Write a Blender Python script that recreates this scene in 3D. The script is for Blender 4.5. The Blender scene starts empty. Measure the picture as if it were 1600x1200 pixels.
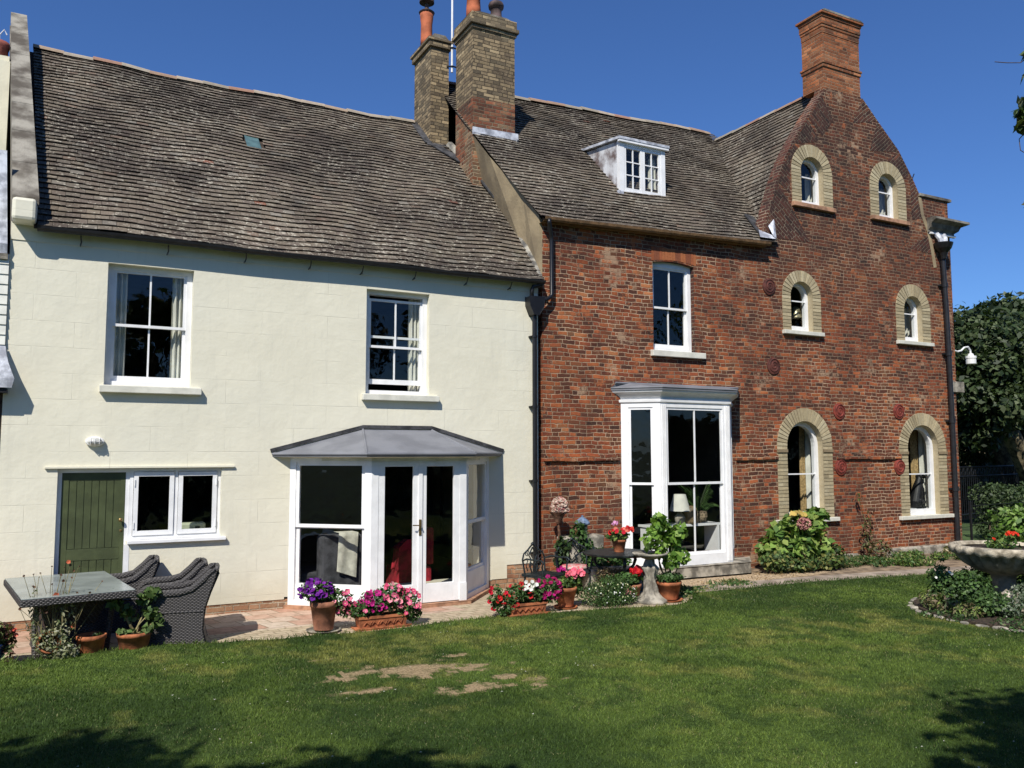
import bpy, math, random
import numpy as np
from mathutils import Vector, Matrix
from mathutils.geometry import tessellate_polygon
rnd = random.Random(7)
nr = np.random.default_rng(11)
PI = math.pi
R = math.radians
sc = bpy.context.scene
C = sc.collection

# ------------------------------------------------------------------ camera, sky, sun
yaw, pit, rol = R(27.91), R(4.73), R(-0.067)
fw = Vector((math.sin(yaw)*math.cos(pit), math.cos(yaw)*math.cos(pit), math.sin(pit)))
r0 = Vector((math.cos(yaw), -math.sin(yaw), 0))
u0 = r0.cross(fw)
rt = r0*math.cos(rol)+u0*math.sin(rol)
up = u0*math.cos(rol)-r0*math.sin(rol)
cam_d = bpy.data.cameras.new('camera')
cam = bpy.data.objects.new('camera', cam_d)
C.objects.link(cam)
M = Matrix.Identity(4)
for i in range(3):
    M[i][0] = rt[i]; M[i][1] = up[i]; M[i][2] = -fw[i]
M[0][3], M[1][3], M[2][3] = 0.0, -11.8636, 2.15
cam.matrix_world = M
cam_d.sensor_width = 36
cam_d.lens = 1300/1600*36
cam_d.clip_start = 0.05
cam_d.clip_end = 3000
sc.camera = cam

SUN = Vector((0.615, 0.635, -0.905)).normalized()     # way the light travels
w = bpy.data.worlds.new('World')
sc.world = w
w.use_nodes = True
nt = w.node_tree
bg = nt.nodes['Background']
sky = nt.nodes.new('ShaderNodeTexSky')
sky.sky_type = 'NISHITA'
sky.sun_disc = False
sky.sun_elevation = math.asin(-SUN.z)
sky.sun_rotation = math.atan2(-SUN.x, -SUN.y) % (2*PI)
sky.air_density = 1.0
sky.dust_density = 0.3
sky.ozone_density = 4.0
gain = nt.nodes.new('ShaderNodeMixRGB'); gain.blend_type = 'MULTIPLY'; gain.inputs[0].default_value = 1
gain.inputs[2].default_value = (.52, .76, 1.13, 1)          # clear, deep blue summer air
nt.links.new(sky.outputs[0], gain.inputs[1]); nt.links.new(gain.outputs[0], bg.inputs[0])
bg.inputs[1].default_value = 0.08
sd = bpy.data.lights.new('sun', 'SUN')
sd.energy = 4.2
sd.angle = R(0.5)
sd.color = (1.0, 0.95, 0.87)
sun = bpy.data.objects.new('sun', sd)
C.objects.link(sun)
sun.rotation_euler = SUN.to_track_quat('-Z', 'Y').to_euler()
sun.location = (-10, -15, 20)
sc.view_settings.view_transform = 'Standard'
sc.view_settings.look = 'None'
sc.view_settings.exposure = 0.42
sc.view_settings.gamma = 1.0

# ------------------------------------------------------------------ node helpers
def mat(name):
    m = bpy.data.materials.new(name)
    m.use_nodes = True
    return m, m.node_tree, m.node_tree.nodes['Principled BSDF']

class NT:
    def __init__(s, nt): s.nt = nt
    def n(s, t, **k):
        o = s.nt.nodes.new('ShaderNode'+t)
        for a, b in k.items(): setattr(o, a, b)
        return o
    def setin(s, o, i, v):
        if v is None: return
        if isinstance(v, bpy.types.NodeSocket): s.nt.links.new(v, o.inputs[i])
        else: o.inputs[i].default_value = v
    def m(s, op, a, b=None, c=None):
        o = s.n('Math', operation=op)
        s.setin(o, 0, a); s.setin(o, 1, b); s.setin(o, 2, c)
        return o.outputs[0]
    def mix(s, f, a, b, mode='MIX'):
        o = s.n('MixRGB', blend_type=mode)
        s.setin(o, 0, f)
        s.setin(o, 1, a if isinstance(a, bpy.types.NodeSocket) else (*a[:3], 1))
        s.setin(o, 2, b if isinstance(b, bpy.types.NodeSocket) else (*b[:3], 1))
        return o.outputs[0]
    def noise(s, vec, scale, detail=3, rough=.55, col=False):
        o = s.n('TexNoise')
        s.setin(o, 'Vector', vec)
        o.inputs['Scale'].default_value = scale
        o.inputs['Detail'].default_value = detail
        o.inputs['Roughness'].default_value = rough
        return o.outputs[1 if col else 0]
    def ramp(s, f, pts, interp='LINEAR'):
        o = s.n('ValToRGB')
        cr = o.color_ramp
        cr.interpolation = interp
        while len(cr.elements) < len(pts): cr.elements.new(0.5)
        for e, (p, c) in zip(cr.elements, pts):
            e.position = p
            e.color = (*c, 1) if len(c) == 3 else c
        s.setin(o, 0, f)
        return o.outputs[0]
    def step(s, f, lo, hi):
        o = s.n('MapRange')
        o.interpolation_type = 'SMOOTHSTEP'
        s.setin(o, 0, f)
        o.inputs[1].default_value = lo; o.inputs[2].default_value = hi
        return o.outputs[0]
    def pos(s): return s.n('NewGeometry').outputs['Position']
    def objc(s): return s.n('TexCoord').outputs['Object']
    def bump(s, h, bsdf, strength=.5, dist=.01):
        o = s.n('Bump')
        o.inputs['Strength'].default_value = strength
        o.inputs['Distance'].default_value = dist
        s.setin(o, 'Height', h)
        s.nt.links.new(o.outputs[0], bsdf.inputs['Normal'])
        return o

def simple(name, col, rough=.6, var=.15, vscale=4, bump=0, bscale=60, metal=0, spec=.4, col2=None, use_tint=False):
    m, nt, b = mat(name)
    t = NT(nt)
    p = t.pos()
    n = t.noise(p, vscale, 5)
    c2 = col2 if col2 else tuple(x*(1-2.5*var) for x in col)
    c1 = tuple(min(1, x*(1+var)) for x in col)
    c = t.mix(t.step(n, .35, .65), c2, c1)
    if use_tint:
        a = t.n('Attribute', attribute_name='tint')
        c = t.mix(1, c, a.outputs[0], 'MULTIPLY')
    nt.links.new(c, b.inputs['Base Color'])
    b.inputs['Roughness'].default_value = rough
    b.inputs['Metallic'].default_value = metal
    b.inputs['Specular IOR Level'].default_value = spec
    if bump:
        t.bump(t.noise(p, bscale, 4), b, bump, .01)
    return m

def brick(name, pal, mortar, h=.0705, period=.345, joint=.006, soot=(.03, .022, .02), soot_z=None, rot=0, wob=.012, seed=0, soot_amt=.6, bumpd=.012, light=None):
    """hand-made brickwork in Flemish bond: every brick gets a colour of its own"""
    m, nt, b = mat(name)
    t = NT(nt)
    g = t.n('NewGeometry')
    P = g.outputs['Position']
    wn = t.noise(P, 2.2, 3, .6, col=True)
    wn2 = t.noise(P, 17, 2, .5, col=True)
    s1 = t.n('SeparateXYZ'); nt.links.new(P, s1.inputs[0])
    sN = t.n('SeparateXYZ'); nt.links.new(g.outputs['True Normal'], sN.inputs[0])
    sw = t.n('SeparateXYZ'); nt.links.new(wn, sw.inputs[0])
    sw2 = t.n('SeparateXYZ'); nt.links.new(wn2, sw2.inputs[0])
    side = t.m('GREATER_THAN', t.m('ABSOLUTE', sN.outputs[0]), .6)
    U = t.m('ADD', t.m('MULTIPLY', s1.outputs[0], t.m('SUBTRACT', 1, side)), t.m('MULTIPLY', s1.outputs[1], side))
    Z = s1.outputs[2]
    if rot:
        cr, sr = math.cos(rot), math.sin(rot)
        U2 = t.m('ADD', t.m('MULTIPLY', U, cr), t.m('MULTIPLY', Z, sr))
        Z = t.m('SUBTRACT', t.m('MULTIPLY', Z, cr), t.m('MULTIPLY', U, sr))
        U = U2
    U = t.m('ADD', U, t.m('MULTIPLY', t.m('SUBTRACT', sw.outputs[0], .5), wob*4))
    U = t.m('ADD', U, t.m('MULTIPLY', t.m('SUBTRACT', sw2.outputs[0], .5), .012))
    Z = t.m('ADD', Z, t.m('MULTIPLY', t.m('SUBTRACT', sw.outputs[1], .5), wob*5))
    Z = t.m('ADD', Z, t.m('MULTIPLY', t.m('SUBTRACT', sw2.outputs[1], .5), .010))
    Z = t.m('ADD', Z, 20)
    U = t.m('ADD', U, 40)
    zz = t.m('DIVIDE', Z, h)
    row = t.m('FLOOR', zz)
    rf = t.m('SUBTRACT', zz, row)
    w1 = t.n('TexWhiteNoise', noise_dimensions='1D'); t.setin(w1, 'W', t.m('ADD', row, .31+seed))
    shift = t.m('ADD', t.m('MULTIPLY', t.m('MODULO', row, 2), .5), t.m('MULTIPLY', w1.outputs[0], .42))
    uu = t.m('ADD', t.m('DIVIDE', U, period), shift)
    col = t.m('FLOOR', uu)
    f = t.m('SUBTRACT', uu, col)
    w2 = t.n('TexWhiteNoise', noise_dimensions='2D'); cm2 = t.n('CombineXYZ'); t.setin(cm2, 0, col); t.setin(cm2, 1, row); nt.links.new(cm2.outputs[0], w2.inputs['Vector'])
    th = t.m('ADD', .58, t.m('MULTIPLY', w2.outputs[0], .16))
    ith = t.m('SUBTRACT', 1, th)
    head = t.m('GREATER_THAN', f, th)
    nh = t.m('SUBTRACT', 1, head)
    f2 = t.m('ADD', t.m('MULTIPLY', t.m('DIVIDE', f, th), nh), t.m('MULTIPLY', t.m('DIVIDE', t.m('SUBTRACT', f, th), ith), head))
    wid = t.m('MULTIPLY', period, t.m('ADD', t.m('MULTIPLY', th, nh), t.m('MULTIPLY', ith, head)))
    du = t.m('MULTIPLY', t.m('MINIMUM', f2, t.m('SUBTRACT', 1, f2)), wid)
    dz = t.m('MULTIPLY', t.m('MINIMUM', rf, t.m('SUBTRACT', 1, rf)), h)
    fine = t.noise(P, 55, 3, .6)
    worn = t.noise(P, 6, 3, .6)
    d = t.m('ADD', t.m('MINIMUM', du, dz), t.m('ADD', t.m('MULTIPLY', t.m('SUBTRACT', fine, .5), .011), t.m('MULTIPLY', t.m('SUBTRACT', worn, .5), .014)))
    isb = t.step(d, joint-.003, joint+.003)
    cmb = t.n('CombineXYZ')
    t.setin(cmb, 0, t.m('ADD', col, t.m('MULTIPLY', head, .5))); t.setin(cmb, 1, row); cmb.inputs[2].default_value = seed+.5
    wv = t.n('TexWhiteNoise', noise_dimensions='3D'); nt.links.new(cmb.outputs[0], wv.inputs['Vector'])
    sr_ = t.n('SeparateXYZ'); nt.links.new(wv.outputs['Color'], sr_.inputs[0])
    big = t.noise(P, .55, 4, .6)
    mid = t.noise(P, 1.6, 4, .65)
    k = t.m('ADD', t.m('MULTIPLY', sr_.outputs[0], .58), t.m('ADD', t.m('MULTIPLY', t.m('SUBTRACT', mid, .5), 2.0), t.m('ADD', .20, t.m('MULTIPLY', t.m('SUBTRACT', big, .5), 1.2))))
    n = len(pal)
    bc = t.ramp(k, [(i/(n-1), c) for i, c in enumerate(pal)])
    v = t.m('ADD', .72, t.m('MULTIPLY', sr_.outputs[1], .5))
    hsv = t.n('HueSaturation'); t.setin(hsv, 'Value', v); nt.links.new(bc, hsv.inputs['Color'])
    bc = t.mix(t.m('MULTIPLY', t.step(fine, .5, .75), .35), hsv.outputs[0], tuple(x*.45 for x in pal[n//2]))
    bc = t.mix(t.m('MULTIPLY', t.step(t.noise(P, 14, 4, .7), .5, .72), .4), bc, pal[-1])
    so = t.m('MULTIPLY', t.step(t.m('ADD', t.m('ADD', t.m('MULTIPLY', mid, .5), t.m('MULTIPLY', big, .5)), t.m('MULTIPLY', t.m('SUBTRACT', sr_.outputs[2], .5), .30)), .45, .60), .9)
    if soot_z:
        zn = t.m('MULTIPLY', t.step(t.m('ADD', s1.outputs[2], t.m('MULTIPLY', t.m('SUBTRACT', big, .5), 5)), soot_z[0], soot_z[1]), t.step(s1.outputs[0], 9.5, 12.5))
        so = t.m('MAXIMUM', so, t.m('MULTIPLY', zn, t.m('ADD', .62, t.m('MULTIPLY', sr_.outputs[2], .55))))
    bc = t.mix(t.m('MULTIPLY', so, soot_amt), bc, soot)
    if light:
        li = t.step(t.noise(P, 1.0, 6, .78), .555, .64)
        bc = t.mix(t.m('MULTIPLY', li, t.m('MULTIPLY', t.m('GREATER_THAN', sr_.outputs[1], .3), .8)), bc, light)
        sp = t.step(t.noise(P, 1.9, 6, .8), .575, .63)
        bc = t.mix(t.m('MULTIPLY', sp, .75), bc, (.40, .13, .05))
        isb = t.m('MAXIMUM', isb, t.m('MULTIPLY', t.m('MAXIMUM', t.m('MULTIPLY', sp, .8), t.m('MULTIPLY', li, .5)), 1))
    mo = t.mix(t.step(t.m('ADD', big, t.m('MULTIPLY', t.m('SUBTRACT', mid, .5), .5)), .4, .66), tuple(x*.42 for x in mortar), mortar)
    mo = t.mix(t.m('MULTIPLY', t.step(fine, .45, .7), .5), mo, tuple(x*.5 for x in mortar))
    if soot_z:
        mo = t.mix(t.m('MULTIPLY', zn, .45), mo, tuple(x*.35 for x in mortar))
    c = t.mix(isb, mo, bc)
    nt.links.new(c, b.inputs['Base Color'])
    b.inputs['Roughness'].default_value = .9
    b.inputs['Specular IOR Level'].default_value = .2
    hgt = t.m('ADD', t.m('MULTIPLY', isb, t.m('ADD', .6, t.m('MULTIPLY', sr_.outputs[1], .5))), t.m('MULTIPLY', fine, .55))
    t.bump(hgt, b, .9, bumpd)
    return m

RED = [(.055, .028, .021), (.120, .040, .024), (.205, .055, .027), (.285, .078, .031), (.37, .112, .040), (.43, .175, .072)]
DARKRED = [(.035, .022, .019), (.06, .027, .022), (.09, .034, .026), (.115, .040, .028), (.16, .055, .032), (.22, .085, .045)]
ORG = [(.10, .045, .026), (.24, .085, .036), (.34, .115, .046), (.41, .155, .064), (.44, .20, .095)]
BUFF = [(.12, .09, .058), (.23, .172, .10), (.30, .225, .13), (.36, .275, .16), (.41, .32, .19)]
MIXB = [(.07, .04, .028), (.16, .06, .035), (.24, .085, .045), (.28, .15, .08), (.24, .19, .12), (.30, .11, .05)]
m_brick = brick('old_red_brick', RED, (.52, .36, .235), soot_z=(3.4, 6.6), light=(.38, .26, .165), wob=.017, soot_amt=.78, soot=(.044, .028, .022))
m_brick_side = brick('red_brick_return', DARKRED, (.42, .33, .23), seed=3)
m_chim_buff = brick('buff_brick_sooty', BUFF, (.16, .125, .085), seed=5, soot=(.05, .045, .035), soot_amt=.75, period=.34, wob=.008)
m_chim_mix = brick('chimney_red_brick', MIXB, (.36, .29, .19), seed=6, soot_amt=.5, wob=.008)
m_chim_org = brick('orange_brick', ORG, (.36, .24, .15), seed=8, wob=.006, soot_amt=.5)
m_plinth = brick('plinth_brick', [(.2, .10, .06), (.36, .18, .10), (.40, .23, .13), (.44, .30, .19)], (.5, .42, .31), seed=9, wob=.006, soot_amt=.2)
m_tumL = brick('tumbled_brick_left', DARKRED, (.33, .27, .19), rot=R(-38), seed=12, soot_z=(6, 7.2), joint=.005)
m_tumR = brick('tumbled_brick_right', DARKRED, (.33, .27, .19), rot=R(38), seed=13, soot_z=(6, 7.2), joint=.005)
m_wallbuff = brick('garden_wall_buff', BUFF, (.4, .33, .22), seed=15, soot_amt=.2)

# ------------------------------------------------------------------ mesh builder
def origin(o):
    v = Vector((0, 0, 0))
    while o is not None:
        v += o.location; o = o.parent
    return v

class MB:
    def __init__(s): s.v = []; s.f = []; s.mi = []; s.c = []; s.usecol = False
    def add(s, vs, fs, mi=0, col=None):
        n = len(s.v)
        s.v.extend([tuple(a) for a in vs])
        for f in fs:
            s.f.append(tuple(i+n for i in f)); s.mi.append(mi); s.c.append(col)
        if col is not None: s.usecol = True
        return s
    def box(s, x0, x1, y0, y1, z0, z1, mi=0, col=None):
        return s.add([(x0, y0, z0), (x1, y0, z0), (x1, y1, z0), (x0, y1, z0), (x0, y0, z1), (x1, y0, z1), (x1, y1, z1), (x0, y1, z1)],
                     [(0, 3, 2, 1), (4, 5, 6, 7), (0, 1, 5, 4), (1, 2, 6, 5), (2, 3, 7, 6), (3, 0, 4, 7)], mi, col)
    def beam(s, a, b, wd, dp, upv=(0, 0, 1), mi=0, col=None):
        a = Vector(a); b = Vector(b); d = (b-a).normalized(); r = d.cross(Vector(upv)).normalized(); u = r.cross(d)
        vs = [p+r*i*wd/2+u*j*dp/2 for p in (a, b) for i, j in ((-1, -1), (1, -1), (1, 1), (-1, 1))]
        return s.add(vs, [(0, 1, 2, 3), (7, 6, 5, 4), (0, 4, 5, 1), (1, 5, 6, 2), (2, 6, 7, 3), (3, 7, 4, 0)], mi, col)
    def tube(s, pts, r, n=8, mi=0, col=None, cap=True):
        pts = [Vector(p) for p in pts]
        rs = r if hasattr(r, '__len__') else [r]*len(pts)
        vs = []; fs = []
        pr = None
        for i, p in enumerate(pts):
            d = (pts[min(i+1, len(pts)-1)]-pts[max(i-1, 0)]).normalized()
            a = (pr - d*pr.dot(d)) if pr is not None else (Vector((0, 0, 1)) if abs(d.z) < .9 else Vector((1, 0, 0))).cross(d)
            a.normalize(); pr = a
            b2 = d.cross(a)
            for k in range(n):
                t = 2*PI*k/n
                vs.append(p+(a*math.cos(t)+b2*math.sin(t))*rs[i])
        for i in range(len(pts)-1):
            for k in range(n):
                fs.append((i*n+k, i*n+(k+1) % n, (i+1)*n+(k+1) % n, (i+1)*n+k))
        if cap:
            fs.append(tuple(range(n-1, -1, -1))); fs.append(tuple((len(pts)-1)*n+k for k in range(n)))
        return s.add(vs, fs, mi, col)
    def lathe(s, c, prof, n=20, mi=0, col=None, sx=1, sy=1, wave=None):
        vs = []; fs = []
        for r, z in prof:
            for k in range(n):
                t = 2*PI*k/n
                rr = r*(1 if wave is None else wave(t, z))
                vs.append((c[0]+rr*math.cos(t)*sx, c[1]+rr*math.sin(t)*sy, c[2]+z))
        for i in range(len(prof)-1):
            for k in range(n):
                fs.append((i*n+k, i*n+(k+1) % n, (i+1)*n+(k+1) % n, (i+1)*n+k))
        fs.append(tuple(range(n-1, -1, -1))); fs.append(tuple((len(prof)-1)*n+k for k in range(n)))
        return s.add(vs, fs, mi, col)
    def prism(s, poly, y0, y1, mi=0, col=None, axis='y'):
        """polygon in XZ extruded along Y (axis y), in XY along Z (axis z), or in YZ along X (axis x)"""
        def P(a, b, t): return (a, t, b) if axis == 'y' else ((a, b, t) if axis == 'z' else (t, a, b))
        n = len(poly)
        tri = tessellate_polygon([[Vector((a, b, 0)) for a, b in poly]])
        vs = [P(a, b, y0) for a, b in poly]+[P(a, b, y1) for a, b in poly]
        fs = [tuple(t) for t in tri]+[tuple(i+n for i in reversed(t)) for t in tri]
        fs += [(i, (i+1) % n, n+(i+1) % n, n+i) for i in range(n)]
        return s.add(vs, fs, mi, col)
    def ring(s, A, B, y0, y1, mi=0, col=None, closed=False):
        """band between two matched outlines A (outer) and B (inner) in XZ, from y0 to y1"""
        n = len(A)
        vs = [(a, y0, b) for a, b in A]+[(a, y0, b) for a, b in B]+[(a, y1, b) for a, b in A]+[(a, y1, b) for a, b in B]
        fs = []
        for i in range(n if closed else n-1):
            j = (i+1) % n
            fs += [(i, j, n+j, n+i), (2*n+j, 2*n+i, 3*n+i, 3*n+j), (i, 2*n+i, 2*n+j, j), (n+j, 3*n+j, 3*n+i, n+i)]
        if not closed:
            fs += [(0, n, 3*n, 2*n), (n-1, 3*n-1, 4*n-1, 2*n-1)]
        return s.add(vs, fs, mi, col)
    def build(s, name, mats, parent=None, smooth=False, local=False, bevel=0):
        me = bpy.data.meshes.new(name)
        off = Vector((0, 0, 0)) if (parent is None or local) else origin(parent)
        V = np.array(s.v, dtype=float)-np.array(off)
        me.from_pydata(V.tolist(), [], s.f)
        mats = mats if isinstance(mats, (list, tuple)) else [mats]
        for m in mats: me.materials.append(m)
        if len(mats) > 1: me.polygons.foreach_set('material_index', s.mi)
        if s.usecol:
            ca = me.color_attributes.new('tint', 'FLOAT_COLOR', 'CORNER')
            arr = []
            for f, c in zip(s.f, s.c):
                c = c or (1, 1, 1)
                arr += [c[0], c[1], c[2], 1.0]*len(f)
            ca.data.foreach_set('color', arr)
        if smooth: me.polygons.foreach_set('use_smooth', [True]*len(me.polygons))
        me.update()
        o = bpy.data.objects.new(name, me)
        C.objects.link(o)
        o.parent = parent
        if smooth == 'auto' or bevel:
            pass
        if bevel:
            b = o.modifiers.new('bevel', 'BEVEL'); b.width = bevel; b.segments = 2; b.limit_method = 'ANGLE'
        return o

def thing(name, label, cat, loc=(0, 0, 0), rz=0, group=None):
    o = bpy.data.objects.new(name, None)
    C.objects.link(o)
    o.location = loc; o.rotation_euler = (0, 0, rz)
    return tag(o, label, cat, group)
def tag(o, label, cat, group=None):
    o['label'] = label; o['category'] = cat
    if group: o['group'] = group
    return o
def struct(o, kind='structure'):
    o['kind'] = kind; return o
def copy_tree(o, parent=None):
    c = o.copy(); C.objects.link(c); c.parent = parent
    for ch in list(o.children): copy_tree(ch, c)
    return c
def arch(x0, x1, z0, zt, n=20, inset=0):
    x0 += inset; x1 -= inset; zt -= inset; z0 += inset
    r = (x1-x0)/2; cx = (x0+x1)/2; zc = zt-r
    return [(x0, z0)]+[(cx-r*math.cos(PI*i/n), zc+r*math.sin(PI*i/n)) for i in range(n+1)]+[(x1, z0)]
def big_mesh(name, V, F, cols, m, parent=None):
    """fast mesh from numpy: V (n,3), F (k,3 or 4), one colour per face"""
    me = bpy.data.meshes.new(name)
    off = np.array(origin(parent)) if parent is not None else np.zeros(3)
    k = F.shape[1]
    me.vertices.add(len(V)); me.vertices.foreach_set('co', (V-off).astype(np.float32).ravel())
    me.loops.add(F.size); me.loops.foreach_set('vertex_index', F.astype(np.int32).ravel())
    me.polygons.add(len(F)); me.polygons.foreach_set('loop_start', np.arange(0, F.size, k, dtype=np.int32))
    if cols is not None:
        ca = me.color_attributes.new('tint', 'FLOAT_COLOR', 'CORNER')
        cc = np.ones((len(F), k, 4), np.float32); cc[:, :, :3] = cols[:, None, :]
        ca.data.foreach_set('color', cc.ravel())
    me.update(calc_edges=True)
    me.materials.append(m)
    o = bpy.data.objects.new(name, me)
    C.objects.link(o)
    o.parent = parent
    return o
def vnoise(x, y, s, seed=0):
    x = np.asarray(x)*s+100.3*(seed+1); y = np.asarray(y)*s+57.7*(seed+1)
    xi = np.floor(x).astype(int); yi = np.floor(y).astype(int)
    fx = x-xi; fy = y-yi; fx = fx*fx*(3-2*fx); fy = fy*fy*(3-2*fy)
    def h(a, b):
        q = (a*374761393+b*668265263+seed*1442695) & 0x7fffffff
        q = ((q ^ (q >> 13))*1274126177) & 0x7fffffff
        return ((q ^ (q >> 16)) & 0xffff)/65535.
    return (h(xi, yi)*(1-fx)+h(xi+1, yi)*fx)*(1-fy)+(h(xi, yi+1)*(1-fx)+h(xi+1, yi+1)*fx)*fy
def fbm(x, y, s, seed=0, o=4):
    a = 0; k = .5; t = 0
    for i in range(o):
        a = a+k*vnoise(x, y, s*2**i, seed+i*7); t += k; k *= .55
    return a/t

# ------------------------------------------------------------------ other materials
def m_cream():
    m, nt, b = mat('cream_render')
    t = NT(nt); P = t.pos()
    s = t.n('SeparateXYZ'); nt.links.new(P, s.inputs[0])
    zz = t.m('DIVIDE', t.m('ADD', s.outputs[2], 9.93), .327)
    row = t.m('FLOOR', zz); rf = t.m('SUBTRACT', zz, row)
    uu = t.m('ADD', t.m('DIVIDE', t.m('ADD', s.outputs[0], 20), .93), t.m('MULTIPLY', t.m('MODULO', row, 2), .5))
    f = t.m('FRACT', uu)
    du = t.m('MULTIPLY', t.m('MINIMUM', f, t.m('SUBTRACT', 1, f)), .93)
    dz = t.m('MULTIPLY', t.m('MINIMUM', rf, t.m('SUBTRACT', 1, rf)), .327)
    n1 = t.noise(P, 1.3, 5, .65)
    line = t.m('SUBTRACT', 1, t.step(t.m('MINIMUM', du, dz), .001, .0045))
    line = t.m('MULTIPLY', line, t.step(n1, .42, .62))
    c = t.mix(t.step(n1, .3, .7), (.70, .665, .525), (.75, .715, .57))
    c = t.mix(t.m('MULTIPLY', t.step(t.noise(P, .45, 3), .4, .7), .5), c, (.655, .645, .54))
    # rain streaks and green tinge low down
    c = t.mix(t.m('MULTIPLY', line, .26), c, (.36, .34, .27))
    n2 = t.noise(P, 9, 4, .6)
    c = t.mix(t.m('MULTIPLY', t.step(n2, .68, .78), .25), c, (.40, .40, .34))
    mp = t.n('Mapping'); mp.inputs['Scale'].default_value = (6, 6, .5); nt.links.new(P, mp.inputs[0])
    st = t.noise(mp.outputs[0], 1.4, 5, .7)
    c = t.mix(t.m('MULTIPLY', t.step(st, .52, .75), .28), c, (.54, .52, .43))
    lowz = t.m('SUBTRACT', 1, t.step(t.m('ADD', s.outputs[2], t.m('MULTIPLY', t.m('SUBTRACT', n1, .5), .8)), .15, .75))
    c = t.mix(t.m('MULTIPLY', lowz, .35), c, (.44, .40, .29))
    cr = t.n('TexVoronoi', feature='DISTANCE_TO_EDGE'); cr.inputs['Scale'].default_value = .8; nt.links.new(t.noise(P, 1.5, 5, .6, col=True), cr.inputs['Vector'])
    ck_ = t.m('MULTIPLY', t.m('SUBTRACT', 1, t.step(cr.outputs[0], .0, .004)), t.step(st, .5, .6))
    c = t.mix(t.m('MULTIPLY', ck_, .35), c, (.40, .38, .30))
    nt.links.new(c, b.inputs['Base Color'])
    b.inputs['Roughness'].default_value = .75
    b.inputs['Specular IOR Level'].default_value = .25
    h = t.m('ADD', t.m('MULTIPLY', n1, 1.6), t.m('SUBTRACT', t.m('MULTIPLY', n2, .22), t.m('MULTIPLY', line, .25)))
    t.bump(h, b, .55, .02)
    return m
m_render = m_cream()
m_white = simple('white_paint', (.80, .80, .79), .4, .03, 5, .1, 30)
m_sill = simple('sill_paint', (.66, .645, .55), .6, .06, 5, .2, 40)
m_stone = simple('weathered_stone', (.33, .30, .24), .9, .25, 6, .7, 45)
m_coping = simple('lichened_coping', (.24, .22, .18), .9, .2, 2.2, .8, 40, col2=(.075, .065, .052))
m_parapet = simple('parapet_render', (.27, .25, .205), .9, .15, 2.6, .8, 40, col2=(.085, .072, .055))
m_sillbrick = simple('tile_sill', (.40, .22, .13), .9, .15, 8, .4, 60)
m_black = simple('black_iron_paint', (.012, .012, .013), .35, .1, 9, .1, 60)
m_gutter = simple('black_gutter', (.018, .018, .02), .4, .1, 9)
m_brown = simple('brown_gutter', (.21, .12, .055), .6, .15, 9, .2, 40)
m_lead = simple('lead_sheet', (.17, .175, .19), .6, .14, 2.2, .3, 22, col2=(.14, .145, .16))
m_leadl = simple('bright_lead', (.50, .52, .56), .55, .2, 7, .3, 22, col2=(.24, .25, .28))
m_flash = simple('dark_flashing', (.055, .055, .058), .8, .25, 7, .3, 30)
m_green = simple('green_door_paint', (.066, .082, .034), .5, .1, 4, .15, 60)
m_brass = simple('brass', (.32, .22, .09), .35, .1, 20, 0, 60, metal=.8)
m_rend2 = simple('old_tan_render', (.33, .26, .155), .9, .12, 1.8, .6, 18, col2=(.23, .18, .11))
m_terra = simple('terracotta', (.40, .135, .055), .8, .18, 9, .3, 60)
m_terra2 = simple('terracotta_faded', (.36, .15, .085), .85, .2, 7, .3, 50)
m_pink = simple('faded_terracotta_glaze', (.33, .10, .07), .7, .15, 7, .2, 50)
m_soil = simple('soil', (.055, .038, .024), .95, .3, 30, .8, 80)
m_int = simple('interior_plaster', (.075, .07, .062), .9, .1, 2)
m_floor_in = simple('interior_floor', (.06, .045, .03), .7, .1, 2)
m_curt = simple('curtain_linen', (.66, .65, .57), .9, .06, 3)
m_ctan = simple('curtain_gold', (.42, .29, .13), .9, .15, 25)
m_rust = simple('rusty_iron', (.17, .085, .05), .9, .25, 14, .4, 60)
m_spiral = simple('oxide_red_iron', (.22, .045, .03), .6, .18, 14, .3, 60)
m_spiral_d = simple('dark_oxide_iron', (.11, .035, .025), .7, .18, 14, .3, 60)
m_tealiron = simple('dark_green_iron', (.016, .024, .026), .45, .25, 12, .2, 50)
m_whitel = simple('white_enamel', (.78, .78, .76), .35, .03, 9)
m_neigh = simple('neighbour_render', (.70, .66, .50), .8, .05, 2, .2, 30)
m_clap = simple('white_boarding', (.72, .72, .64), .6, .05, 5)
m_darkw = simple('dark_timber', (.05, .035, .025), .9, .3, 8, .4, 30)
m_blueg = simple('blue_glaze', (.02, .05, .16), .25, .2, 9)
m_trunk = simple('bark', (.12, .085, .055), .95, .3, 7, 1, 25)
m_trunkl = simple('mossy_bark', (.17, .14, .08), .95, .3, 7, 1, 25)
m_black2 = simple('matt_black', (.008, .008, .009), .5, .1, 9)
m_redcloth = simple('red_cloth', (.30, .012, .025), .9, .2, 8)
m_grey = simple('grey_upholstery', (.06, .06, .065), .9, .2, 8)
m_sheer = simple('throw_wool', (.52, .50, .41), .95, .1, 10, .5, 50)

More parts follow.
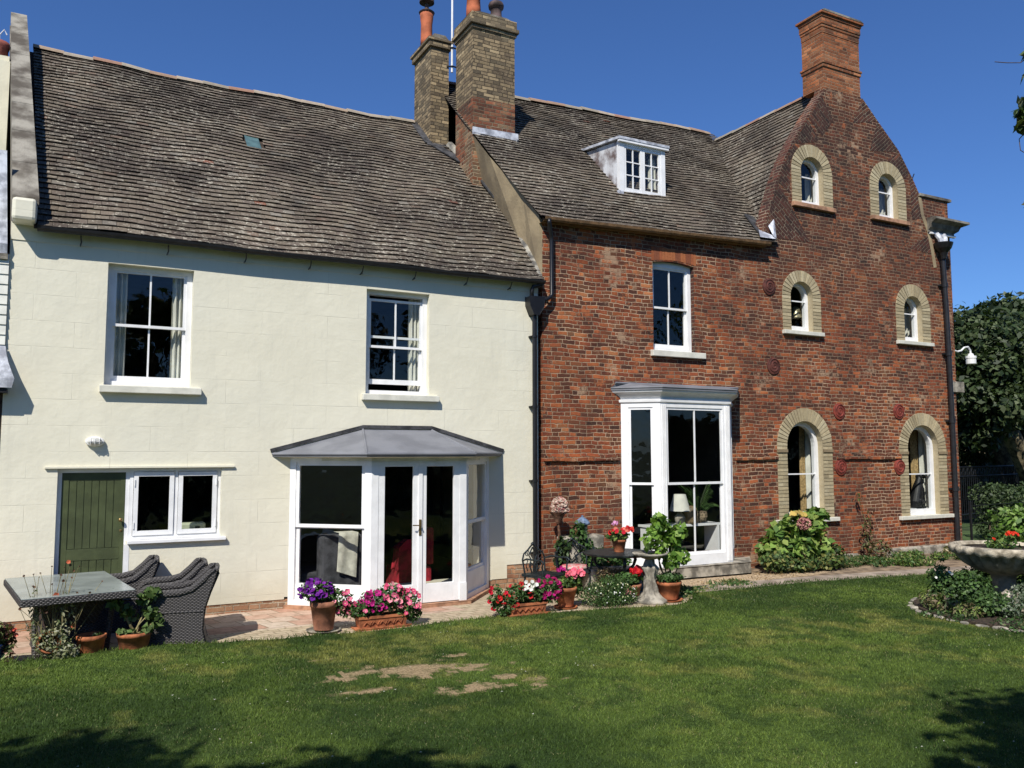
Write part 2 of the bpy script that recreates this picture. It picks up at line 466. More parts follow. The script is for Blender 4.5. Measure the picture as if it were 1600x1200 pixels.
def glass():
    m, nt, b = mat('window_glass')
    t = NT(nt)
    nt.nodes.remove(b)
    out = nt.nodes['Material Output']
    tr = t.n('BsdfTransparent'); tr.inputs[0].default_value = (.93, .95, .94, 1)
    gl = t.n('BsdfGlossy'); gl.inputs['Roughness'].default_value = .0
    fr = t.n('Fresnel'); bf = t.n('NewGeometry').outputs['Backfacing']
    t.setin(fr, 0, t.m('ADD', 1.52, t.m('MULTIPLY', bf, 1/1.52-1.52)))      # the same pane from either side
    bp = t.n('Bump'); bp.inputs['Strength'].default_value = .25; bp.inputs['Distance'].default_value = .02
    nt.links.new(t.noise(t.pos(), 2.5, 2), bp.inputs['Height'])
    nt.links.new(bp.outputs[0], gl.inputs['Normal'])
    mx = t.n('MixShader')
    t.setin(mx, 0, t.m('MULTIPLY', fr.outputs[0], 1.25))
    nt.links.new(tr.outputs[0], mx.inputs[1]); nt.links.new(gl.outputs[0], mx.inputs[2])
    nt.links.new(mx.outputs[0], out.inputs[0])
    return m
m_glass = glass()

def tinted(name, rough=.85, transl=0, lichen=False, bump=.4, spec=.25, bscale=50):
    m, nt, b = mat(name)
    t = NT(nt); P = t.pos()
    a = t.n('Attribute', attribute_name='tint')
    c = a.outputs[0]
    n = t.noise(P, 26 if lichen else 12, 4, .65)
    c = t.mix(t.m('MULTIPLY', t.step(n, .4, .7), .5 if lichen else .3), c, t.mix(1, c, (.45, .43, .42), 'MULTIPLY'))
    if lichen:
        big = t.noise(P, .5, 3, .6)
        dk = t.noise(P, .75, 5, .65)
        c = t.mix(t.m('MULTIPLY', t.step(dk, .42, .60), .66), c, (.038, .029, .024))
        l = t.m('ADD', t.noise(P, 13, 6, .8), t.m('MULTIPLY', t.m('SUBTRACT', big, .5), .24))
        c = t.mix(t.m('MULTIPLY', t.step(l, .572, .615), .85), c, (.46, .42, .33))
        l3 = t.noise(P, 34, 3, .7)
        c = t.mix(t.m('MULTIPLY', t.step(l3, .61, .66), .7), c, (.36, .33, .26))
        l2 = t.noise(P, 4, 5, .75)
        c = t.mix(t.m('MULTIPLY', t.step(l2, .60, .70), .35), c, (.13, .125, .07))
        s = t.m('ADD', t.noise(P, 1.1, 5, .7), 0)
        c = t.mix(t.m('MULTIPLY', t.step(s, .52, .68), .45), c, (.022, .018, .017))
    nt.links.new(c, b.inputs['Base Color'])
    b.inputs['Roughness'].default_value = rough
    b.inputs['Specular IOR Level'].default_value = spec
    if bump: t.bump(t.noise(P, bscale, 3), b, bump, .01)
    if transl:
        tb = t.n('BsdfTranslucent'); nt.links.new(t.mix(1, c, (1.0, 1.15, .45), 'MULTIPLY'), tb.inputs[0])
        mx = t.n('MixShader'); mx.inputs[0].default_value = transl
        out = nt.nodes['Material Output']
        nt.links.new(b.outputs[0], mx.inputs[1]); nt.links.new(tb.outputs[0], mx.inputs[2]); nt.links.new(mx.outputs[0], out.inputs[0])
    return m
m_tile = tinted('lichened_plain_tile', .9, 0, True, .5)
m_ridge = tinted('ridge_tile', .85, 0, False, .4)
m_vous = tinted('buff_voussoir', .9, 0, False, .7)
m_leaf = tinted('leaves', .55, .25, bump=0, spec=.35)
m_petal = tinted('petals', .6, .2, bump=0, spec=.2)
m_grass = tinted('grass_blades', .6, .22, bump=0, spec=.2)

def m_wicker_():
    m, nt, b = mat('grey_wicker')
    t = NT(nt); P = t.objc()
    g = t.n('NewGeometry')
    s = t.n('SeparateXYZ'); nt.links.new(P, s.inputs[0])
    n = t.noise(P, 6, 2, .5)
    z = t.m('ADD', s.outputs[2], t.m('MULTIPLY', n, .02))
    u = t.m('ADD', s.outputs[0], s.outputs[1])
    row = t.m('FLOOR', t.m('DIVIDE', z, .017))
    wv = t.m('SINE', t.m('ADD', t.m('MULTIPLY', u, 2*PI/.042), t.m('MULTIPLY', t.m('MODULO', row, 2), PI)))
    hz = t.m('ABSOLUTE', t.m('SINE', t.m('MULTIPLY', z, PI/.017)))
    h = t.m('MULTIPLY', t.m('ADD', wv, 1.3), hz)
    c = t.ramp(h, [(0, (.014, .013, .012)), (.5, (.045, .041, .039)), (1, (.095, .088, .085))])
    nt.links.new(c, b.inputs['Base Color'])
    b.inputs['Roughness'].default_value = .5
    t.bump(h, b, .8, .006)
    return m
m_wicker = m_wicker_()
# ================================================================== BUILDINGS
def wall_with_holes(mb, outer, holes, y0, y1, mi=0, mi_in=None, mi_rev=None):
    """wall in the XZ plane, front at y0, back at y1, holes cut through with their reveals"""
    mi_in = mi if mi_in is None else mi_in
    mi_rev = mi if mi_rev is None else mi_rev
    loops = [outer]+holes
    pts = [p for l in loops for p in l]
    tri = tessellate_polygon([[Vector((a, b, 0)) for a, b in l] for l in loops])
    for y, m_, fl in ((y0, mi, False), (y1, mi_in, True)):
        mb.add([(a, y, b) for a, b in pts], [tuple(t) for t in tri], m_)
    for l, m_ in zip(loops, [mi]+[mi_rev]*len(holes)):
        n = len(l)
        mb.add([(a, y0, b) for a, b in l]+[(a, y1, b) for a, b in l], [(i, (i+1) % n, n+(i+1) % n, n+i) for i in range(n)], m_)

def tiles(surf, nv, us, gauge, uw=.168, name='roof_tiles', parent=None, pal=None, thick=.016, skip=None, seed=0, sag=None, tintf=None):
    """plain clay tiles laid in courses. surf(u, v) -> point ; us(v) -> (umin, umax)"""
    q = random.Random(seed)
    mb = MB()
    for j in range(nv):
        v0 = j*gauge; v1 = v0+gauge+.035
        ua, ub = us(v0)
        u = ua-(uw/2 if j % 2 else 0)-q.random()*.02
        lift = q.uniform(-.001, .002)
        while u < ub:
            wq = uw+q.uniform(-.008, .008)
            a = max(u+.0025, ua); b = min(u+wq-.0025, ub)
            u += wq
            if b-a < .03: continue
            if skip and skip((a+b)/2, v0+gauge/2): continue
            um = (a+b)/2
            p = surf(um, v0); pu = surf(um+.05, v0); pv = surf(um, v0+.05)
            n = (Vector(pu)-Vector(p)).cross(Vector(pv)-Vector(p)).normalized()
            t = thick-.002+lift+q.uniform(-.004, .007)
            dv = q.uniform(-.010, .010)
            tw = q.uniform(-.004, .004)
            A = Vector(surf(a, v0+dv)); B = Vector(surf(b, v0+dv+tw)); Cc = Vector(surf(b, v1)); D = Vector(surf(a, v1))
            up0 = n*(t+.016)
            dn = n*.002
            vs = [A+up0, B+up0, Cc+dn, D+dn, A+n*(t+.003), B+n*(t+.003)]
            c = tintf(um, v0, q)
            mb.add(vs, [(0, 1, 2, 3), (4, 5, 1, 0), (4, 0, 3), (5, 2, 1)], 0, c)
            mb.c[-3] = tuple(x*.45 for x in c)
    return mb.build(name, m_tile, parent)

def tint_roof(um, v, q, warm=0):
    base = q.choice([(.170, .142, .108), (.180, .150, .112), (.158, .130, .10), (.186, .158, .120), (.150, .122, .097), (.164, .134, .103), (.174, .150, .118)])
    n = float(fbm(um, v, .7, 3)); n2 = float(fbm(um, v, .35, 9, 2))
    k = .72+.62*n
    k *= .88+.3*n2
    r, g, b = (x*k for x in base)
    z = q.random()
    if z < .0012: r, g, b = .26, .10, .06
    elif z < .012: r, g, b = .21, .155, .115
    elif z < .05: r, g, b = .22*k, .20*k, .165*k
    elif z < .13: r, g, b = r*.8, g*.78, b*.78
    if warm: r *= 1+warm*.4
    s_ = 1.12+float(fbm(um+31, v, 1.2, 21, 3))*.5-.2
    s_ *= .72
    return (r*s_, g*s_*.98, b*s_*.95)

# slope profiles: list of (distance back, height)
def prof_fn(pts):
    L = [0]
    for a, b in zip(pts, pts[1:]): L.append(L[-1]+math.dist(a, b))
    def f(v):
        v = min(max(v, -.3), L[-1]+.3)
        for i in range(len(pts)-1):
            if v <= L[i+1] or i == len(pts)-2:
                k = (v-L[i])/(L[i+1]-L[i])
                return (pts[i][0]+(pts[i+1][0]-pts[i][0])*k, pts[i][1]+(pts[i+1][1]-pts[i][1])*k)
    return f, L[-1]

# ---- windows -----------------------------------------------------------------
def sash_window(house, X0, X1, Z0, Z1, sill, mats=m_sill, yf=.10, meet=.5, upper_drop=0, lower_lift=0, ft=.075, arched=0, bar=True):
    """box sash: frame > upper and lower sash, panes, sill"""
    fr = MB()
    top = [(X0, Z0), (X0, Z1), (X1, Z1), (X1, Z0)]
    if arched:
        n = 8; A = [(X0, Z0)]+[(X0+(X1-X0)*i/n, Z1+arched*(1-(2*i/n-1)**2)) for i in range(n+1)]+[(X1, Z0)]
        B = [(X0+ft, Z0+.06)]+[(X0+ft+(X1-X0-2*ft)*i/n, Z1-.06) for i in range(n+1)]+[(X1-ft, Z0+.06)]
    else:
        A = [(X0+.002, Z0), (X0+.002, Z1-.002), (X1-.002, Z1-.002), (X1-.002, Z0)]
        B = [(X0+ft, Z0+.06), (X0+ft, Z1-.06), (X1-ft, Z1-.06), (X1-ft, Z0+.06)]
    fr.ring(A, B, yf, yf+.12, closed=True)
    frame = fr.build('window', m_white, house)
    xa, xb = X0+ft-.004, X1-ft+.004
    za, zb = Z0+.058, Z1-.058
    zm = za+(zb-za)*meet
    for nm, (p0, p1), y in (('upper_sash', (zm-.02-upper_drop, zb-upper_drop), yf+.02), ('lower_sash', (za+lower_lift, zm+.02+lower_lift*.9), yf+.062)):
        s = MB()
        bt = .04; bb = .075 if nm == 'lower_sash' else .036; tb = .036
        s.ring([(xa, p0), (xa, p1), (xb, p1), (xb, p0)], [(xa+bt, p0+bb), (xa+bt, p1-tb), (xb-bt, p1-tb), (xb-bt, p0+bb)], y, y+.036, closed=True)
        if bar:
            xm = (xa+xb)/2
            s.box(xm-.011, xm+.011, y+.006, y+.03, p0+bb, p1-tb)
        s.build('sash', m_white, frame)
        g = MB(); g.add([(xa+bt-.003, y+.018, p0+bb-.003), (xb-bt+.003, y+.018, p0+bb-.003), (xb-bt+.003, y+.018, p1-tb+.003), (xa+bt-.003, y+.018, p1-tb+.003)], [(0, 1, 2, 3)])
        g.build('pane', m_glass, frame)
    if sill:
        s = MB()
        x0, x1, z0, z1, d = sill
        s.add([(x0, -d, z0), (x1, -d, z0), (x1, yf+.02, z0), (x0, yf+.02, z0), (x0, -d, z1-.012), (x1, -d, z1-.012), (x1, yf+.02, z1+.01), (x0, yf+.02, z1+.01)],
              [(0, 3, 2, 1), (4, 5, 6, 7), (0, 1, 5, 4), (1, 2, 6, 5), (2, 3, 7, 6), (3, 0, 4, 7)])
        s.build('sill', mats, frame, bevel=.006)
    return frame

def curtain(name, label, x0, x1, z0, z1, y, m, group=None, gather=.0, folds=5, flip=1):
    mb = MB(); nu = 40; nv = 10
    vs = []; fs = []
    for j in range(nv+1):
        v = j/nv
        xa, xb = x0, x1
        if gather:
            g = gather*math.sin(PI*min(1, (1-v)*1.1))
            if flip > 0: xa = x0+g
            else: xb = x1-g
        for i in range(nu+1):
            u = i/nu
            vs.append((xa+(xb-xa)*u, y+.03*math.sin(u*folds*2*PI)+.01*math.sin(u*13+v*3), z0+(z1-z0)*v))
    for j in range(nv):
        for i in range(nu):
            a = j*(nu+1)+i; fs.append((a, a+1, a+nu+2, a+nu+1))
    mb.add(vs, fs)
    o = mb.build(name, m, None, smooth=True)
    return tag(o, label, 'curtain', group)

# ==== CREAM HOUSE ==============================================================
cream = thing('cream_house', 'long cream rendered house with a mossy tiled roof and green door', 'house', (3.0, 0, 0))
W1 = (.35, 1.40, 3.03, 4.62); W2 = (3.83, 4.84, 3.03, 4.60)
DOOR = (-.125, 1.83, .0, 1.955)     # door and casement share one opening
XL, XR = -.75, 6.86
door_hole = [(-.125, .0), (-.125, 1.955), (1.83, 1.955), (1.83, 1.03), (.675, 1.03), (.675, .0)]
door_hole = [(a, max(b, .02)) for a, b in door_hole]
def rc(x0, x1, z0, z1): return [(x0, z0), (x0, z1), (x1, z1), (x1, z0)]
mb = MB()
wall_with_holes(mb, [(XL, .13), (2.70, .13), (2.70, .16), (5.92, .16), (5.92, .17), (6.19, .17), (6.19, .38), (XR-.09, .38), (XR-.09, 5.02), (XL, 5.02)],
                [rc(*W1), rc(*W2), rc(2.86, 5.74, .19, 2.06), [(-.125, .132), (-.125, 1.955), (1.83, 1.955), (1.83, 1.03), (.675, 1.03), (.675, .132)]], 0, .30, 0, 1, 0)
# lintel board / drip moulding over door, sills proud etc.
mb.box(-.27, 1.99, -.035, .0, 1.962, 1.985)
mb.box(XL, XR-.09, -.012, .0, 4.80, 5.02)
# back and side walls, storey floor, partitions
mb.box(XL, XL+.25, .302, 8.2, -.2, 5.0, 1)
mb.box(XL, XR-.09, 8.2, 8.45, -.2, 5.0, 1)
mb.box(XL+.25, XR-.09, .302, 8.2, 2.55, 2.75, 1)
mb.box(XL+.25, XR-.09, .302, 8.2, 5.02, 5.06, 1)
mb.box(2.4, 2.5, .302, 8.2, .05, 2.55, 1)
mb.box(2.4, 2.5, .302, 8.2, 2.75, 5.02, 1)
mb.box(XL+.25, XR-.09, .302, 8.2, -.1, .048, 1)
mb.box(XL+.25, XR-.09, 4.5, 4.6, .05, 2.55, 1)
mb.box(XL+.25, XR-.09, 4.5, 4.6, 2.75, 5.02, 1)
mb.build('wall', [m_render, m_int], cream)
for bx in ((XL, -.13, .012, .28, -.15, .128), (.68, 2.86, .012, .28, -.15, .128), (5.74, 6.188, .012, .28, -.15, .168), (6.192, XR-.092, .012, .28, -.15, .378), (6.3, XR, -.06, .01, -.15, .34)):
    pl = MB(); pl.box(*bx); pl.build('brick_plinth', m_plinth, cream)

# roof
GA = .128
pf, Lc = prof_fn([(-.17, 4.97), (.5, 5.64), (2.2, 7.26), (4.18, 9.08)])
def surf_c(u, v):
    y, z = pf(v)
    s = -.045*math.sin(PI*min(max((u+.6)/7.3, 0), 1))*(v/Lc) + .014*math.sin(u*1.9+v*1.3)+.010*math.sin(u*4.7-v*2.2)
    s += -.03*math.exp(-((u-3.2)/2.0)**2)*(1-v/Lc)
    return (u, y, z+s)
def us_c(v):
    k = v/Lc
    xr = 6.80+.06*math.sin(PI*min(1, k*1.5)) if k < .62 else 6.84-(k-.62)*1.0
    return (-.46-.36*k, xr)
def skip_c(u, v): return 2.44 < u < 2.68 and .435*Lc+.8 < v < .435*Lc+1.23
nv = int(Lc/GA)
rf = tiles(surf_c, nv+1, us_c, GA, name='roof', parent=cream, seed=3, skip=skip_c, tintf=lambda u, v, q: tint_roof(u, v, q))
ul = MB()
# boarding under the tiles, and the rear slope
ul.add([(-.5, -.15, 4.93), (6.80, -.15, 4.93), (6.8, 4.18, 9.03), (-.9, 4.18, 9.03), (6.8, 8.7, 4.93), (-.9, 8.7, 4.93)], [(0, 1, 2, 3), (3, 2, 4, 5)])
ul.add([(XL+.02, 0.01, 5.0), (XL+.02, 8.4, 5.0), (XL+.02, 4.18, 9.0)], [(0, 1, 2)])
ul.build('roof_boarding', m_darkw, rf)
# glass tile in the roof
sk = MB()
vv = .435*Lc+.78
A = surf_c(2.44, vv); B = surf_c(2.68, vv); Cc = surf_c(2.68, vv+.46); D = surf_c(2.44, vv+.46)
sk.add([(p[0], p[1]-.01, p[2]+.02) for p in (A, B, Cc, D)], [(0, 1, 2, 3)])
m_sky = simple('green_glass_tile', (.10, .17, .16), .12, .1, 5, spec=.8)
sk.build('roof_glass_tile', m_sky, rf)
def ridge(xs, yz, parent, seed=1, r=.10, L=.46, axis='x', cols=None):
    q = random.Random(seed); mb = MB()
    a, b = xs
    n = int((b-a)/L)
    cols = cols or [(.36, .27, .19), (.33, .22, .15), (.36, .31, .24), (.30, .26, .2), (.40, .33, .25), (.33, .19, .13)]
    for i in range(n+1):
        x0 = a+i*L; x1 = min(x0+L*1.02, b)
        if x1-x0 < .05: continue
        y, z = yz(x0); y2, z2 = yz(x1)
        dz = q.uniform(-.012, .012)
        vs = []; m_ = 7
        for x, yy, z_, rr in ((x0, y, z, r*1.04), (x1, y2, z2, r*.95)):
            for k in range(m_):
                t = PI*k/(m_-1)
                o1 = rr*math.cos(t)*1.15; o2 = rr*math.sin(t)*.9
                vs.append((x, yy+o1, z_+o2-.03+dz) if axis == 'x' else (yy+o1, x, z_+o2-.03+dz))
        fs = [(k, k+1, m_+k+1, m_+k) for k in range(m_-1)]+[tuple(range(m_)), tuple(range(2*m_-1, m_-1, -1))]
        mb.add(vs, fs, 0, q.choice(cols))
    return mb.build('ridge_tiles', m_ridge, parent)
ridge((-.82, 6.15), lambda x: (4.20, surf_c(x, Lc)[2]+.015), rf, 2)

# left parapet with its coping and kneeler block
pp = MB()
pp.prism([(.0, 5.0), (-.14, 5.1), (4.18, 9.42), (8.5, 5.1), (8.5, 5.0)], -.74, -.49, axis='x')
pp.v = [(x-.105*y*(.6 if y > 4.3 else 1), y, z) for x, y, z in pp.v]
pp.build('parapet', m_coping, cream)
cp = MB()
for k in range(7):
    t0 = k/7; t1 = (k+1)/7-.004
    a = (-.20+4.42*t0, 5.22+4.38*t0); b = (-.20+4.42*t1, 5.22+4.38*t1)
    cp.add([(x, p[0], p[1]+dz) for x in (-.86, -.43) for p, dz in ((a, 0), (b, 0), (b, .09), (a, .09))],
           [(0, 1, 2, 3), (7, 6, 5, 4), (0, 4, 5, 1), (1, 5, 6, 2), (2, 6, 7, 3), (3, 7, 4, 0)])
cp.v = [((-.71 if x < -.6 else -.475)-.105*(y+.2)+(-.03 if x < -.6 else .02)*(1-y/4.4), y, z) for x, y, z in cp.v]
cp.build('coping_stone', m_parapet, cream)
kb = MB(); kb.box(-.735, -.475, -.30, .1, 4.99, 5.27); kb.build('kneeler_block', m_render, cream, bevel=.04)

# gutter, brackets and the rendered soffit
gt = MB()
n = 24
vs = []; fs = []
for i in range(n+1):
    x = -.46+(6.80+.46)*i/n
    z = 4.965+.008*math.sin(x*2.1)-.0*i
    for k in range(7):
        t = PI+PI*k/6
        vs.append((x, -.165+.062*math.cos(t), z+.062*math.sin(t)))
for i in range(n):
    for k in range(6): fs.append((i*7+k, i*7+k+1, (i+1)*7+k+1, (i+1)*7+k))
gt.add(vs, fs)
gt.add([(v[0], -.165+(v[1]+.165)*.86, v[2]*.86+4.965*.14) for v in vs], [tuple(reversed(f)) for f in fs])
gt.box(-.46, 6.80, -.10, -.088, 4.955, 5.015)
go = gt.build('gutter', m_gutter, cream)
for x in (.02, 1.05, 2.05, 2.95, 3.72, 4.55, 5.42, 6.2):
    b = MB(); b.tube([(x, -.03, 4.80), (x+.01, -.10, 4.83), (x, -.165, 4.895)], .009, 6); b.tube([(x, -.002, 4.80), (x, -.12, 4.80)], .007, 6)
    b.build('gutter_bracket', m_gutter, go)

f1 = sash_window(cream, *W1, (.30, 1.53, 2.93, 3.03, .09), meet=.505)
f2 = sash_window(cream, *W2, (3.77, 4.98, 2.93, 3.03, .09), meet=.5, upper_drop=.06, lower_lift=.10)

# plank door and kitchen casement
fr = MB()
fr.ring([(-.123, .02), (-.123, 1.953), (.70, 1.953), (.70, .02)], [(-.075, .02), (-.075, 1.905), (.655, 1.905), (.655, .02)], .07, .14)
do = fr.build('door_frame', m_white, cream)
dm = MB()
dm.box(-.073, .653, .085, .10, .05, 1.903)
x = -.068
for k in range(7):
    a = .03+k*.085
    dm.box(a-.02+.004, a+.065-.004, .077, .085, .95, 1.80)
    dm.box(a-.02+.004, a+.065-.004, .077, .085, .12, .80)
dm.box(-.073, .005, .072, .085, .05, 1.903); dm.box(.60, .653, .072, .085, .05, 1.903)
dm.box(.006, .599, .0725, .085, 1.805, 1.903); dm.box(.006, .599, .0725, .085, .803, .945); dm.box(.006, .599, .0725, .085, .05, .118)
dd = dm.build('door_leaf', m_green, do, bevel=.002)
hb = MB(); hb.lathe((0, 0, 0), [(.008, 0), (.008, .035), (.022, .04), (.026, .055), (.018, .07), (.004, .074)], 12)
hb.v = [(.605+a, .072-c, 1.30+b) for a, b, c in hb.v]
hb.build('door_knob', m_brass, do, smooth=True)
hb = MB(); hb.lathe((0, 0, 0), [(.018, 0), (.018, .006), (.010, .008)], 12)
hb.v = [(.615+a, .072-c, 1.16+b) for a, b, c in hb.v]; hb.build('keyhole_plate', m_brass, do)
cs = MB()
A = [(.702, 1.035), (.702, 1.953), (1.828, 1.953), (1.828, 1.035)]
cs.ring(A, [(.745, 1.08), (.745, 1.91), (1.785, 1.91), (1.785, 1.08)], .055, .14, closed=True)
cs.box(1.243, 1.287, .057, .14, 1.08, 1.91)
cw = cs.build('window', m_white, cream)
for a, b in ((.75, 1.238), (1.292, 1.78)):
    s = MB(); s.ring([(a, 1.085), (a, 1.905), (b, 1.905), (b, 1.085)], [(a+.055, 1.145), (a+.055, 1.85), (b-.055, 1.85), (b-.055, 1.145)], .04, .085, closed=True)
    s.box(a+.004 if a < 1 else b-.016, a+.016 if a < 1 else b-.004, .028, .04, 1.17, 1.26); s.box(a+.004 if a < 1 else b-.016, a+.016 if a < 1 else b-.004, .028, .04, 1.72, 1.81)
    s.build('casement', m_white, cw)
    g = MB(); g.add([(a+.05, .06, 1.14), (b-.05, .06, 1.14), (b-.05, .06, 1.855), (a+.05, .06, 1.855)], [(0, 1, 2, 3)]); g.build('pane', m_glass, cw)
s = MB(); s.box(.69, 1.90, -.06, .055, .99, 1.032); s.build('sill', m_white, cw, bevel=.005)
s = MB(); s.box(.658, .716, -.004, .068, .05, .988); s.build('door_post', m_white, do)

# canted bay with the glazed doors
B1L, B1FL, B1FR, B1R, BY = 2.75, 3.67, 5.10, 5.87, -.82
bay = MB()
z0, z1 = .05, 2.13
def post(mb, x, y, w_, d, za, zb, ang=0, mi=0):
    c, s_ = math.cos(ang), math.sin(ang)
    vs = [(x+a*c-b*s_, y+a*s_+b*c, z) for z in (za, zb) for a, b in ((-w_/2, -d/2), (w_/2, -d/2), (w_/2, d/2), (-w_/2, d/2))]
    mb.add(vs, [(0, 3, 2, 1), (4, 5, 6, 7), (0, 1, 5, 4), (1, 2, 6, 5), (2, 3, 7, 6), (3, 0, 4, 7)], mi)
angL = math.atan2(BY, B1FL-B1L); angR = math.atan2(-BY, B1R-B1FR)
def side_pt(a, b, t, off=0):
    d = Vector((b[0]-a[0], b[1]-a[1])); L = d.length; d /= L; n = Vector((d.y, -d.x))
    p = Vector(a)+d*t+n*off
    return (p.x, p.y)
LA, LB = (B1L, 0), (B1FL, BY); RA, RB = (B1FR, BY), (B1R, 0); FA, FB = LB, RA
def panel(mb, a, b, t0, t1, za, zb, d=.06, off=-.03, mi=0):
    """upright board between distances t0..t1 along the line a-b"""
    ps = [side_pt(a, b, t0, off+d/2), side_pt(a, b, t1, off+d/2), side_pt(a, b, t1, off-d/2), side_pt(a, b, t0, off-d/2)]
    mb.add([(p[0], p[1], z) for z in (za, zb) for p in ps], [(0, 3, 2, 1), (4, 5, 6, 7), (0, 1, 5, 4), (1, 2, 6, 5), (2, 3, 7, 6), (3, 0, 4, 7)], mi)
LL_ = math.dist(LA, LB); LR_ = math.dist(RA, RB); LF_ = B1FR-B1FL
for a, b, L in ((LA, LB, LL_), (RA, RB, LR_)):
    panel(bay, a, b, .0, .09, z0, z1, .09, -.045); panel(bay, a, b, L-.10, L, z0, z1, .09, -.045)
    panel(bay, a, b, .09, L-.10, 2.02, z1, .09, -.045); panel(bay, a, b, .09, L-.10, z0, .12, .09, -.045)
panel(bay, FA, FB, 0, .10, z0, z1, .09, -.045); panel(bay, FA, FB, LF_-.10, LF_, z0, z1, .09, -.045)
panel(bay, FA, FB, .10, LF_-.10, 2.05, z1, .09, -.045)
# base block of the right corner post
panel(bay, FA, FB, LF_-.105, LF_+.004, z0, .30, .1, -.042)
bo = bay.build('bay_window', m_white, cream)
def bay_side(a, b, L):
    s = MB(); g = MB()
    t0, t1 = .09, L-.10
    # upper sash in front, lower set back, low panel beneath
    for za, zb, off in ((1.12, 2.02, -.035), (.42 if L < 1.15 else .30, 1.15, -.065)):
        panel(s, a, b, t0, t0+.05, za, zb, .04, off); panel(s, a, b, t1-.05, t1, za, zb, .04, off)
        panel(s, a, b, t0+.05, t1-.05, za, za+.045, .04, off); panel(s, a, b, t0+.05, t1-.05, zb-.045, zb, .04, off)
        p, q = side_pt(a, b, t0+.04, off), side_pt(a, b, t1-.04, off)
        g.add([(p[0], p[1], za+.04), (q[0], q[1], za+.04), (q[0], q[1], zb-.04), (p[0], p[1], zb-.04)], [(0, 1, 2, 3)])
    panel(s, a, b, t0, t1, .12, .42 if L < 1.15 else .30, .045, -.055)
    s.build('bay_sash', m_white, bo); g.build('pane', m_glass, bo)
bay_side(LA, LB, LL_); bay_side(RA, RB, LR_)
xm = (B1FL+B1FR)/2
for k, (a, b) in enumerate(((.10, LF_/2-.004), (LF_/2+.004, LF_-.10))):
    s = MB(); g = MB()
    for t0, t1 in ((a, a+.095), (b-.095, b)): panel(s, FA, FB, t0, t1, .06, 2.045, .045, -.03)
    panel(s, FA, FB, a+.095, b-.095, .06, .32, .045, -.03); panel(s, FA, FB, a+.095, b-.095, 1.96, 2.045, .045, -.03)
    p, q = side_pt(FA, FB, a+.09, -.03), side_pt(FA, FB, b-.09, -.03)
    g.add([(p[0], p[1], .315), (q[0], q[1], .315), (q[0], q[1], 1.965), (p[0], p[1], 1.965)], [(0, 1, 2, 3)])
    if k == 1: panel(s, FA, FB, a-.03, a+.03, .06, 2.045, .018, .002)
    s.build('door_leaf', m_white, bo, bevel=.003); g.build('pane', m_glass, bo)
h = MB(); h.box(xm-.022, xm+.014, BY-.022, BY-.012, 1.0, 1.22)
h.tube([(xm-.004, BY-.02, 1.14), (xm-.004, BY-.06, 1.14), (xm-.13, BY-.062, 1.145)], .008, 8)
h.build('door_handle', m_brass, bo)
# terracotta tiled step under the bay
st = MB()
st.prism([(B1L-.06, 0.0), (B1FL-.05, BY-.06), (B1FR+.05, BY-.06), (B1R+.07, 0.0), (B1R, .1), (B1L, .1)], -.03, .05, axis='z')
st.build('door_step', m_sillbrick, bo, bevel=.006)
# fascia, soffit, lead roof
ro = MB()
zr = 2.15
lo = [(2.50, -.0, zr), (3.54, -1.0, zr), (5.16, -1.0, zr), (6.09, .0, zr)]
hi = [(3.80, -.0, 2.50), (3.80, -.0, 2.50), (4.88, -.0, 2.50), (4.88, -.0, 2.50)]
ro.add(lo+hi[1:3]+[(p[0], p[1], p[2]-.05) for p in lo], [(0, 1, 4), (1, 2, 5, 4), (2, 3, 5), (6, 7, 1, 0), (7, 8, 2, 1), (8, 9, 3, 2)])
for a, b in ((lo[1], hi[1]), (lo[2], hi[2])):
    ro.tube([a, b], .018, 8)
ro.tube([(p[0], p[1]-.002, p[2]-.012) for p in lo], .022, 8)
ro.build('lead_roof', m_lead, bo)
fl = MB(); fl.beam((2.47, -.012, 2.185), (3.80, -.012, 2.535), .03, .05); fl.beam((3.80, -.014, 2.535), (4.88, -.014, 2.535), .03, .05); fl.beam((4.88, -.012, 2.535), (6.12, -.012, 2.185), .03, .05)
fl.build('flashing', m_flash, bo)
so = MB()
inn = [(B1L+.02, 0, 2.08), (B1FL-.01, BY-.02, 2.08), (B1FR+.01, BY-.02, 2.08), (B1R-.02, 0, 2.08)]
mid = [(2.56, 0, 2.098), (3.56, -.96, 2.098), (5.14, -.96, 2.098), (6.03, 0, 2.098)]
so.add([(p[0], p[1], 2.04) for p in inn]+inn+mid, [(0, 1, 5, 4), (1, 2, 6, 5), (2, 3, 7, 6), (4, 5, 9, 8), (5, 6, 10, 9), (6, 7, 11, 10)])
so.build('soffit', m_sill, bo)

# down pipes at the junction of the two houses
dp = thing('cream_downpipe', 'black rainwater pipe with a hopper box at the right end of the cream wall', 'downpipe', (6.64, -.08, .3))
q = MB(); q.tube([(6.655, -.09, 4.42), (6.655, -.09, .18)], .038, 12)
for z in (4.05, 2.9, 1.7, .55): q.tube([(6.655, -.09, z-.02), (6.655, -.09, z+.02)], .047, 12); q.box(6.59, 6.72, -.07, -.0, z-.012, z+.012)
q.build('pipe', m_black, dp, smooth=False)
q = MB(); q.prism([(6.53, 4.70), (6.80, 4.70), (6.80, 4.55), (6.70, 4.40), (6.60, 4.40), (6.53, 4.55)], -.17, -.01); q.build('hopper', m_black, dp, bevel=.008)
q = MB(); q.tube([(6.76, -.16, 4.94), (6.76, -.14, 4.90), (6.62, -.11, 4.87), (6.60, -.10, 4.80), (6.60, -.10, 4.69)], .035, 10); q.build('swan_neck', m_black, dp, smooth=True)
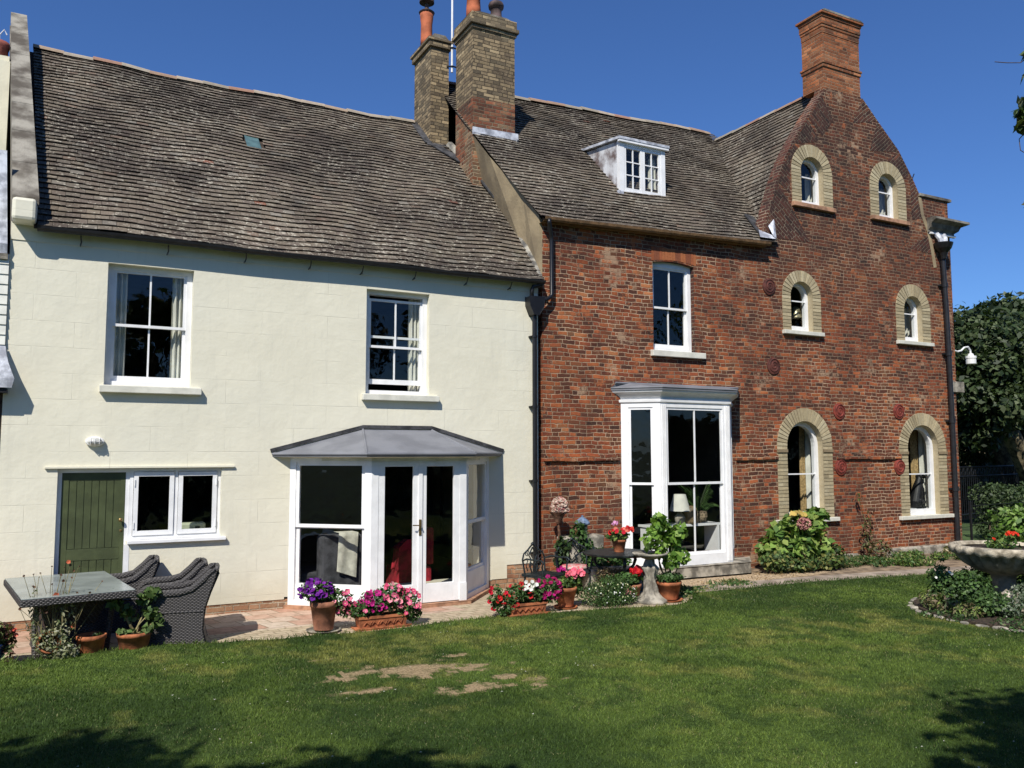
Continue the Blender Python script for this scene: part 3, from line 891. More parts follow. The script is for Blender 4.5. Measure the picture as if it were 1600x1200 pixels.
dp2 = thing('brick_downpipe', 'short black rainwater pipe at the top left of the brick wall', 'downpipe', (6.95, -.08, 4.6))
q = MB(); q.tube([(6.88, -.2, 6.02), (6.88, -.2, 5.95), (6.98, -.09, 5.78), (6.99, -.085, 5.68), (6.99, -.085, 4.78), (6.96, -.09, 4.73), (6.80, -.12, 4.64), (6.74, -.12, 4.62)], .036, 12); q.build('pipe', m_black, dp2, smooth=True)

# bulkhead lamp over the door
bl = thing('bulkhead_lamp', 'small white caged bulkhead lamp on the cream wall above the green door', 'lamp', (.275, 0, 2.3))
q = MB(); q.lathe((0, 0, 0), [(.10, 0), (.105, .03), (.098, .05), (.08, .055)], 24, sx=1.05, sy=.6)
q.v = [(.275+a, -c, 2.30+b) for a, b, c in q.v]; q.build('base', m_whitel, bl, smooth=False)
q = MB(); q.lathe((0, 0, 0), [(.08, .05), (.078, .08), (.055, .105), (.01, .115)], 20, sx=1.05, sy=.6); q.v = [(.275+a, -c, 2.30+b) for a, b, c in q.v]
q.build('glass_cover', simple('frosted_glass', (.5, .5, .46), .3, .05), bl, smooth=True)
q = MB()
for a in (-.05, 0, .05): q.tube([(.275+a, -.05, 2.30-.05), (.275+a, -.11, 2.30-.03), (.275+a, -.12, 2.30), (.275+a, -.11, 2.33), (.275+a, -.05, 2.35)], .005, 6)
q.tube([(.275-.09, -.05, 2.30), (.275-.06, -.11, 2.3), (.275+.06, -.11, 2.3), (.275+.09, -.05, 2.30)], .005, 6)
q.build('cage', m_whitel, bl)

# ==== BRICK HOUSE ==============================================================
bh = thing('brick_house', 'tall old red brick house with a steep gable and round-arched windows', 'house', (12.0, 0, 0))
W3 = (9.15, 10.10, 3.985, 5.60)
ARC = {  # x0 x1 z0 ztop (opening) ; outer top ; sill
 'UL': (12.94, 13.59, 7.19, 8.21, 8.47), 'UR': (15.27, 15.90, 7.22, 8.23, 8.50),
 'ML': (12.55, 13.17, 4.56, 5.575, 5.80), 'MR': (15.95, 16.56, 4.56, 5.575, 5.84),
 'LL': (12.34, 13.33, .86, 2.77, 3.03), 'LR': (15.89, 16.91, .80, 2.74, 3.01)}
gabL = [(11.80, 6.22), (11.84, 6.37), (12.10, 7.04), (12.30, 7.56), (12.52, 8.02), (12.77, 8.42), (13.2, 9.03), (13.66, 9.62), (13.70, 9.80)]
gabR = [(14.82, 9.80), (14.86, 9.77), (15.32, 9.36), (15.98, 8.80), (16.42, 8.22), (16.64, 7.88)]
outer = [(6.86, -.15), (6.86, 6.02), (11.80, 6.20)]+gabL+gabR+[(17.62, 7.88), (17.62, -.15)]
holes = [[(W3[0], W3[2]), (W3[0], 5.58)]+[(W3[0]+(W3[1]-W3[0])*i/8, 5.58+.05*(1-(i/4-1)**2)) for i in range(1, 8)]+[(W3[1], 5.58), (W3[1], W3[2])],
         rc(8.50, 10.90, .35, 3.1)]
for k, (x0, x1, z0_, zt, _) in ARC.items(): holes.append(arch(x0, x1, z0_, zt, 16))
mb = MB()
wall_with_holes(mb, outer, holes, 0, .25, 0, 1, 2)
# string course, broken where the windows cut it
for a, b in ((6.87, 8.36), (11.02, 12.08), (13.72, 15.66)):
    n = int((b-a)/.3)
    for i in range(n):
        x0 = a+(b-a)*i/n; x1 = a+(b-a)*(i+1)/n
        z = 2.05+.008*math.sin(x0*5)
        mb.box(x0, x1, -.045+.006*math.sin(x0*7), .0, z-.035, z+.05)
mb.box(17.62, 17.85, .25, .9, -.15, 3.5)
mb.box(17.62, 17.80, .10, .9, 3.75, 7.1)
mb.box(17.35, 17.62, .32, 9.0, -.15, 7.8, 0)
mb.box(6.86, 17.35, 8.8, 9.0, -.15, 6.0, 1)
mb.box(6.862, 17.35, .322, 8.8, 3.35, 3.6, 1)
mb.box(6.862, 17.35, .322, 8.8, -.1, .3, 1)
mb.box(12.0, 17.35, .322, 8.8, 6.1, 6.3, 1)
mb.box(11.5, 11.62, .322, 8.8, .3, 6.0, 1)
mb.box(6.862, 17.35, 4.2, 4.3, .3, 3.35, 1); mb.box(6.862, 17.35, 4.2, 4.3, 3.6, 6.1, 1); mb.box(13.0, 15.6, 3.2, 3.3, 6.3, 9.4, 1)
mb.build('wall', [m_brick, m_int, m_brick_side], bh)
# stone foot of the wall
st = MB()
st.box(14.6, 17.64, -.10, .0, -.15, .16); st.box(13.2, 14.2, -.07, 0, -.15, .12)
st.build('stone_footing', m_stone, bh, bevel=.04)

# tumbled-in courses along the gable slopes
def tumble(pts, mm, y=-.004):
    t = MB()
    for tri in pts: t.prism(tri, y, -.0005)
    return t.build('tumbled_brickwork', mm, bh)
tumble([[(11.86, 6.38), (12.10, 7.03), (12.29, 7.53), (12.60, 7.16), (13.15, 6.42)],
        [(12.31, 7.54), (12.53, 8.01), (12.77, 8.40), (12.90, 8.34), (12.66, 8.05), (12.62, 7.36)],
        [(12.79, 8.42), (13.19, 9.01), (13.5, 8.63), (13.38, 8.55)], [(13.22, 9.03), (13.64, 9.58), (13.95, 9.12), (13.6, 8.72)]], m_tumL)
tumble([[(14.86, 9.76), (15.30, 9.36), (14.55, 9.18)], [(15.32, 9.34), (15.97, 8.79), (15.05, 8.66)], [(15.99, 8.77), (16.30, 8.35), (16.16, 8.2), (15.62, 8.55)],
        [(16.32, 8.33), (16.62, 7.88), (16.75, 7.4), (16.36, 7.3)], [(16.9, 7.0), (16.98, 6.6), (16.2, 6.65)]], m_tumR)
# pale mortar fillet down the old roof line on the right, and the kneeler
mf = MB()
for a, b in zip([(16.64, 7.86), (16.72, 7.45), (16.9, 7.1), (17.0, 6.7)], [(16.72, 7.45), (16.9, 7.1), (17.0, 6.7), (17.08, 6.3)]):
    mf.beam((a[0], -.004, a[1]), (b[0], -.004, b[1]), .012, .10, upv=(1, 0, 0))
mf.build('mortar_fillet', m_rend2, bh)
gc = MB()
for a, b in zip(gabL[:-2], gabL[1:-1]):
    gc.beam((a[0]-.015, .128, a[1]+.01), (b[0]-.015, .128, b[1]+.01), .26, .04, upv=(0, 0, 1))
gc.build('gable_verge', m_brick_side, bh)
gc = MB()
for a, b in zip(gabR[1:-1], gabR[2:]):
    gc.beam((a[0]+.01, .128, a[1]+.01), (b[0]+.01, .128, b[1]+.01), .26, .03, upv=(0, 0, 1))
gc.build('gable_verge', m_brick_side, bh)
ks = MB(); ks.box(16.62, 17.72, -.04, .5, 7.882, 7.95); ks.build('coping_stone', m_coping, bh, bevel=.01)
cn = MB()
prof = [(0, 0), (.05, 0), (.05, .05), (.12, .10), (.16, .19), (.28, .24), (.30, .25), (.30, .30), (0, .33)]
# classical cornice returning round the right corner
vs = []
for d, z in prof:
    vs += [(16.86-d*.2, -d*.9, 7.09+z), (17.70+d, -d*.9, 7.09+z), (17.70+d, 6.0, 7.09+z)]
fs = []
for i in range(len(prof)-1):
    fs += [(i*3, i*3+1, i*3+4, i*3+3), (i*3+1, i*3+2, i*3+5, i*3+4)]
fs.append(tuple(i*3 for i in range(len(prof)-1, -1, -1)))
cn.add(vs, fs)
cn.build('cornice', m_coping, bh)
wl = MB(); wl.box(16.9, 17.78, -.07, 0, 7.05, 7.085); wl.build('cornice_fillet', m_white, bh)
sb = MB(); sb.box(17.45, 17.88, -.04, .9, 3.50, 3.74); sb.build('stone_block', m_stone, bh, bevel=.01)

# flank render and its boarding above the cream roof
fk = MB()
low = [(6.84, -.0, 4.9), (6.88, .5, 5.35), (6.90, 2.15, 6.95), (6.84, 2.9, 7.7), (6.80, 2.95, 7.72)]
top = [(6.80, -.0, 6.12), (6.77, .5, 6.60), (6.62, 1.5, 7.58), (6.60, 2.2, 8.24), (6.61, 2.22, 8.0)]
vs = low+top
fs = [(i, i+1, len(low)+i+1, len(low)+i) for i in range(len(low)-1)]
fk.add(vs, fs)
fk.add([(6.84, 0, 4.9), (6.86, 0, 4.9), (6.86, 0, 6.05), (6.80, 0, 6.12)], [(0, 1, 2, 3)])
fk.box(6.88, 7.0, .33, 8.8, .0, 6.0)
fk.build('flank_render', m_rend2, bh)
fh = MB()
seq = [(6.79, -.08, 5.02), (6.86, .5, 5.66), (6.92, 1.3, 6.42), (6.92, 2.15, 7.24), (6.82, 2.9, 7.93), (6.68, 3.45, 8.44)]
fh.tube([(a-.02, b, c+.02) for a, b, c in seq], [.05, .05, .05, .06, .08, .08], 6)
fh.build('verge_flashing', simple('mortar_flashing', (.30, .28, .23), .9, .3, 6, .6, 30, col2=(.10, .095, .085)), bh)
df = MB()
df.beam((6.72, 2.75, 7.86), (6.28, 3.40, 8.40), .20, .02, upv=(0, -1, 1)); df.beam((6.20, 3.42, 8.41), (6.16, 4.2, 9.12), .16, .02, upv=(0, -1, 1)); df.beam((6.15, 3.40, 8.385), (6.75, 3.40, 8.385), .10, .02, upv=(0, -1, 1))
df.beam((6.86, 1.7, 6.90), (6.74, 3.2, 8.28), .10, .03, upv=(0, -1, 1))
df.build('chimney_flashing', m_flash, bh)

# main brick-house roof
pf2, Lb = prof_fn([(-.16, 6.05), (.5, 6.66), (2.2, 8.28), (4.05, 10.02)])
def surf_b(u, v):
    y, z = pf2(v)
    s = .033*(u-6.8)-.02*math.sin(PI*min(max((u-6.8)/6, 0), 1))+.012*math.sin(u*2.3+v*1.7)
    if u > 11: s -= 0
    return (u, y, z+s)
def us_b(v): return (6.74-.05*min(v, 3.5), 14.3)
def gx(z):
    P = [(6.2, 11.85), (6.85, 12.28), (7.69, 12.72), (8.93, 13.42), (10.1, 14.25)]
    for (za, xa), (zb, xb) in zip(P, P[1:]):
        if z < zb: return xa+(xb-xa)*(z-za)/(zb-za)
    return 14.25
def skip_b(u, v):
    p = surf_b(u, v)
    return u > gx(p[2])+.25
nb = int(Lb/.122)+1
rb = tiles(surf_b, nb, us_b, .122, name='roof', parent=bh, seed=9, skip=skip_b, tintf=lambda u, v, q: tuple(x*.92 for x in tint_roof(u+17, v, q)))
ul = MB()
ul.add([(6.80, -.12, 6.02), (11.9, -.12, 6.19), (14.2, 4.05, 10.22), (6.55, 4.05, 9.97), (6.8, 8.9, 6.0), (14.2, 8.9, 6.2)], [(0, 1, 2, 3), (3, 2, 5, 4)])
ul.build('roof_boarding', m_darkw, rb)
ridge((6.55, 14.1), lambda x: (4.06, surf_b(x, Lb)[2]+.01), rb, 5, r=.11)
# gable roof, its left slope in view
gp, Lg = prof_fn([(11.98, 6.30), (12.25, 6.85), (12.67, 7.69), (13.36, 8.93), (14.12, 9.98)])
def surf_g(u, v):
    x, z = gp(v)
    return (x+.012*math.sin(u*3), 8.0-u, z+.010*math.sin(u*2.4+v))
def us_g(v):
    x, z = gp(v)
    yb = -.12+(z-6.12)/.95      # where this height meets the main slope
    return (8.0-min(yb+.5, 8), 7.76)
rg = tiles(surf_g, int(Lg/.122)+1, us_g, .122, name='gable_roof', parent=bh, seed=14, tintf=lambda u, v, q: tuple(x*1.0 for x in tint_roof(u+40, v, q)))
ul = MB()
ul.add([(12.05, .3, 6.3), (14.14, .3, 9.94), (14.14, 9, 9.94), (12.05, 9, 6.3), (16.45, .24, 7.93), (16.45, 9, 7.93), (17.6, .24, 7.84), (17.6, 9, 7.84), (17.6, 9, 6), (12.05, 9, 6)], [(0, 1, 2, 3), (1, 4, 5, 2), (4, 6, 7, 5), (9, 3, 2, 5, 7, 8)])
ul.build('gable_boarding', m_darkw, rg)
ridge((.35, 4.0), lambda y: (14.14, 10.0-.005*y), rg, 8, axis='y', r=.10)
vl = MB()
pts = [(14.02, 3.92, 9.98), (13.42, 2.95, 9.03), (12.95, 2.2, 8.25), (12.62, 1.45, 7.62), (12.30, .78, 6.96), (12.1, .45, 6.62)]
vl.tube([(a-.02, b-.03, c+.05) for a, b, c in pts], [.03, .035, .02, .035, .025, .02], 5)
vl.build('valley_lead', m_leadl, rb)
vf = MB()
vf.add([(11.98, -.16, 6.36), (12.10, -.12, 6.34), (12.22, .05, 6.90), (12.03, .12, 6.80)], [(0, 1, 2, 3)])
vf.add([(11.62, -.17, 6.30), (12.02, -.19, 6.30), (12.0, -.1, 6.40), (11.8, .05, 6.52)], [(0, 1, 2, 3)])
vf.build('valley_flashing', m_leadl, rb)
ft_ = MB(); ft_.beam((11.86, -.02, 6.42), (12.08, .6, 6.98), .2, .03, upv=(0, -1, 1)); ft_.build('valley_foot', m_flash, rb)

gb = MB()
vs = []; fs = []; n = 20
for i in range(n+1):
    x = 6.80+(11.86-6.80)*i/n; z = 6.045+.033*(x-6.8)
    for k in range(6):
        t = PI+PI*k/5
        vs.append((x, -.165+.06*math.cos(t), z+.065*math.sin(t)))
for i in range(n):
    for k in range(5): fs.append((i*6+k, i*6+k+1, (i+1)*6+k+1, (i+1)*6+k))
gb.add(vs, fs); gb.add([(v[0], -.165+(v[1]+.165)*.85, v[2]+.008) for v in vs], [tuple(reversed(f)) for f in fs])
gb.add([(6.8, -.105, 5.98), (11.86, -.105, 6.15), (11.86, -.105, 6.22), (6.8, -.105, 6.05), (6.8, 0, 5.98), (11.86, 0, 6.15)], [(0, 1, 2, 3), (0, 4, 5, 1)])
gb.build('gutter', m_brown, bh)

# dormer
DX0, DX1, DY, DZ0, DZ1 = 9.13, 10.22, .93, 7.08, 8.16
dr = MB()
dr.ring([(DX0, DZ0), (DX0, DZ1), (DX1, DZ1), (DX1, DZ0)], [(DX0+.10, DZ0+.10), (DX0+.10, DZ1-.09), (DX1-.10, DZ1-.09), (DX1-.10, DZ0+.10)], DY, DY+.1, closed=True)
dormer = dr.build('dormer', m_white, bh)
m_cheek = simple('peeling_cheek', (.60, .61, .62), .7, .1, 3.2, .3, 30, col2=(.13, .09, .08))
for x0, x1 in ((DX0+.005, DX0+.05), (DX1-.05, DX1-.005)):
    ck = MB(); ck.prism([(DY+.1, DZ0-.05), (DY+.1, DZ1+.0), (2.35, DZ1+.16), (2.3, 8.2), (1.2, 7.2)], x0, x1, axis='x'); ck.build('dormer_cheek', m_cheek, dormer)
drf = MB()
drf.add([(x, y, z) for x in (DX0-.06, DX1+.06) for y, z in ((DY-.07, DZ1+.0), (2.42, DZ1+.20), (2.42, DZ1+.25), (DY-.07, DZ1+.05))], [(0, 1, 2, 3), (7, 6, 5, 4), (0, 4, 5, 1), (1, 5, 6, 2), (2, 6, 7, 3), (3, 7, 4, 0)])
drf.build('dormer_roof', m_leadl, dormer)
fc = MB(); fc.box(DX0-.05, DX1+.05, DY-.06, DY-.001, DZ1-.045, DZ1-.002); fc.build('dormer_fascia', m_white, dormer)
ds = MB(); ds.box(DX0-.04, DX1+.04, DY-.05, DY+.05, DZ0-.045, DZ0); ds.build('sill', m_white, dormer)
dl = MB()
dl.box(DX0-.10, DX0+.03, DY-.09, DY+.1, DZ0-.09, DZ0+.06); dl.box(DX1-.03, DX1+.09, DY-.09, DY+.1, DZ0-.10, DZ0+.0); dl.box(DX0, DX1, DY-.08, DY, DZ0-.10, DZ0-.05)
dl.build('dormer_apron', m_leadl, dormer, bevel=.02)
g = MB(); cb = MB()
xm = (DX0+DX1)/2
for a, b in ((DX0+.102, xm-.004), (xm+.004, DX1-.102)):
    cb.ring([(a, DZ0+.102), (a, DZ1-.092), (b, DZ1-.092), (b, DZ0+.102)], [(a+.05, DZ0+.16), (a+.05, DZ1-.14), (b-.05, DZ1-.14), (b-.05, DZ0+.16)], DY+.01, DY+.055, closed=True)
    m_ = (a+b)/2; h_ = (DZ1-.14-DZ0-.16)
    cb.box(m_-.010, m_+.010, DY+.018, DY+.045, DZ0+.16, DZ1-.14)
    for k in (1, 2): z = DZ0+.16+h_*k/3; cb.box(a+.05, b-.05, DY+.020, DY+.043, z-.010, z+.010)
    g.add([(a+.04, DY+.035, DZ0+.15), (b-.04, DY+.035, DZ0+.15), (b-.04, DY+.035, DZ1-.13), (a+.04, DY+.035, DZ1-.13)], [(0, 1, 2, 3)])
cb.build('casement', m_white, dormer); g.build('pane', m_glass, dormer)

# first-floor sash with its soldier arch
sash_window(bh, W3[0], W3[1], W3[2], 5.58, (9.08, 10.29, 3.87, 3.985, .08), meet=.50, arched=.05, yf=.10)
q = random.Random(4)
sa = MB(); n = 17
for i in range(n):
    a = 9.13+(10.16-9.13)*i/n; b = 9.13+(10.16-9.13)*(i+1)/n-.007
    za = 5.60+.05*(1-((a+b-2*9.645)/1.03)**2); 
    c = q.choice([(.32, .10, .042), (.27, .085, .035), (.36, .125, .05), (.22, .075, .038)])
    sa.box(a, b, -.006+q.uniform(-.003, .002), .0, za-.0, 5.86+q.uniform(-.003, .003), 0, c)
sa.build('soldier_arch', m_vous, bh)

# round-arched windows with buff brick surrounds
def arched_window(key, surround=.29, big=False):
    x0, x1, z0_, zt, zo = ARC[key]
    cx = (x0+x1)/2; r = (x1-x0)/2; zc = zt-r; R1 = zo-zc
    sw = R1-r
    q = random.Random(hash(key) % 1000 if False else ord(key[0])*7+ord(key[1]))
    sr = MB()
    def col():
        b = q.choice([(.40, .33, .20), (.45, .375, .23), (.37, .305, .185), (.47, .40, .255), (.42, .35, .215)])
        k = q.uniform(.82, 1.12); return tuple(v*k for v in b)
    jx0, jx1 = x0-sw*.98, x1+sw*.98
    # mortar bed
    bed = [(jx0, z0_)]+[(cx-R1*math.cos(PI*i/16), zc+R1*math.sin(PI*i/16)) for i in range(17)]+[(jx1, z0_)]
    inn = [(x0, z0_)]+[(cx-r*math.cos(PI*i/16), zc+r*math.sin(PI*i/16)) for i in range(17)]+[(x1, z0_)]
    sr.ring(bed, inn, -.003, .0, 0, (.22, .175, .12))
    n = int(PI*(R1+r)/2/.072)
    for i in range(n):
        a0 = PI*(i+.10)/n; a1 = PI*(i+.90)/n
        ro_ = R1-.004+q.uniform(-.006, .004); y = -.012-q.uniform(0, .006)
        P = [(cx-r*math.cos(a0), zc+r*math.sin(a0)), (cx-ro_*math.cos(a0), zc+ro_*math.sin(a0)), (cx-ro_*math.cos(a1), zc+ro_*math.sin(a1)), (cx-r*math.cos(a1), zc+r*math.sin(a1))]
        sr.prism(P, y, -.001, 0, col())
    hh = .0715; m_ = int(round((zc-z0_)/hh)); hh = (zc-z0_)/m_
    for k in range(m_):
        za = z0_+k*hh+.005; zb = za+hh-.011
        for side in (0, 1):
            a, b = (jx0, x0) if side == 0 else (x1, jx1)
            sp = (a+b)/2 if k % 2 else None
            y = -.012-q.uniform(0, .005)
            if sp and big: sr.box(a, sp-.003, y, -.001, za, zb, 0, col()); sr.box(sp+.003, b, y-.001, -.001, za, zb, 0, col())
            else: sr.box(a, b, y, -.001, za, zb, 0, col())
            # bricks of the reveal
            if side == 1: sr.box(x1-.0, x1+.003, .0, .12, za, zb, 0, col())
    # reveal lining
    lin = [(x0+.003, z0_)]+[(cx-(r-.003)*math.cos(PI*i/16), zc+(r-.003)*math.sin(PI*i/16)) for i in range(17)]+[(x1-.003, z0_)]
    sr.ring(inn, lin, .0005, .13, 0, (.42, .35, .22))
    if big:
        zi = zc-.12
        for a, b in ((jx0-.01, x0-.0), (x1+.0, jx1+.01)): sr.box(a, b, -.035, -.001, zi, zi+.06, 0, (.26, .2, .12))
    wd_ = MB()
    ft = .085 if big else .065
    A = [(x0+.001, z0_)]+[(cx-(r-.001)*math.cos(PI*i/16), zc+(r-.001)*math.sin(PI*i/16)) for i in range(17)]+[(x1-.001, z0_)]
    B = [(x0+ft, z0_+.12)]+[(cx-(r-ft)*math.cos(PI*i/16), zc+(r-ft)*math.sin(PI*i/16)) for i in range(17)]+[(x1-ft, z0_+.12)]
    wd_.ring(A, B, .12, .22, closed=False)
    wd_.box(x0, x1, .118, .22, z0_-.0, z0_+.121)
    wo = wd_.build('window', m_white, bh)
    sr.build('brick_surround', m_vous, wo)
    zb = zc+(.0 if not big else -.55)
    if not big: zb = zc-.07
    br = MB(); br.box(x0+ft-.005, x1-ft+.005, .135, .17, zb-.012, zb+.012); 
    br.build('sash_bar', m_white, wo)
    g = MB(); PP = [(x0+ft-.004, z0_+.115)]+[(cx-(r-ft+.004)*math.cos(PI*i/16), zc+(r-ft+.004)*math.sin(PI*i/16)) for i in range(17)]+[(x1-ft+.004, z0_+.115)]
    g.add([(a, .155, b) for a, b in PP], [tuple(range(len(PP)))])
    g.build('pane', m_glass, wo)
    up = key[0] == 'U'
    d = .05
    s = MB()
    zz = z0_
    ex = .02 if not big else .09
    s.box(jx0-ex, jx1+ex, -d-.03, .12, zz-(.075 if not up else .085), zz+.002)
    s.build('sill', m_sillbrick if up else m_sill, wo, bevel=.008)
    # white inner splay on the right seen through the glass
    sp = MB(); 
    A2 = [(x0+ft*.6, z0_)]+[(cx-(r-ft*.6)*math.cos(PI*i/16), zc+(r-ft*.6)*math.sin(PI*i/16)) for i in range(17)]+[(x1-ft*.6, z0_)]
    B2 = [(x0-.02, z0_)]+[(cx-(r+.02)*math.cos(PI*i/16), zc+(r+.02)*math.sin(PI*i/16)) for i in range(17)]+[(x1+.02, z0_)]
    vs = [(a, .222, b) for a, b in A2]+[(a, .27, b) for a, b in B2]
    k = len(A2)
    sp.add(vs, [(i, i+1, k+i+1, k+i) for i in range(k-1)])
    sp.build('inner_splay', m_white, wo)
    return wo
for k in ARC: arched_window(k, big=(k[0] == 'L'))

# canted bay of the brick house
q2 = MB()
CL, CFL, CFR, CR, CY = 8.42, 8.90, 10.46, 10.94, -.48
LA2, LB2 = (CL, 0), (CFL, CY); FA2, FB2 = LB2, (CFR, CY); RA2, RB2 = (CFR, CY), (CR, 0)
l2 = math.dist(LA2, LB2); f2_ = CFR-CFL
zb0, zb1 = .22, 3.12
for a, b, L in ((LA2, LB2, l2), (RA2, RB2, l2)):
    panel(q2, a, b, 0, .13, zb0, zb1, .09, -.045); panel(q2, a, b, L-.13, L, zb0, zb1, .09, -.045)
    panel(q2, a, b, .13, L-.13, zb0, .42, .09, -.045); panel(q2, a, b, .13, L-.13, 2.93, zb1, .09, -.045)
panel(q2, FA2, FB2, 0, .13, zb0, zb1, .09, -.045); panel(q2, FA2, FB2, f2_-.17, f2_, zb0, zb1, .09, -.045)
panel(q2, FA2, FB2, .13, f2_-.17, zb0, .40, .09, -.045); panel(q2, FA2, FB2, .13, f2_-.17, 2.93, zb1, .09, -.045)
# fluted pilaster strips
for t in (.03, .065, .10): panel(q2, FA2, FB2, t, t+.015, .25, 2.98, .02, .008); panel(q2, FA2, FB2, f2_-t-.015, f2_-t, .25, 2.98, .02, .008)
b2 = q2.build('bay_window', m_white, bh)
def bay2_glaz(a, b, t0, t1, bars, za=.40, zm=1.62, zt=2.93):
    s = MB(); g = MB()
    for z0_, z1_, off in ((zm-.02, zt, -.03), (za, zm+.02, -.062)):
        panel(s, a, b, t0, t0+.04, z0_, z1_, .03, off); panel(s, a, b, t1-.04, t1, z0_, z1_, .03, off)
        panel(s, a, b, t0+.04, t1-.04, z0_, z0_+.04, .03, off); panel(s, a, b, t0+.04, t1-.04, z1_-.04, z1_, .03, off)
        if bars: m_ = (t0+t1)/2; panel(s, a, b, m_-.012, m_+.012, z0_+.04, z1_-.04, .022, off)
        p, q_ = side_pt(a, b, t0+.03, off), side_pt(a, b, t1-.03, off)
        g.add([(p[0], p[1], z0_+.03), (q_[0], q_[1], z0_+.03), (q_[0], q_[1], z1_-.03), (p[0], p[1], z1_-.03)], [(0, 1, 2, 3)])
    s.build('bay_sash', m_white, b2); g.build('pane', m_glass, b2)
bay2_glaz(LA2, LB2, .13, l2-.13, False); bay2_glaz(RA2, RB2, .13, l2-.13, False); bay2_glaz(FA2, FB2, .13, f2_-.17, True)
cr2 = MB()
def offs(d): 
    k = d*.41
    return [(CL-d*1.41, 0), (CFL-k, CY-d), (CFR+k, CY-d), (CR+d*1.41, 0)]
lv = [(.0, 3.0), (.025, 3.02), (.03, 3.06), (.0, 3.07), (.01, 3.10), (.06, 3.15), (.12, 3.19), (.13, 3.22)]
vs = [(p[0], p[1], z) for d, z in lv for p in offs(d)]
cr2.add(vs, [(i*4+j, i*4+j+1, i*4+j+5, i*4+j+4) for i in range(len(lv)-1) for j in range(3)])
cr2.build('bay_cornice', m_white, b2)
lr2 = MB()
o1 = offs(.145)
lr2.add([(p[0], p[1], z) for z in (3.222, 3.262) for p in o1]+[(8.55, -.02, 3.36), (10.8, -.02, 3.36), (8.30, -.02, 3.34), (11.07, -.02, 3.34)],
        [(0, 1, 5, 4), (1, 2, 6, 5), (2, 3, 7, 6), (4, 5, 8, 10), (5, 6, 9, 8), (6, 7, 11, 9), (0, 3, 2, 1)])
lr2.tube([(8.29, -.03, 3.355), (11.09, -.03, 3.355)], .022, 6)
lr2.tube([(p[0], p[1], 3.262) for p in o1], .014, 6)
lr2.build('lead_roof', m_lead, b2)
ss = MB(); ss.prism([(CL-.1, 0), (CFL-.08, CY-.12), (CFR+.3, CY-.12), (CR+.35, 0)], .04, .215, axis='z'); ss.build('stone_sill', m_stone, b2, bevel=.015)

# iron wall-tie plates
def spiral(o, c, r=.165):
    pts = []
    n = 60
    for i in range(n): 
        t = i/n; a = t*2*PI*2.3; rr = r*.82*(1-t)+.015
        pts.append((rr*math.cos(a), -.03, rr*math.sin(a)))
    return pts
tp = thing('wall_tie_plate', 'dark round spiral iron tie plate on the brick wall left of the middle arched window', 'tie plate', (11.977, 0, 5.388), 0, 'round iron wall-tie plates')
q = MB(); q.lathe((0, 0, 0), [(.165, 0), (.165, .02), (.12, .03), (.0001, .032)], 28); q.v = [(a, -c, b) for a, b, c in q.v]; q.build('disc', m_spiral_d, tp, local=True)
q = MB(); q.tube(spiral(None, None), [.012]*60, 6); q.build('spiral_rib', m_spiral_d, tp, local=True)
TL = [(12.039, 3.828, 'dark round spiral iron tie plate beside the top right of the white bay window', m_spiral_d),
      (13.825, 2.985, 'red spiral iron tie plate upper right of the left arched ground-floor window', m_spiral),
      (15.645, 3.022, 'red spiral iron tie plate upper left of the right arched ground-floor window', m_spiral),
      (13.815, 1.855, 'red spiral tie plate under the string course, right of the left ground-floor arched window', m_spiral),
      (15.60, 1.84, 'red spiral tie plate under the string course, left of the right ground-floor arched window', m_spiral)]
for x, z, lab, mm in TL:
    c = copy_tree(tp); c.location = (x, 0, z); c['label'] = lab
    if mm is m_spiral:
        for ch in c.children:
            ch.data = ch.data.copy(); ch.data.materials[0] = mm

# right downpipe
dp = thing('gable_downpipe', 'tall dark iron downpipe with a flared hopper at the right end of the gable', 'downpipe', (17.25, -.1, .1))
q = MB(); q.tube([(17.21, -.11, 6.60), (17.26, -.11, 5.2), (17.29, -.11, 3.0), (17.30, -.11, .12)], .052, 12)
for z, x in ((5.9, 17.235), (4.35, 17.27), (2.85, 17.29), (1.35, 17.297)): q.tube([(x, -.11, z-.05), (x, -.11, z+.05)], .066, 12); q.box(x-.09, x+.09, -.06, 0, z-.02, z+.02)
q.build('pipe', m_gutter, dp)
q = MB(); q.lathe((17.20, -.14, 6.48), [(.06, 0), (.07, .06), (.09, .14), (.17, .24), (.20, .32), (.21, .36), (.18, .365)], 16); q.build('hopper', m_black, dp)
q = MB(); q.tube([(17.1, -.05, 7.06), (17.12, -.12, 6.95), (17.16, -.14, 6.83)], .06, 8); q.tube([(17.34, -.05, 7.06), (17.30, -.12, 6.95), (17.26, -.14, 6.83)], .06, 8); q.build('lead_spout', m_leadl, dp)

# swan-neck lamp
lp = thing('swan_neck_lamp', 'white swan-neck lamp on a bracket at the far right corner of the brick house', 'lamp', (17.8, .2, 4.3))
q = MB(); q.tube([(17.74, .2, 4.50), (17.86, .2, 4.50), (18.05, .2, 4.47), (18.18, .2, 4.50), (18.30, .2, 4.58), (18.44, .2, 4.60), (18.52, .2, 4.52), (18.53, .2, 4.44)], .022, 8)
q.box(17.80, 17.85, .17, .23, 4.18, 4.48); q.build('arm', m_whitel, lp)
q = MB(); q.lathe((18.53, .2, 4.20), [(.10, 0), (.11, .01), (.11, .12), (.12, .14), (.12, .19), (.07, .20), (.05, .25)], 16); q.build('lamp_shade', m_whitel, lp)

# small rod on the gable
q = MB(); q.tube([(16.50, .15, 8.05), (16.66, .15, 8.38), (16.70, .15, 8.45)], .012, 6); tag(q.build('iron_spike', m_black), 'short dark iron rod sticking up from the right gable slope', 'rod')

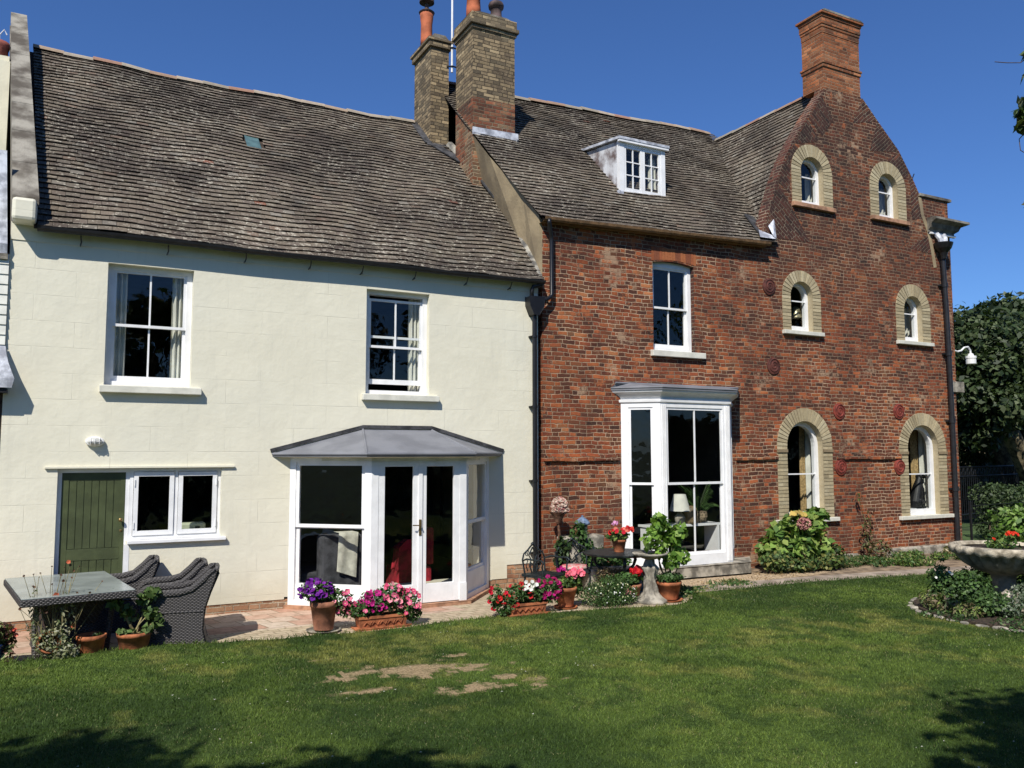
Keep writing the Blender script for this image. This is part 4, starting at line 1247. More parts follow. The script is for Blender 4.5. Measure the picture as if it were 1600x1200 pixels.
# ==== CHIMNEYS =================================================================
def stack(name, label, x0, x1, y0, y1, z0_, z1_, lay, mats, zsplit=None):
    t = thing(name, label, 'chimney', ((x0+x1)/2, (y0+y1)/2, z0_))
    b = MB()
    if zsplit: b.box(x0, x1, y0, y1, z0_, zsplit, 1); b.box(x0+.002, x1-.002, y0+.002, y1-.002, zsplit, z1_, 0)
    else: b.box(x0, x1, y0, y1, z0_, z1_)
    b.build('stack', mats, t, bevel=0)
    m0 = mats[0] if isinstance(mats, list) else mats
    for nm, sel in (('string_band', [l for l in lay if l[1] < z1_-.3]), ('oversailing_courses', [l for l in lay if l[1] >= z1_-.3])):
        if not sel: continue
        c = MB()
        for za, zb, d in sel: c.box(x0-d, x1+d, y0-d, y1+d, za, zb)
        c.build(nm, m0, t, bevel=.008)
    return t
big = stack('chimney', 'broad buff and red brick chimney with two pots between the two roofs', 6.60, 7.52, 2.20, 3.0, 7.0, 10.45,
            [(10.38, 10.45, .03), (10.452, 10.53, .07), (10.532, 10.70, .035), (10.36, 10.378, .012)], [m_chim_buff, m_chim_mix], 9.0)
q = MB(); q.prism([(6.56, 10.70), (6.75, 10.76), (7.35, 10.76), (7.56, 10.70)], 2.22, 2.98); q.build('mortar_cap', m_coping, big)
q = MB(); q.beam((6.58, 2.15, 8.30), (7.56, 2.15, 8.33), .04, .14); q.beam((7.53, 2.12, 8.22), (7.53, 2.6, 8.7), .03, .12); q.build('lead_apron', m_leadl, big)
def pot(c, prof, m, parent, n=18):
    q = MB(); q.lathe(c, prof, n); return q.build('chimney_pot', m, parent, smooth=True)
m_pot = simple('orange_clay_pot', (.46, .13, .055), .8, .12, 5, .2, 40)
m_potd = simple('dark_clay_pot', (.09, .06, .055), .8, .3, 5, .2, 40)
pot((6.80, 2.6, 10.74), [(.15, 0), (.145, .25), (.13, .5), (.16, .52), (.17, .60), (.12, .60)], m_pot, big)
pot((7.28, 2.55, 10.74), [(.19, 0), (.17, .08), (.115, .20), (.11, .34), (.15, .36), (.16, .42), (.14, .47), (.1, .47)], m_potd, big)
sm = stack('chimney', 'slim buff brick chimney with one tall orange pot on the cream house roof', 6.26, 6.66, 3.50, 4.42, 8.2, 10.55,
           [(10.50, 10.62, .05), (10.622, 10.68, .08)], m_chim_buff)
q = MB(); q.prism([(6.22, 10.68), (6.34, 10.80), (6.58, 10.80), (6.70, 10.68)], 3.5, 4.4); q.build('mortar_cap', m_coping, sm)
pot((6.36, 4.0, 10.76), [(.13, 0), (.125, .12), (.12, .45), (.14, .62), (.145, .70), (.11, .70)], m_pot, sm)
q = MB(); q.lathe((6.36, 4.0, 11.46), [(.16, 0), (.17, .02), (.12, .06), (.05, .08), (.035, .22), (.16, .24), (.15, .34), (.05, .4)], 16); q.build('pot_cowl', m_potd, sm, smooth=False)
og = stack('chimney', 'tall orange-red brick chimney with a corbelled top on the gable apex at the right', 13.70, 14.82, .0, .56, 9.803, 11.0,
           [(10.25, 10.32, .022), (10.322, 10.37, .038), (11.0, 11.12, .010), (11.122, 11.18, .022), (11.182, 11.33, .034), (11.332, 11.39, .05), (11.392, 11.44, .085)], [m_chim_org, m_chim_org])
q = MB(); q.prism([(13.62, 11.44), (13.7, 11.48), (14.8, 11.48), (14.9, 11.44)], -.09, .65); q.build('mortar_cap', m_coping, og)
# aerial mast clamped between the chimneys
am = thing('aerial_mast', 'thin white aerial mast clamped between the two left chimneys', 'aerial', (6.74, 3.45, 9.9))
q = MB(); q.tube([(6.71, 3.45, 10.02), (6.71, 3.45, 13.5)], .022, 8); q.build('pole', m_whitel, am)
q = MB()
for z in (10.12, 10.52): q.tube([(6.64, 3.7, z), (6.62, 3.5, z+.02), (6.70, 3.42, z+.02), (6.80, 3.40, z)], .016, 6)
q.tube([(6.64, 3.6, 10.12), (6.60, 3.5, 10.3), (6.64, 3.6, 10.54)], .012, 6)
q.build('clamp', m_black, am)

# ==== NEIGHBOUR ON THE LEFT ======================================================
ng = thing('neighbour_house', 'sliver of a pale neighbouring house with white boarding at the left edge', 'house', (-2.5, 0, 0))
q = MB(); q.box(-4.5, -1.06, 3.0, 7.5, 4.6, 8.3); q.build('upper_wall', m_neigh, ng)
q = MB(); q.box(-4.5, -.755, .35, 7.5, -.2, 3.1); q.build('lower_wall', m_brick_side, ng)
q = MB(); q.box(-4.5, -.755, .02, .34, -.2, 2.9); q.build('timber_post', m_darkw, ng)
q = MB()
for k in range(10): 
    z = 3.35+k*.125
    q.add([(-4.5, -.04, z), (-.752, -.04, z), (-.752, -.025, z+.13), (-4.5, -.025, z+.13), (-4.5, .3, z), (-.752, .3, z), (-.752, .3, z+.13)], [(0, 1, 2, 3), (1, 5, 6, 2), (0, 4, 5, 1)])
q.build('weatherboarding', m_clap, ng)
def lead_sheet(name, pts, seed):
    q = MB(); qq = random.Random(seed)
    q.add(pts, [(0, 1, 2, 3), (4, 5, 1, 0), (5, 6, 2, 1), (4, 7, 6, 5)])
    return q.build(name, m_leadl, ng)
lead_sheet('upper_lead', [(-4.5, -.06, 4.72), (-.775, -.08, 4.72), (-.84, .12, 5.95), (-4.5, .12, 5.95), (-4.5, -.02, 4.60), (-.775, -.05, 4.60), (-.84, .1, 5.9), (-4.5, .1, 5.9)], 1)
q = MB()
pr = [(-.745, 3.46, -.04), (-.73, 3.36, -.10), (-.70, 3.25, -.15), (-.66, 3.14, -.20), (-.625, 3.05, -.22), (-.65, 2.94, -.22)]
vs = []
for x, z, y in pr: vs += [(x, y, z), (-4.5, y, z), ]
q.add(vs+[(-.76, -.01, 2.95), (-4.5, -.01, 2.95), (-.76, -.01, 3.3)], [(0, 1, 3, 2), (2, 3, 5, 4), (4, 5, 7, 6), (6, 7, 9, 8), (8, 9, 11, 10), (10, 11, 13, 12), (0, 2, 4, 14), (4, 6, 12, 14), (6, 8, 10, 12)])
q.build('lower_lead', m_leadl, ng)
q = MB(); q.box(-4.5, -.70, -.19, -.01, 2.88, 2.935); q.build('fascia', m_black2, ng)
q = MB(); q.prism([(-.07, 4.53), (-.07, 4.60), (.1, 4.60), (.1, 4.53)], -4.5, -.765, axis='x'); q.build('gutter_board', m_stone, ng)
q = MB(); q.lathe((-1.28, 3.5, 8.3), [(.16, 0), (.15, .35), (.17, .40), (.17, .48), (.12, .48)], 16); q.build('chimney_pot', m_pink, ng, smooth=True)
q = MB(); q.box(-1.6, -1.08, 3.1, 3.9, 8.0, 8.42); q.build('chimney_stack', m_neigh, ng)
q = MB(); q.tube([(-1.26, 3.5, 8.7), (-1.26, 3.5, 8.92), (-1.20, 3.5, 9.02), (-1.16, 3.5, 8.94)], .01, 5); q.build('wire_hook', m_whitel, ng)
# ================================================================== GROUND
LE = [(-14, -1.9), (-3, -1.9), (-.56, -1.92), (.15, -1.92), (1.43, -1.86), (2.18, -1.92), (3.39, -1.99), (4.9, -1.92), (5.9, -2.06), (6.8, -2.2), (7.7, -2.36), (8.25, -2.05), (8.6, -1.66), (10.9, -1.66), (14.5, -2.28), (20, -2.9), (40, -4.5)]
LEX = [p[0] for p in LE]; LEY = [p[1] for p in LE]
def edge_y(x): return np.interp(x, LEX, LEY)+.03*np.sin(np.asarray(x)*3.1)+.02*np.sin(np.asarray(x)*7.7)
def lawn_z(x, y):
    x = np.asarray(x, float); y = np.asarray(y, float)
    k = np.clip((2.4-x)/1.6, 0, 1); k = k*k*(3-2*k)
    return .008+.055*k+.02*(fbm(x, y, .35, 5, 2)-.5)*np.clip((edge_y(x)-y)/1.5, 0, 1)
PATCH = [(3.15, -4.0, .42, .34), (3.5, -4.15, .35, .16), (3.35, -4.75, .30, .18), (2.62, -3.75, .30, .15), (2.35, -3.95, .18, .1), (3.98, -4.90, .26, .15), (2.3, -3.12, .16, .07), (3.62, -3.6, .18, .08),
         (3.75, -4.6, .22, .09), (4.1, -4.15, .15, .07), (2.5, -4.45, .3, .1), (-1.0, -4.1, .4, .12)]
def bare(x, y):
    x = np.asarray(x, float); y = np.asarray(y, float)
    n = (fbm(x, y, 8.5, 31, 5)-.5)*5.2
    m = np.zeros_like(x)
    for cx, cy, a, b in PATCH:
        d = 1-np.sqrt(((x-cx)/a)**2+((y-cy)/b)**2)
        m = np.maximum(m, np.clip(d+n*.7-.05, 0, 1)*np.clip(d+.9, 0, 1))
    return np.clip(m*1.7, 0, 1)
def lawn_col(x, y):
    n = fbm(x, y, .7, 2, 4)[..., None]; n2 = fbm(x, y, 2.6, 8, 3)[..., None]; n3 = fbm(x, y*1.4, .33, 15, 3)[..., None]
    deep = np.array([.038, .073, .013]); mid = np.array([.090, .144, .025]); yel = np.array([.190, .205, .050])
    k = np.clip((n-.38)/.26, 0, 1)
    c = deep*(1-k)+mid*k
    k2 = np.clip((n2*.55+n3*.45-.53)/.13, 0, 1)*.75
    c = c*(1-k2)+yel*k2
    k3 = np.clip((fbm(x, y, 5., 40, 3)[..., None]-.56)/.1, 0, 1)*.55
    return c*(1-k3)+np.array([.03, .062, .013])*k3
def ground_mat():
    m, nt, b = mat('turf_soil')
    t = NT(nt); P = t.pos()
    a = t.n('Attribute', attribute_name='tint')
    c = t.mix(t.step(t.noise(P, 40, 4, .7), .35, .7), t.mix(1, a.outputs[0], (.5, .5, .5), 'MULTIPLY'), a.outputs[0])
    nt.links.new(c, b.inputs['Base Color']); b.inputs['Roughness'].default_value = 1; b.inputs['Specular IOR Level'].default_value = .1
    t.bump(t.noise(P, 60, 4), b, .8, .02)
    return m
m_turf = ground_mat()
# far ground
g = MB(); g.add([(-400, -400, -.06), (500, -400, -.06), (500, 500, -.06), (-400, 500, -.06)], [(0, 1, 2, 3)])
struct(g.build('ground', simple('rough_grass', (.05, .085, .025), .95, .3, .6, .5, 20)))
xs = np.arange(-8, 20.01, .05); nyy = 300
X = np.repeat(xs[:, None], nyy, 1)
tt = np.linspace(0, 1, nyy)**1.0
Y = edge_y(X)*(1-tt)+(-16)*tt
Z = lawn_z(X, Y)
V = np.stack([X, Y, Z], -1).reshape(-1, 3)
idx = np.arange(len(xs)*nyy).reshape(len(xs), nyy)
F = np.stack([idx[:-1, :-1], idx[:-1, 1:], idx[1:, 1:], idx[1:, :-1]], -1).reshape(-1, 4)
cx = V[F].mean(1)
cols = lawn_col(cx[:, 0], cx[:, 1])*.95+.006
bb = bare(cx[:, 0], cx[:, 1])[:, None]
bb = bb*np.clip(.55+.9*fbm(cx[:, 0], cx[:, 1], 9, 23, 3)[:, None], 0, 1)
cols = cols*(1-bb)+np.array([.42, .31, .175])*bb
lawn = struct(big_mesh('lawn', V, F, cols, m_turf))
# a turf edge (small drop to the paving)
e = MB()
for a in np.arange(-3, 14, .1):
    e.add([(a, float(edge_y(a)), float(lawn_z(a, edge_y(a)))), (a+.1, float(edge_y(a+.1)), float(lawn_z(a+.1, edge_y(a+.1)))), (a+.1, float(edge_y(a+.1))+.01, -.02), (a, float(edge_y(a))+.01, -.02)], [(0, 1, 2, 3)])
struct(e.build('lawn_edge', m_soil))
# paving: pink slabs by the wall, small buff setts beyond
def paving():
    m, nt, b = mat('paving')
    t = NT(nt); P = t.pos(); s = t.n('SeparateXYZ'); nt.links.new(P, s.inputs[0])
    n = t.noise(P, 3, 4, .6, col=True); ns = t.n('SeparateXYZ'); nt.links.new(n, ns.inputs[0])
    def grid(w, h, seed, ca, cb, cc, jt):
        x = t.m('ADD', t.m('ADD', t.m('MULTIPLY', s.outputs[0], .97), t.m('MULTIPLY', s.outputs[1], .2)), t.m('MULTIPLY', ns.outputs[0], .03)); y = t.m('ADD', t.m('ADD', t.m('MULTIPLY', s.outputs[1], .97), t.m('MULTIPLY', s.outputs[0], -.02)), t.m('MULTIPLY', ns.outputs[1], .03))
        yy = t.m('DIVIDE', t.m('ADD', y, 30), h); r = t.m('FLOOR', yy); fy = t.m('SUBTRACT', yy, r)
        xx = t.m('ADD', t.m('DIVIDE', t.m('ADD', x, 30), w), t.m('MULTIPLY', t.m('MODULO', r, 2), .5)); c = t.m('FLOOR', xx); fx = t.m('SUBTRACT', xx, c)
        d = t.m('MINIMUM', t.m('MULTIPLY', t.m('MINIMUM', fx, t.m('SUBTRACT', 1, fx)), w), t.m('MULTIPLY', t.m('MINIMUM', fy, t.m('SUBTRACT', 1, fy)), h))
        cm = t.n('CombineXYZ'); t.setin(cm, 0, c); t.setin(cm, 1, r); cm.inputs[2].default_value = seed
        wv = t.n('TexWhiteNoise', noise_dimensions='3D'); nt.links.new(cm.outputs[0], wv.inputs[0])
        col = t.ramp(wv.outputs[0], [(0, ca), (.5, cb), (1, cc)])
        col = t.mix(t.step(t.noise(P, 7, 5, .7), .4, .7), col, t.mix(1, col, (.68, .66, .62), 'MULTIPLY'))
        return t.mix(t.step(d, jt*.5, jt*1.5), (.20, .16, .10), col), t.step(d, jt*.5, jt*1.5)
    A, ha = grid(.34, .30, 1.5, (.46, .27, .19), (.50, .36, .27), (.56, .46, .36), .006)
    B, hb = grid(.20, .105, 4.5, (.42, .34, .23), (.50, .42, .29), (.46, .36, .25), .006)
    edge = t.m('ADD', s.outputs[1], t.m('ADD', 1.28, t.m('MULTIPLY', t.m('SUBTRACT', s.outputs[0], 3), -.00)))
    far = t.m('GREATER_THAN', t.m('ADD', s.outputs[0], t.m('MULTIPLY', s.outputs[1], .3)), 4.55)
    sel = t.m('MAXIMUM', t.m('SUBTRACT', 1, t.m('GREATER_THAN', edge, 0)), far)
    c = t.mix(sel, A, B)
    nt.links.new(c, b.inputs['Base Color']); b.inputs['Roughness'].default_value = .9; b.inputs['Specular IOR Level'].default_value = .2
    t.bump(t.m('ADD', t.m('ADD', t.m('MULTIPLY', ha, t.m('SUBTRACT', 1, sel)), t.m('MULTIPLY', hb, sel)), t.m('MULTIPLY', t.noise(P, 30, 4), .7)), b, .6, .008)
    return m
g = MB()
xx = np.arange(-3, 8.31, .1)
for a, b in zip(xx[:-1], xx[1:]):
    g.add([(a, float(edge_y(a))+.005, 0), (b, float(edge_y(b))+.005, 0), (b, .02, 0), (a, .02, 0)], [(0, 1, 2, 3)])
struct(g.build('patio', paving()))
# planting strip, dry gravel and the concrete path to the right
m_bed = simple('dry_soil', (.26, .19, .12), .95, .2, 5, .9, 60, col2=(.12, .085, .055))
g = MB(); g.prism([(8.31, .0), (8.31, -1.75), (11, -1.75), (14.5, -2.4), (20, -3.2), (20, .0)], -.03, -.004, axis='z')
struct(g.build('planting_strip', m_bed))
def gravelm():
    return simple('straw_gravel', (.48, .36, .22), .95, .25, 22, 1, 90, col2=(.22, .16, .10))
g = MB(); g.prism([(8.31, -.55), (8.5, -1.12), (9.2, -1.2), (10.2, -1.22), (11.6, -1.2), (12.3, -1.05), (11.4, -.62), (10.6, -.62)], -.004, .004, axis='z')
struct(g.build('gravel_strip', gravelm()))
g = MB(); g.prism([(8.45, -1.22), (9.1, -1.18), (11.0, -1.28), (13, -1.5), (15, -1.80), (20, -2.45), (30, -3.4), (30, -4.0), (20, -3.0), (14.6, -2.32), (13, -2.05), (11, -1.76), (8.62, -1.70)], -.004, .009, axis='z')
struct(g.build('path', simple('concrete_path', (.33, .27, .21), .95, .18, 3, .6, 50, col2=(.20, .16, .12))))

# grass blades over the part of the lawn in view
def grass(n, xr, yr, hmul, wmul, seed):
    q = np.random.default_rng(seed)
    x = q.uniform(*xr, n); y = q.uniform(*yr, n)
    # keep those inside (a little more than) the view
    rx = x-0; ry = y+11.86
    ang = np.arctan2(rx, ry)
    dist = np.hypot(rx, ry)
    ok = (ang > R(-8)) & (ang < R(64)) & (y < edge_y(x)+.02) & (dist > 4.3)
    ok &= np.hypot(x-11.5, y+5.12) > 1.46
    ok &= q.random(n) < np.clip((7.5/np.maximum(dist, 1))**1.5, .10, 1)
    b = bare(x, y)
    ok &= q.random(n) > b*.80
    ok &= q.random(n) < .45+.9*fbm(x, y, 3.2, 77, 2)
    straw = (bare(x[ok], y[ok]) > q.random(int(ok.sum()))*.7+.12)
    x, y, dist = x[ok], y[ok], dist[ok]
    n = len(x)
    z = lawn_z(x, y)-.004
    hh = q.uniform(.013, .032, n)*hmul*(.7+.6*fbm(x, y, 1.1, 90, 3))
    near_edge = np.clip(1-(edge_y(x)-y)/.06, 0, 1); hh *= 1+near_edge*.9
    ww = q.uniform(.0028, .0045, n)*wmul*np.clip(dist/7, 1, 2.6)
    a = q.uniform(0, 2*PI, n); l = q.uniform(.2, 1.1, n)*hh; la = q.uniform(0, 2*PI, n)
    dx, dy = np.cos(a)*ww, np.sin(a)*ww
    V = np.empty((n, 3, 3))
    V[:, 0] = np.stack([x-dx, y-dy, z], -1); V[:, 1] = np.stack([x+dx, y+dy, z], -1)
    V[:, 2] = np.stack([x+np.cos(la)*l, y+np.sin(la)*l, z+hh], -1)
    col = lawn_col(x, y)*q.uniform(.7, 1.5, (n, 1))*np.array([1.22, 1.12, 1.1])
    dry = q.random(n) < .012+.14*np.clip((fbm(x, y, 1.6, 55, 3)-.54)/.12, 0, 1)
    V[dry, 2, 2] -= hh[dry]*.35
    col[dry] = np.array([.26, .26, .11])*q.uniform(.6, 1.2, (dry.sum(), 1))
    V[straw, 2, 2] -= hh[straw]*.55
    col[straw] = np.array([.42, .33, .18])*q.uniform(.6, 1.2, (straw.sum(), 1))
    return V.reshape(-1, 3), np.arange(3*n).reshape(-1, 3), col
V, F, c = grass(1700000, (-3, 22), (-13, -1.6), 1, 1, 5)
go = big_mesh('lawn_grass', V, F, c, m_grass); struct(go, 'stuff'); go['label'] = 'short mown lawn grass'
# clover heads / fallen petals on the lawn
q = np.random.default_rng(3)
n = 420
x = q.uniform(-1, 14, n); y = q.uniform(-9, -2.2, n)
k = q.random(n) < np.clip((fbm(x, y, .5, 66, 2)-.42)*5, .03, 1); x, y = x[k], y[k]; n = len(x)
z = lawn_z(x, y)+.028; s = q.uniform(.004, .011, n)
V = np.empty((n, 4, 3)); an = q.uniform(0, PI, n)
for i in range(4):
    V[:, i] = np.stack([x+s*np.cos(an+i*PI/2)*1.2, y+s*np.sin(an+i*PI/2), z+(i % 2)*.006], -1)
o = big_mesh('clover_heads', V.reshape(-1, 3), np.arange(4*n).reshape(-1, 4), np.tile([.6, .6, .5], (n, 1)), m_petal); struct(o, 'stuff')

# ================================================================== PLANTS
def leafcloud(name, blobs, n, size, cols, parent=None, m=None, aspect=1.7, seed=0, shell=.55, up=.35, fold=True, jitter=.3):
    """many separate leaves spread through ellipsoid clumps. blobs: (centre, radii, weight)"""
    q = np.random.default_rng(seed)
    ws = np.array([b[2] if len(b) > 2 else b[1][0]*b[1][1] for b in blobs], float); ws /= ws.sum()
    pick = q.choice(len(blobs), n, p=ws)
    cen = np.array([b[0] for b in blobs], float)[pick]; rad = np.array([b[1] for b in blobs], float)[pick]
    d = q.normal(size=(n, 3)); d /= np.linalg.norm(d, axis=1)[:, None]
    r = shell+(1-shell)*q.random(n)**.6
    p = cen+d*rad*(r*q.normal(1, jitter*.35, n))[:, None]
    nrm = d*.6+q.normal(size=(n, 3))*.6+np.array([0, 0, up]); nrm /= np.linalg.norm(nrm, axis=1)[:, None]
    t = np.cross(nrm, q.normal(size=(n, 3))); t /= np.linalg.norm(t, axis=1)[:, None]
    b = np.cross(nrm, t)
    s = size*q.uniform(.6, 1.35, n)[:, None]
    V = np.empty((n, 4, 3))
    V[:, 0] = p-t*s*aspect/2; V[:, 1] = p+b*s/2+nrm*s*.12; V[:, 2] = p+t*s*aspect/2; V[:, 3] = p-b*s/2+nrm*s*.12
    C_ = np.array(cols, float)
    c = C_[q.integers(0, len(C_), n)]*q.uniform(.75, 1.3, (n, 1))
    return big_mesh(name, V.reshape(-1, 3), np.arange(4*n).reshape(-1, 4), c, m or m_leaf, parent)
def flowers(name, pts, r, cols, parent, seed=0, face=(-.3, -.75, .55), cup=.3, eye=None, petals=5):
    q = random.Random(seed); mb = MB()
    for p in pts:
        nrm = Vector(face)+Vector((q.gauss(0, .45), q.gauss(0, .4), q.gauss(0, .4))); nrm.normalize()
        a = nrm.cross(Vector((0, 0, 1))).normalized(); b = nrm.cross(a)
        rr = r*q.uniform(.7, 1.15); k = petals*2
        c = q.choice(cols); f = q.uniform(.8, 1.2); c = tuple(x*f for x in c)
        P = Vector(p)
        vs = [P-nrm*rr*cup]
        for i in range(k):
            t = 2*PI*i/k+q.random()*.2; l = rr*(1 if i % 2 == 0 else .82)
            vs.append(P+(a*math.cos(t)+b*math.sin(t))*l+nrm*q.uniform(-.08, .08)*rr)
        mb.add(vs, [(0, i+1, (i+1) % k+1) for i in range(k)], 0, c)
        if eye: mb.add([P+nrm*.001+(a*math.cos(t)+b*math.sin(t))*rr*.2-nrm*rr*cup*.6 for t in (0, 1.3, 2.5, 3.8, 5)], [(0, 1, 2, 3, 4)], 0, eye)
    return mb.build(name, m_petal, parent)
def inblob(blobs, n, seed, front=True):
    q = random.Random(seed); out = []
    while len(out) < n:
        c, r = q.choice(blobs)[:2]
        d = Vector((q.gauss(0, 1), q.gauss(0, 1), q.gauss(0, 1))).normalized()
        if front and (d.y > .25 or d.z < -.5): continue
        out.append((c[0]+d.x*r[0]*1.05, c[1]+d.y*r[1]*1.05, c[2]+d.z*r[2]*1.05))
    return out
def pot_mesh(parent, c, r0_, r1_, h, m, rim=.03, name='pot', soil=True, n=28):
    q = MB(); q.lathe(c, [(r0_, 0), (r0_*.99+.002, .004), (r0_+(r1_-r0_)*.82, h*.80), (r1_*.965, h*.80), (r1_*.975, h*.81), (r1_+.002, h*.82), (r1_+.004, h*.99), (r1_-.002, h), (r1_-.016, h), (r1_-.02, h*.86)], n)
    o = q.build(name, m, parent, smooth=False)
    for p in o.data.polygons: p.use_smooth = len(p.vertices) == 4
    if soil:
        s = MB(); s.lathe(c, [(r1_-.017, h*.84), (r1_-.03, h*.87), (.01, h*.9)], 16); s.build('soil', m_soil, parent)
    return o
def saucer(c, r, m, label):
    q = MB(); q.lathe(c, [(r*.85, 0), (r, .028), (r*.97, .03), (r*.86, .010), (.01, .008)], 28)
    o = q.build('plant_saucer', m, None); tag(o, label, 'saucer'); return o
G1 = [(.045, .10, .02), (.06, .13, .03), (.035, .075, .018), (.08, .15, .04)]
GD = [(.022, .050, .014), (.03, .065, .018), (.018, .040, .012), (.045, .08, .02)]
GY = [(.10, .17, .03), (.14, .21, .04), (.08, .14, .03), (.18, .24, .06)]
PURP = [(.12, .012, .22), (.16, .015, .30), (.20, .02, .30)]; MAG = [(.42, .01, .16), (.34, .008, .14), (.5, .02, .22)]; PINK = [(.72, .10, .22), (.75, .16, .28), (.66, .07, .18), (.80, .28, .34)]
REDF = [(.55, .015, .02), (.62, .03, .03), (.48, .01, .03)]; WH = [(.75, .75, .7)]; MAR = [(.26, .005, .07), (.32, .008, .10)]; CORAL = [(.70, .10, .07), (.75, .2, .14)]

def stems(name, base, tips, r, m, parent, seed=0, wig=.03):
    q = random.Random(seed); mb = MB()
    for t in tips:
        b = Vector(base)+Vector((q.gauss(0, wig), q.gauss(0, wig), 0)); t = Vector(t); md = (b+t)/2+Vector((q.gauss(0, wig), q.gauss(0, wig), q.gauss(0, wig)))
        mb.tube([b, md, t], [r, r*.8, r*.5], 5)
    return mb.build(name, m, parent)
m_stem = simple('green_stem', (.08, .11, .03), .7, .2, 9)
m_dry = simple('dry_stem', (.26, .22, .10), .8, .25, 9)

# --- pots along the edge of the patio
def plant(name, label, loc): return thing(name, label, 'potted plant', loc)
a = plant('potted_plant', 'tall terracotta pot of purple and pink petunias before the glazed doors', (2.79, -1.72, .03))
pot_mesh(a, (2.79, -1.72, .03), .115, .165, .34, m_terra2)
bl_ = [((2.68, -1.74, .50), (.19, .17, .13)), ((2.80, -1.70, .46), (.16, .15, .10)), ((2.97, -1.74, .36), (.16, .13, .13)), ((3.02, -1.76, .24), (.09, .08, .09))]
leafcloud('foliage', bl_, 1500, .028, G1, a, seed=1)
flowers('purple_blooms', inblob(bl_[:1], 46, 2), .034, PURP, a, 1, eye=(.05, .0, .1))
flowers('pink_blooms', inblob(bl_[2:], 26, 3), .036, PINK, a, 2, eye=(.85, .7, .4))
saucer((2.79, -1.72, 0), .21, m_stone, 'cream saucer under the tall petunia pot by the glazed doors')
def trough(name, label, x0, x1, y, h=.16, d=.2, dz=0):
    a = plant(name, label, ((x0+x1)/2, y, 0))
    q = MB(); q.add([(x0+.02, y-d/2+.015, .02), (x1-.02, y-d/2+.015, .02), (x1-.02, y+d/2, .02), (x0+.02, y+d/2, .02), (x0, y-d/2, h-.03), (x1, y-d/2, h-.03), (x1, y+d/2, h-.03), (x0, y+d/2, h-.03)],
                    [(0, 3, 2, 1), (0, 1, 5, 4), (1, 2, 6, 5), (2, 3, 7, 6), (3, 0, 4, 7)])
    q.box(x0-.01, x1+.01, y-d/2-.01, y-d/2+.012, h-.03, h); q.box(x0-.01, x1+.01, y+d/2-.012, y+d/2+.01, h-.03, h); q.box(x0-.01, x0+.012, y-d/2+.012, y+d/2-.012, h-.03, h); q.box(x1-.012, x1+.01, y-d/2+.012, y+d/2-.012, h-.03, h)
    k = 5
    for i in range(k):
        cx_ = x0+.06+(x1-x0-.12)*(i+.5)/k
        q.tube([(cx_-.05, y-d/2+.004, h*.35), (cx_-.02, y-d/2-.006, h*.6), (cx_+.02, y-d/2-.006, h*.35), (cx_+.05, y-d/2+.004, h*.6)], .006, 5)
    q.build('trough', m_terra, a)
    q = MB(); q.box(x0-.04, x1+.04, y-d/2-.04, y+d/2+.03, .0, .018); q.box(x0-.04, x1+.04, y-d/2-.045, y-d/2-.035, .018, .035); q.build('drip_tray', m_terra, a)
    q = MB(); q.box(x0+.012, x1-.012, y-d/2+.013, y+d/2-.013, h-.05, h-.02); q.build('soil', m_soil, a)
    return a
a = trough('trough_planter', 'terracotta trough overflowing with magenta and pink petunias beside the tall petunia pot', 3.18, 3.80, -1.80)
bl_ = [((3.22, -1.8, .24), (.16, .14, .11)), ((3.42, -1.78, .30), (.2, .16, .14)), ((3.62, -1.80, .34), (.2, .16, .17)), ((3.82, -1.84, .26), (.16, .13, .18)), ((3.9, -1.86, .14), (.1, .09, .1))]
leafcloud('foliage', bl_, 2600, .028, G1, a, seed=4)
flowers('magenta_blooms', inblob(bl_[1:2], 48, 2), .034, MAG, a, 3, eye=(.12, 0, .06))
flowers('pink_blooms', inblob(bl_[2:4], 62, 5)+inblob(bl_[:1], 10, 7), .036, PINK, a, 4, eye=(.85, .75, .5))
a = trough('trough_planter', 'terracotta trough of red, white and plum petunias at the foot of the iron chair', 5.20, 5.74, -1.92)
bl_ = [((5.14, -1.95, .16), (.17, .13, .16)), ((5.36, -1.92, .28), (.2, .14, .13)), ((5.58, -1.92, .27), (.19, .15, .14)), ((5.80, -1.92, .28), (.2, .15, .18)), ((5.0, -1.97, .28), (.10, .1, .14))]
leafcloud('foliage', bl_, 2400, .028, G1, a, seed=6)
flowers('red_blooms', inblob([bl_[0], bl_[1], bl_[4]], 40, 2), .036, REDF, a, 3, eye=(.1, 0, 0))
flowers('white_blooms', [(5.5+rnd.uniform(-.12, .12), -2.02+rnd.uniform(-.03, .05), .38+rnd.uniform(-.04, .06)) for _ in range(14)], .034, WH, a, 9)
flowers('plum_blooms', inblob(bl_[3:4], 38, 8), .036, MAR+MAG[:1], a, 5, eye=(.06, 0, .03))
a = plant('potted_plant', 'terracotta pot with pink geraniums on a saucer, right of the red and plum trough', (6.17, -1.8, .03))
pot_mesh(a, (6.17, -1.8, .03), .105, .155, .26, m_terra)
bl_ = [((6.12, -1.8, .34), (.14, .12, .06)), ((6.3, -1.78, .40), (.16, .13, .1)), ((6.34, -1.8, .28), (.1, .1, .1))]
leafcloud('foliage', bl_, 900, .035, GY+G1, a, seed=7, aspect=1.2)
flowers('blooms', inblob([((6.32, -1.82, .47), (.13, .10, .06))], 34, 3), .032, [(.8, .13, .2), (.82, .22, .28)], a, 5)
flowers('magenta_blooms', inblob([((6.14, -1.75, .52), (.06, .05, .03))], 10, 3), .03, MAG, a, 6)
saucer((6.17, -1.8, 0), .17, m_terra, 'terracotta saucer under the pink geranium pot')
a = plant('potted_plant', 'small terracotta pot of bare soil on the lawn edge under the glass-topped table', (.275, -1.80, 0))
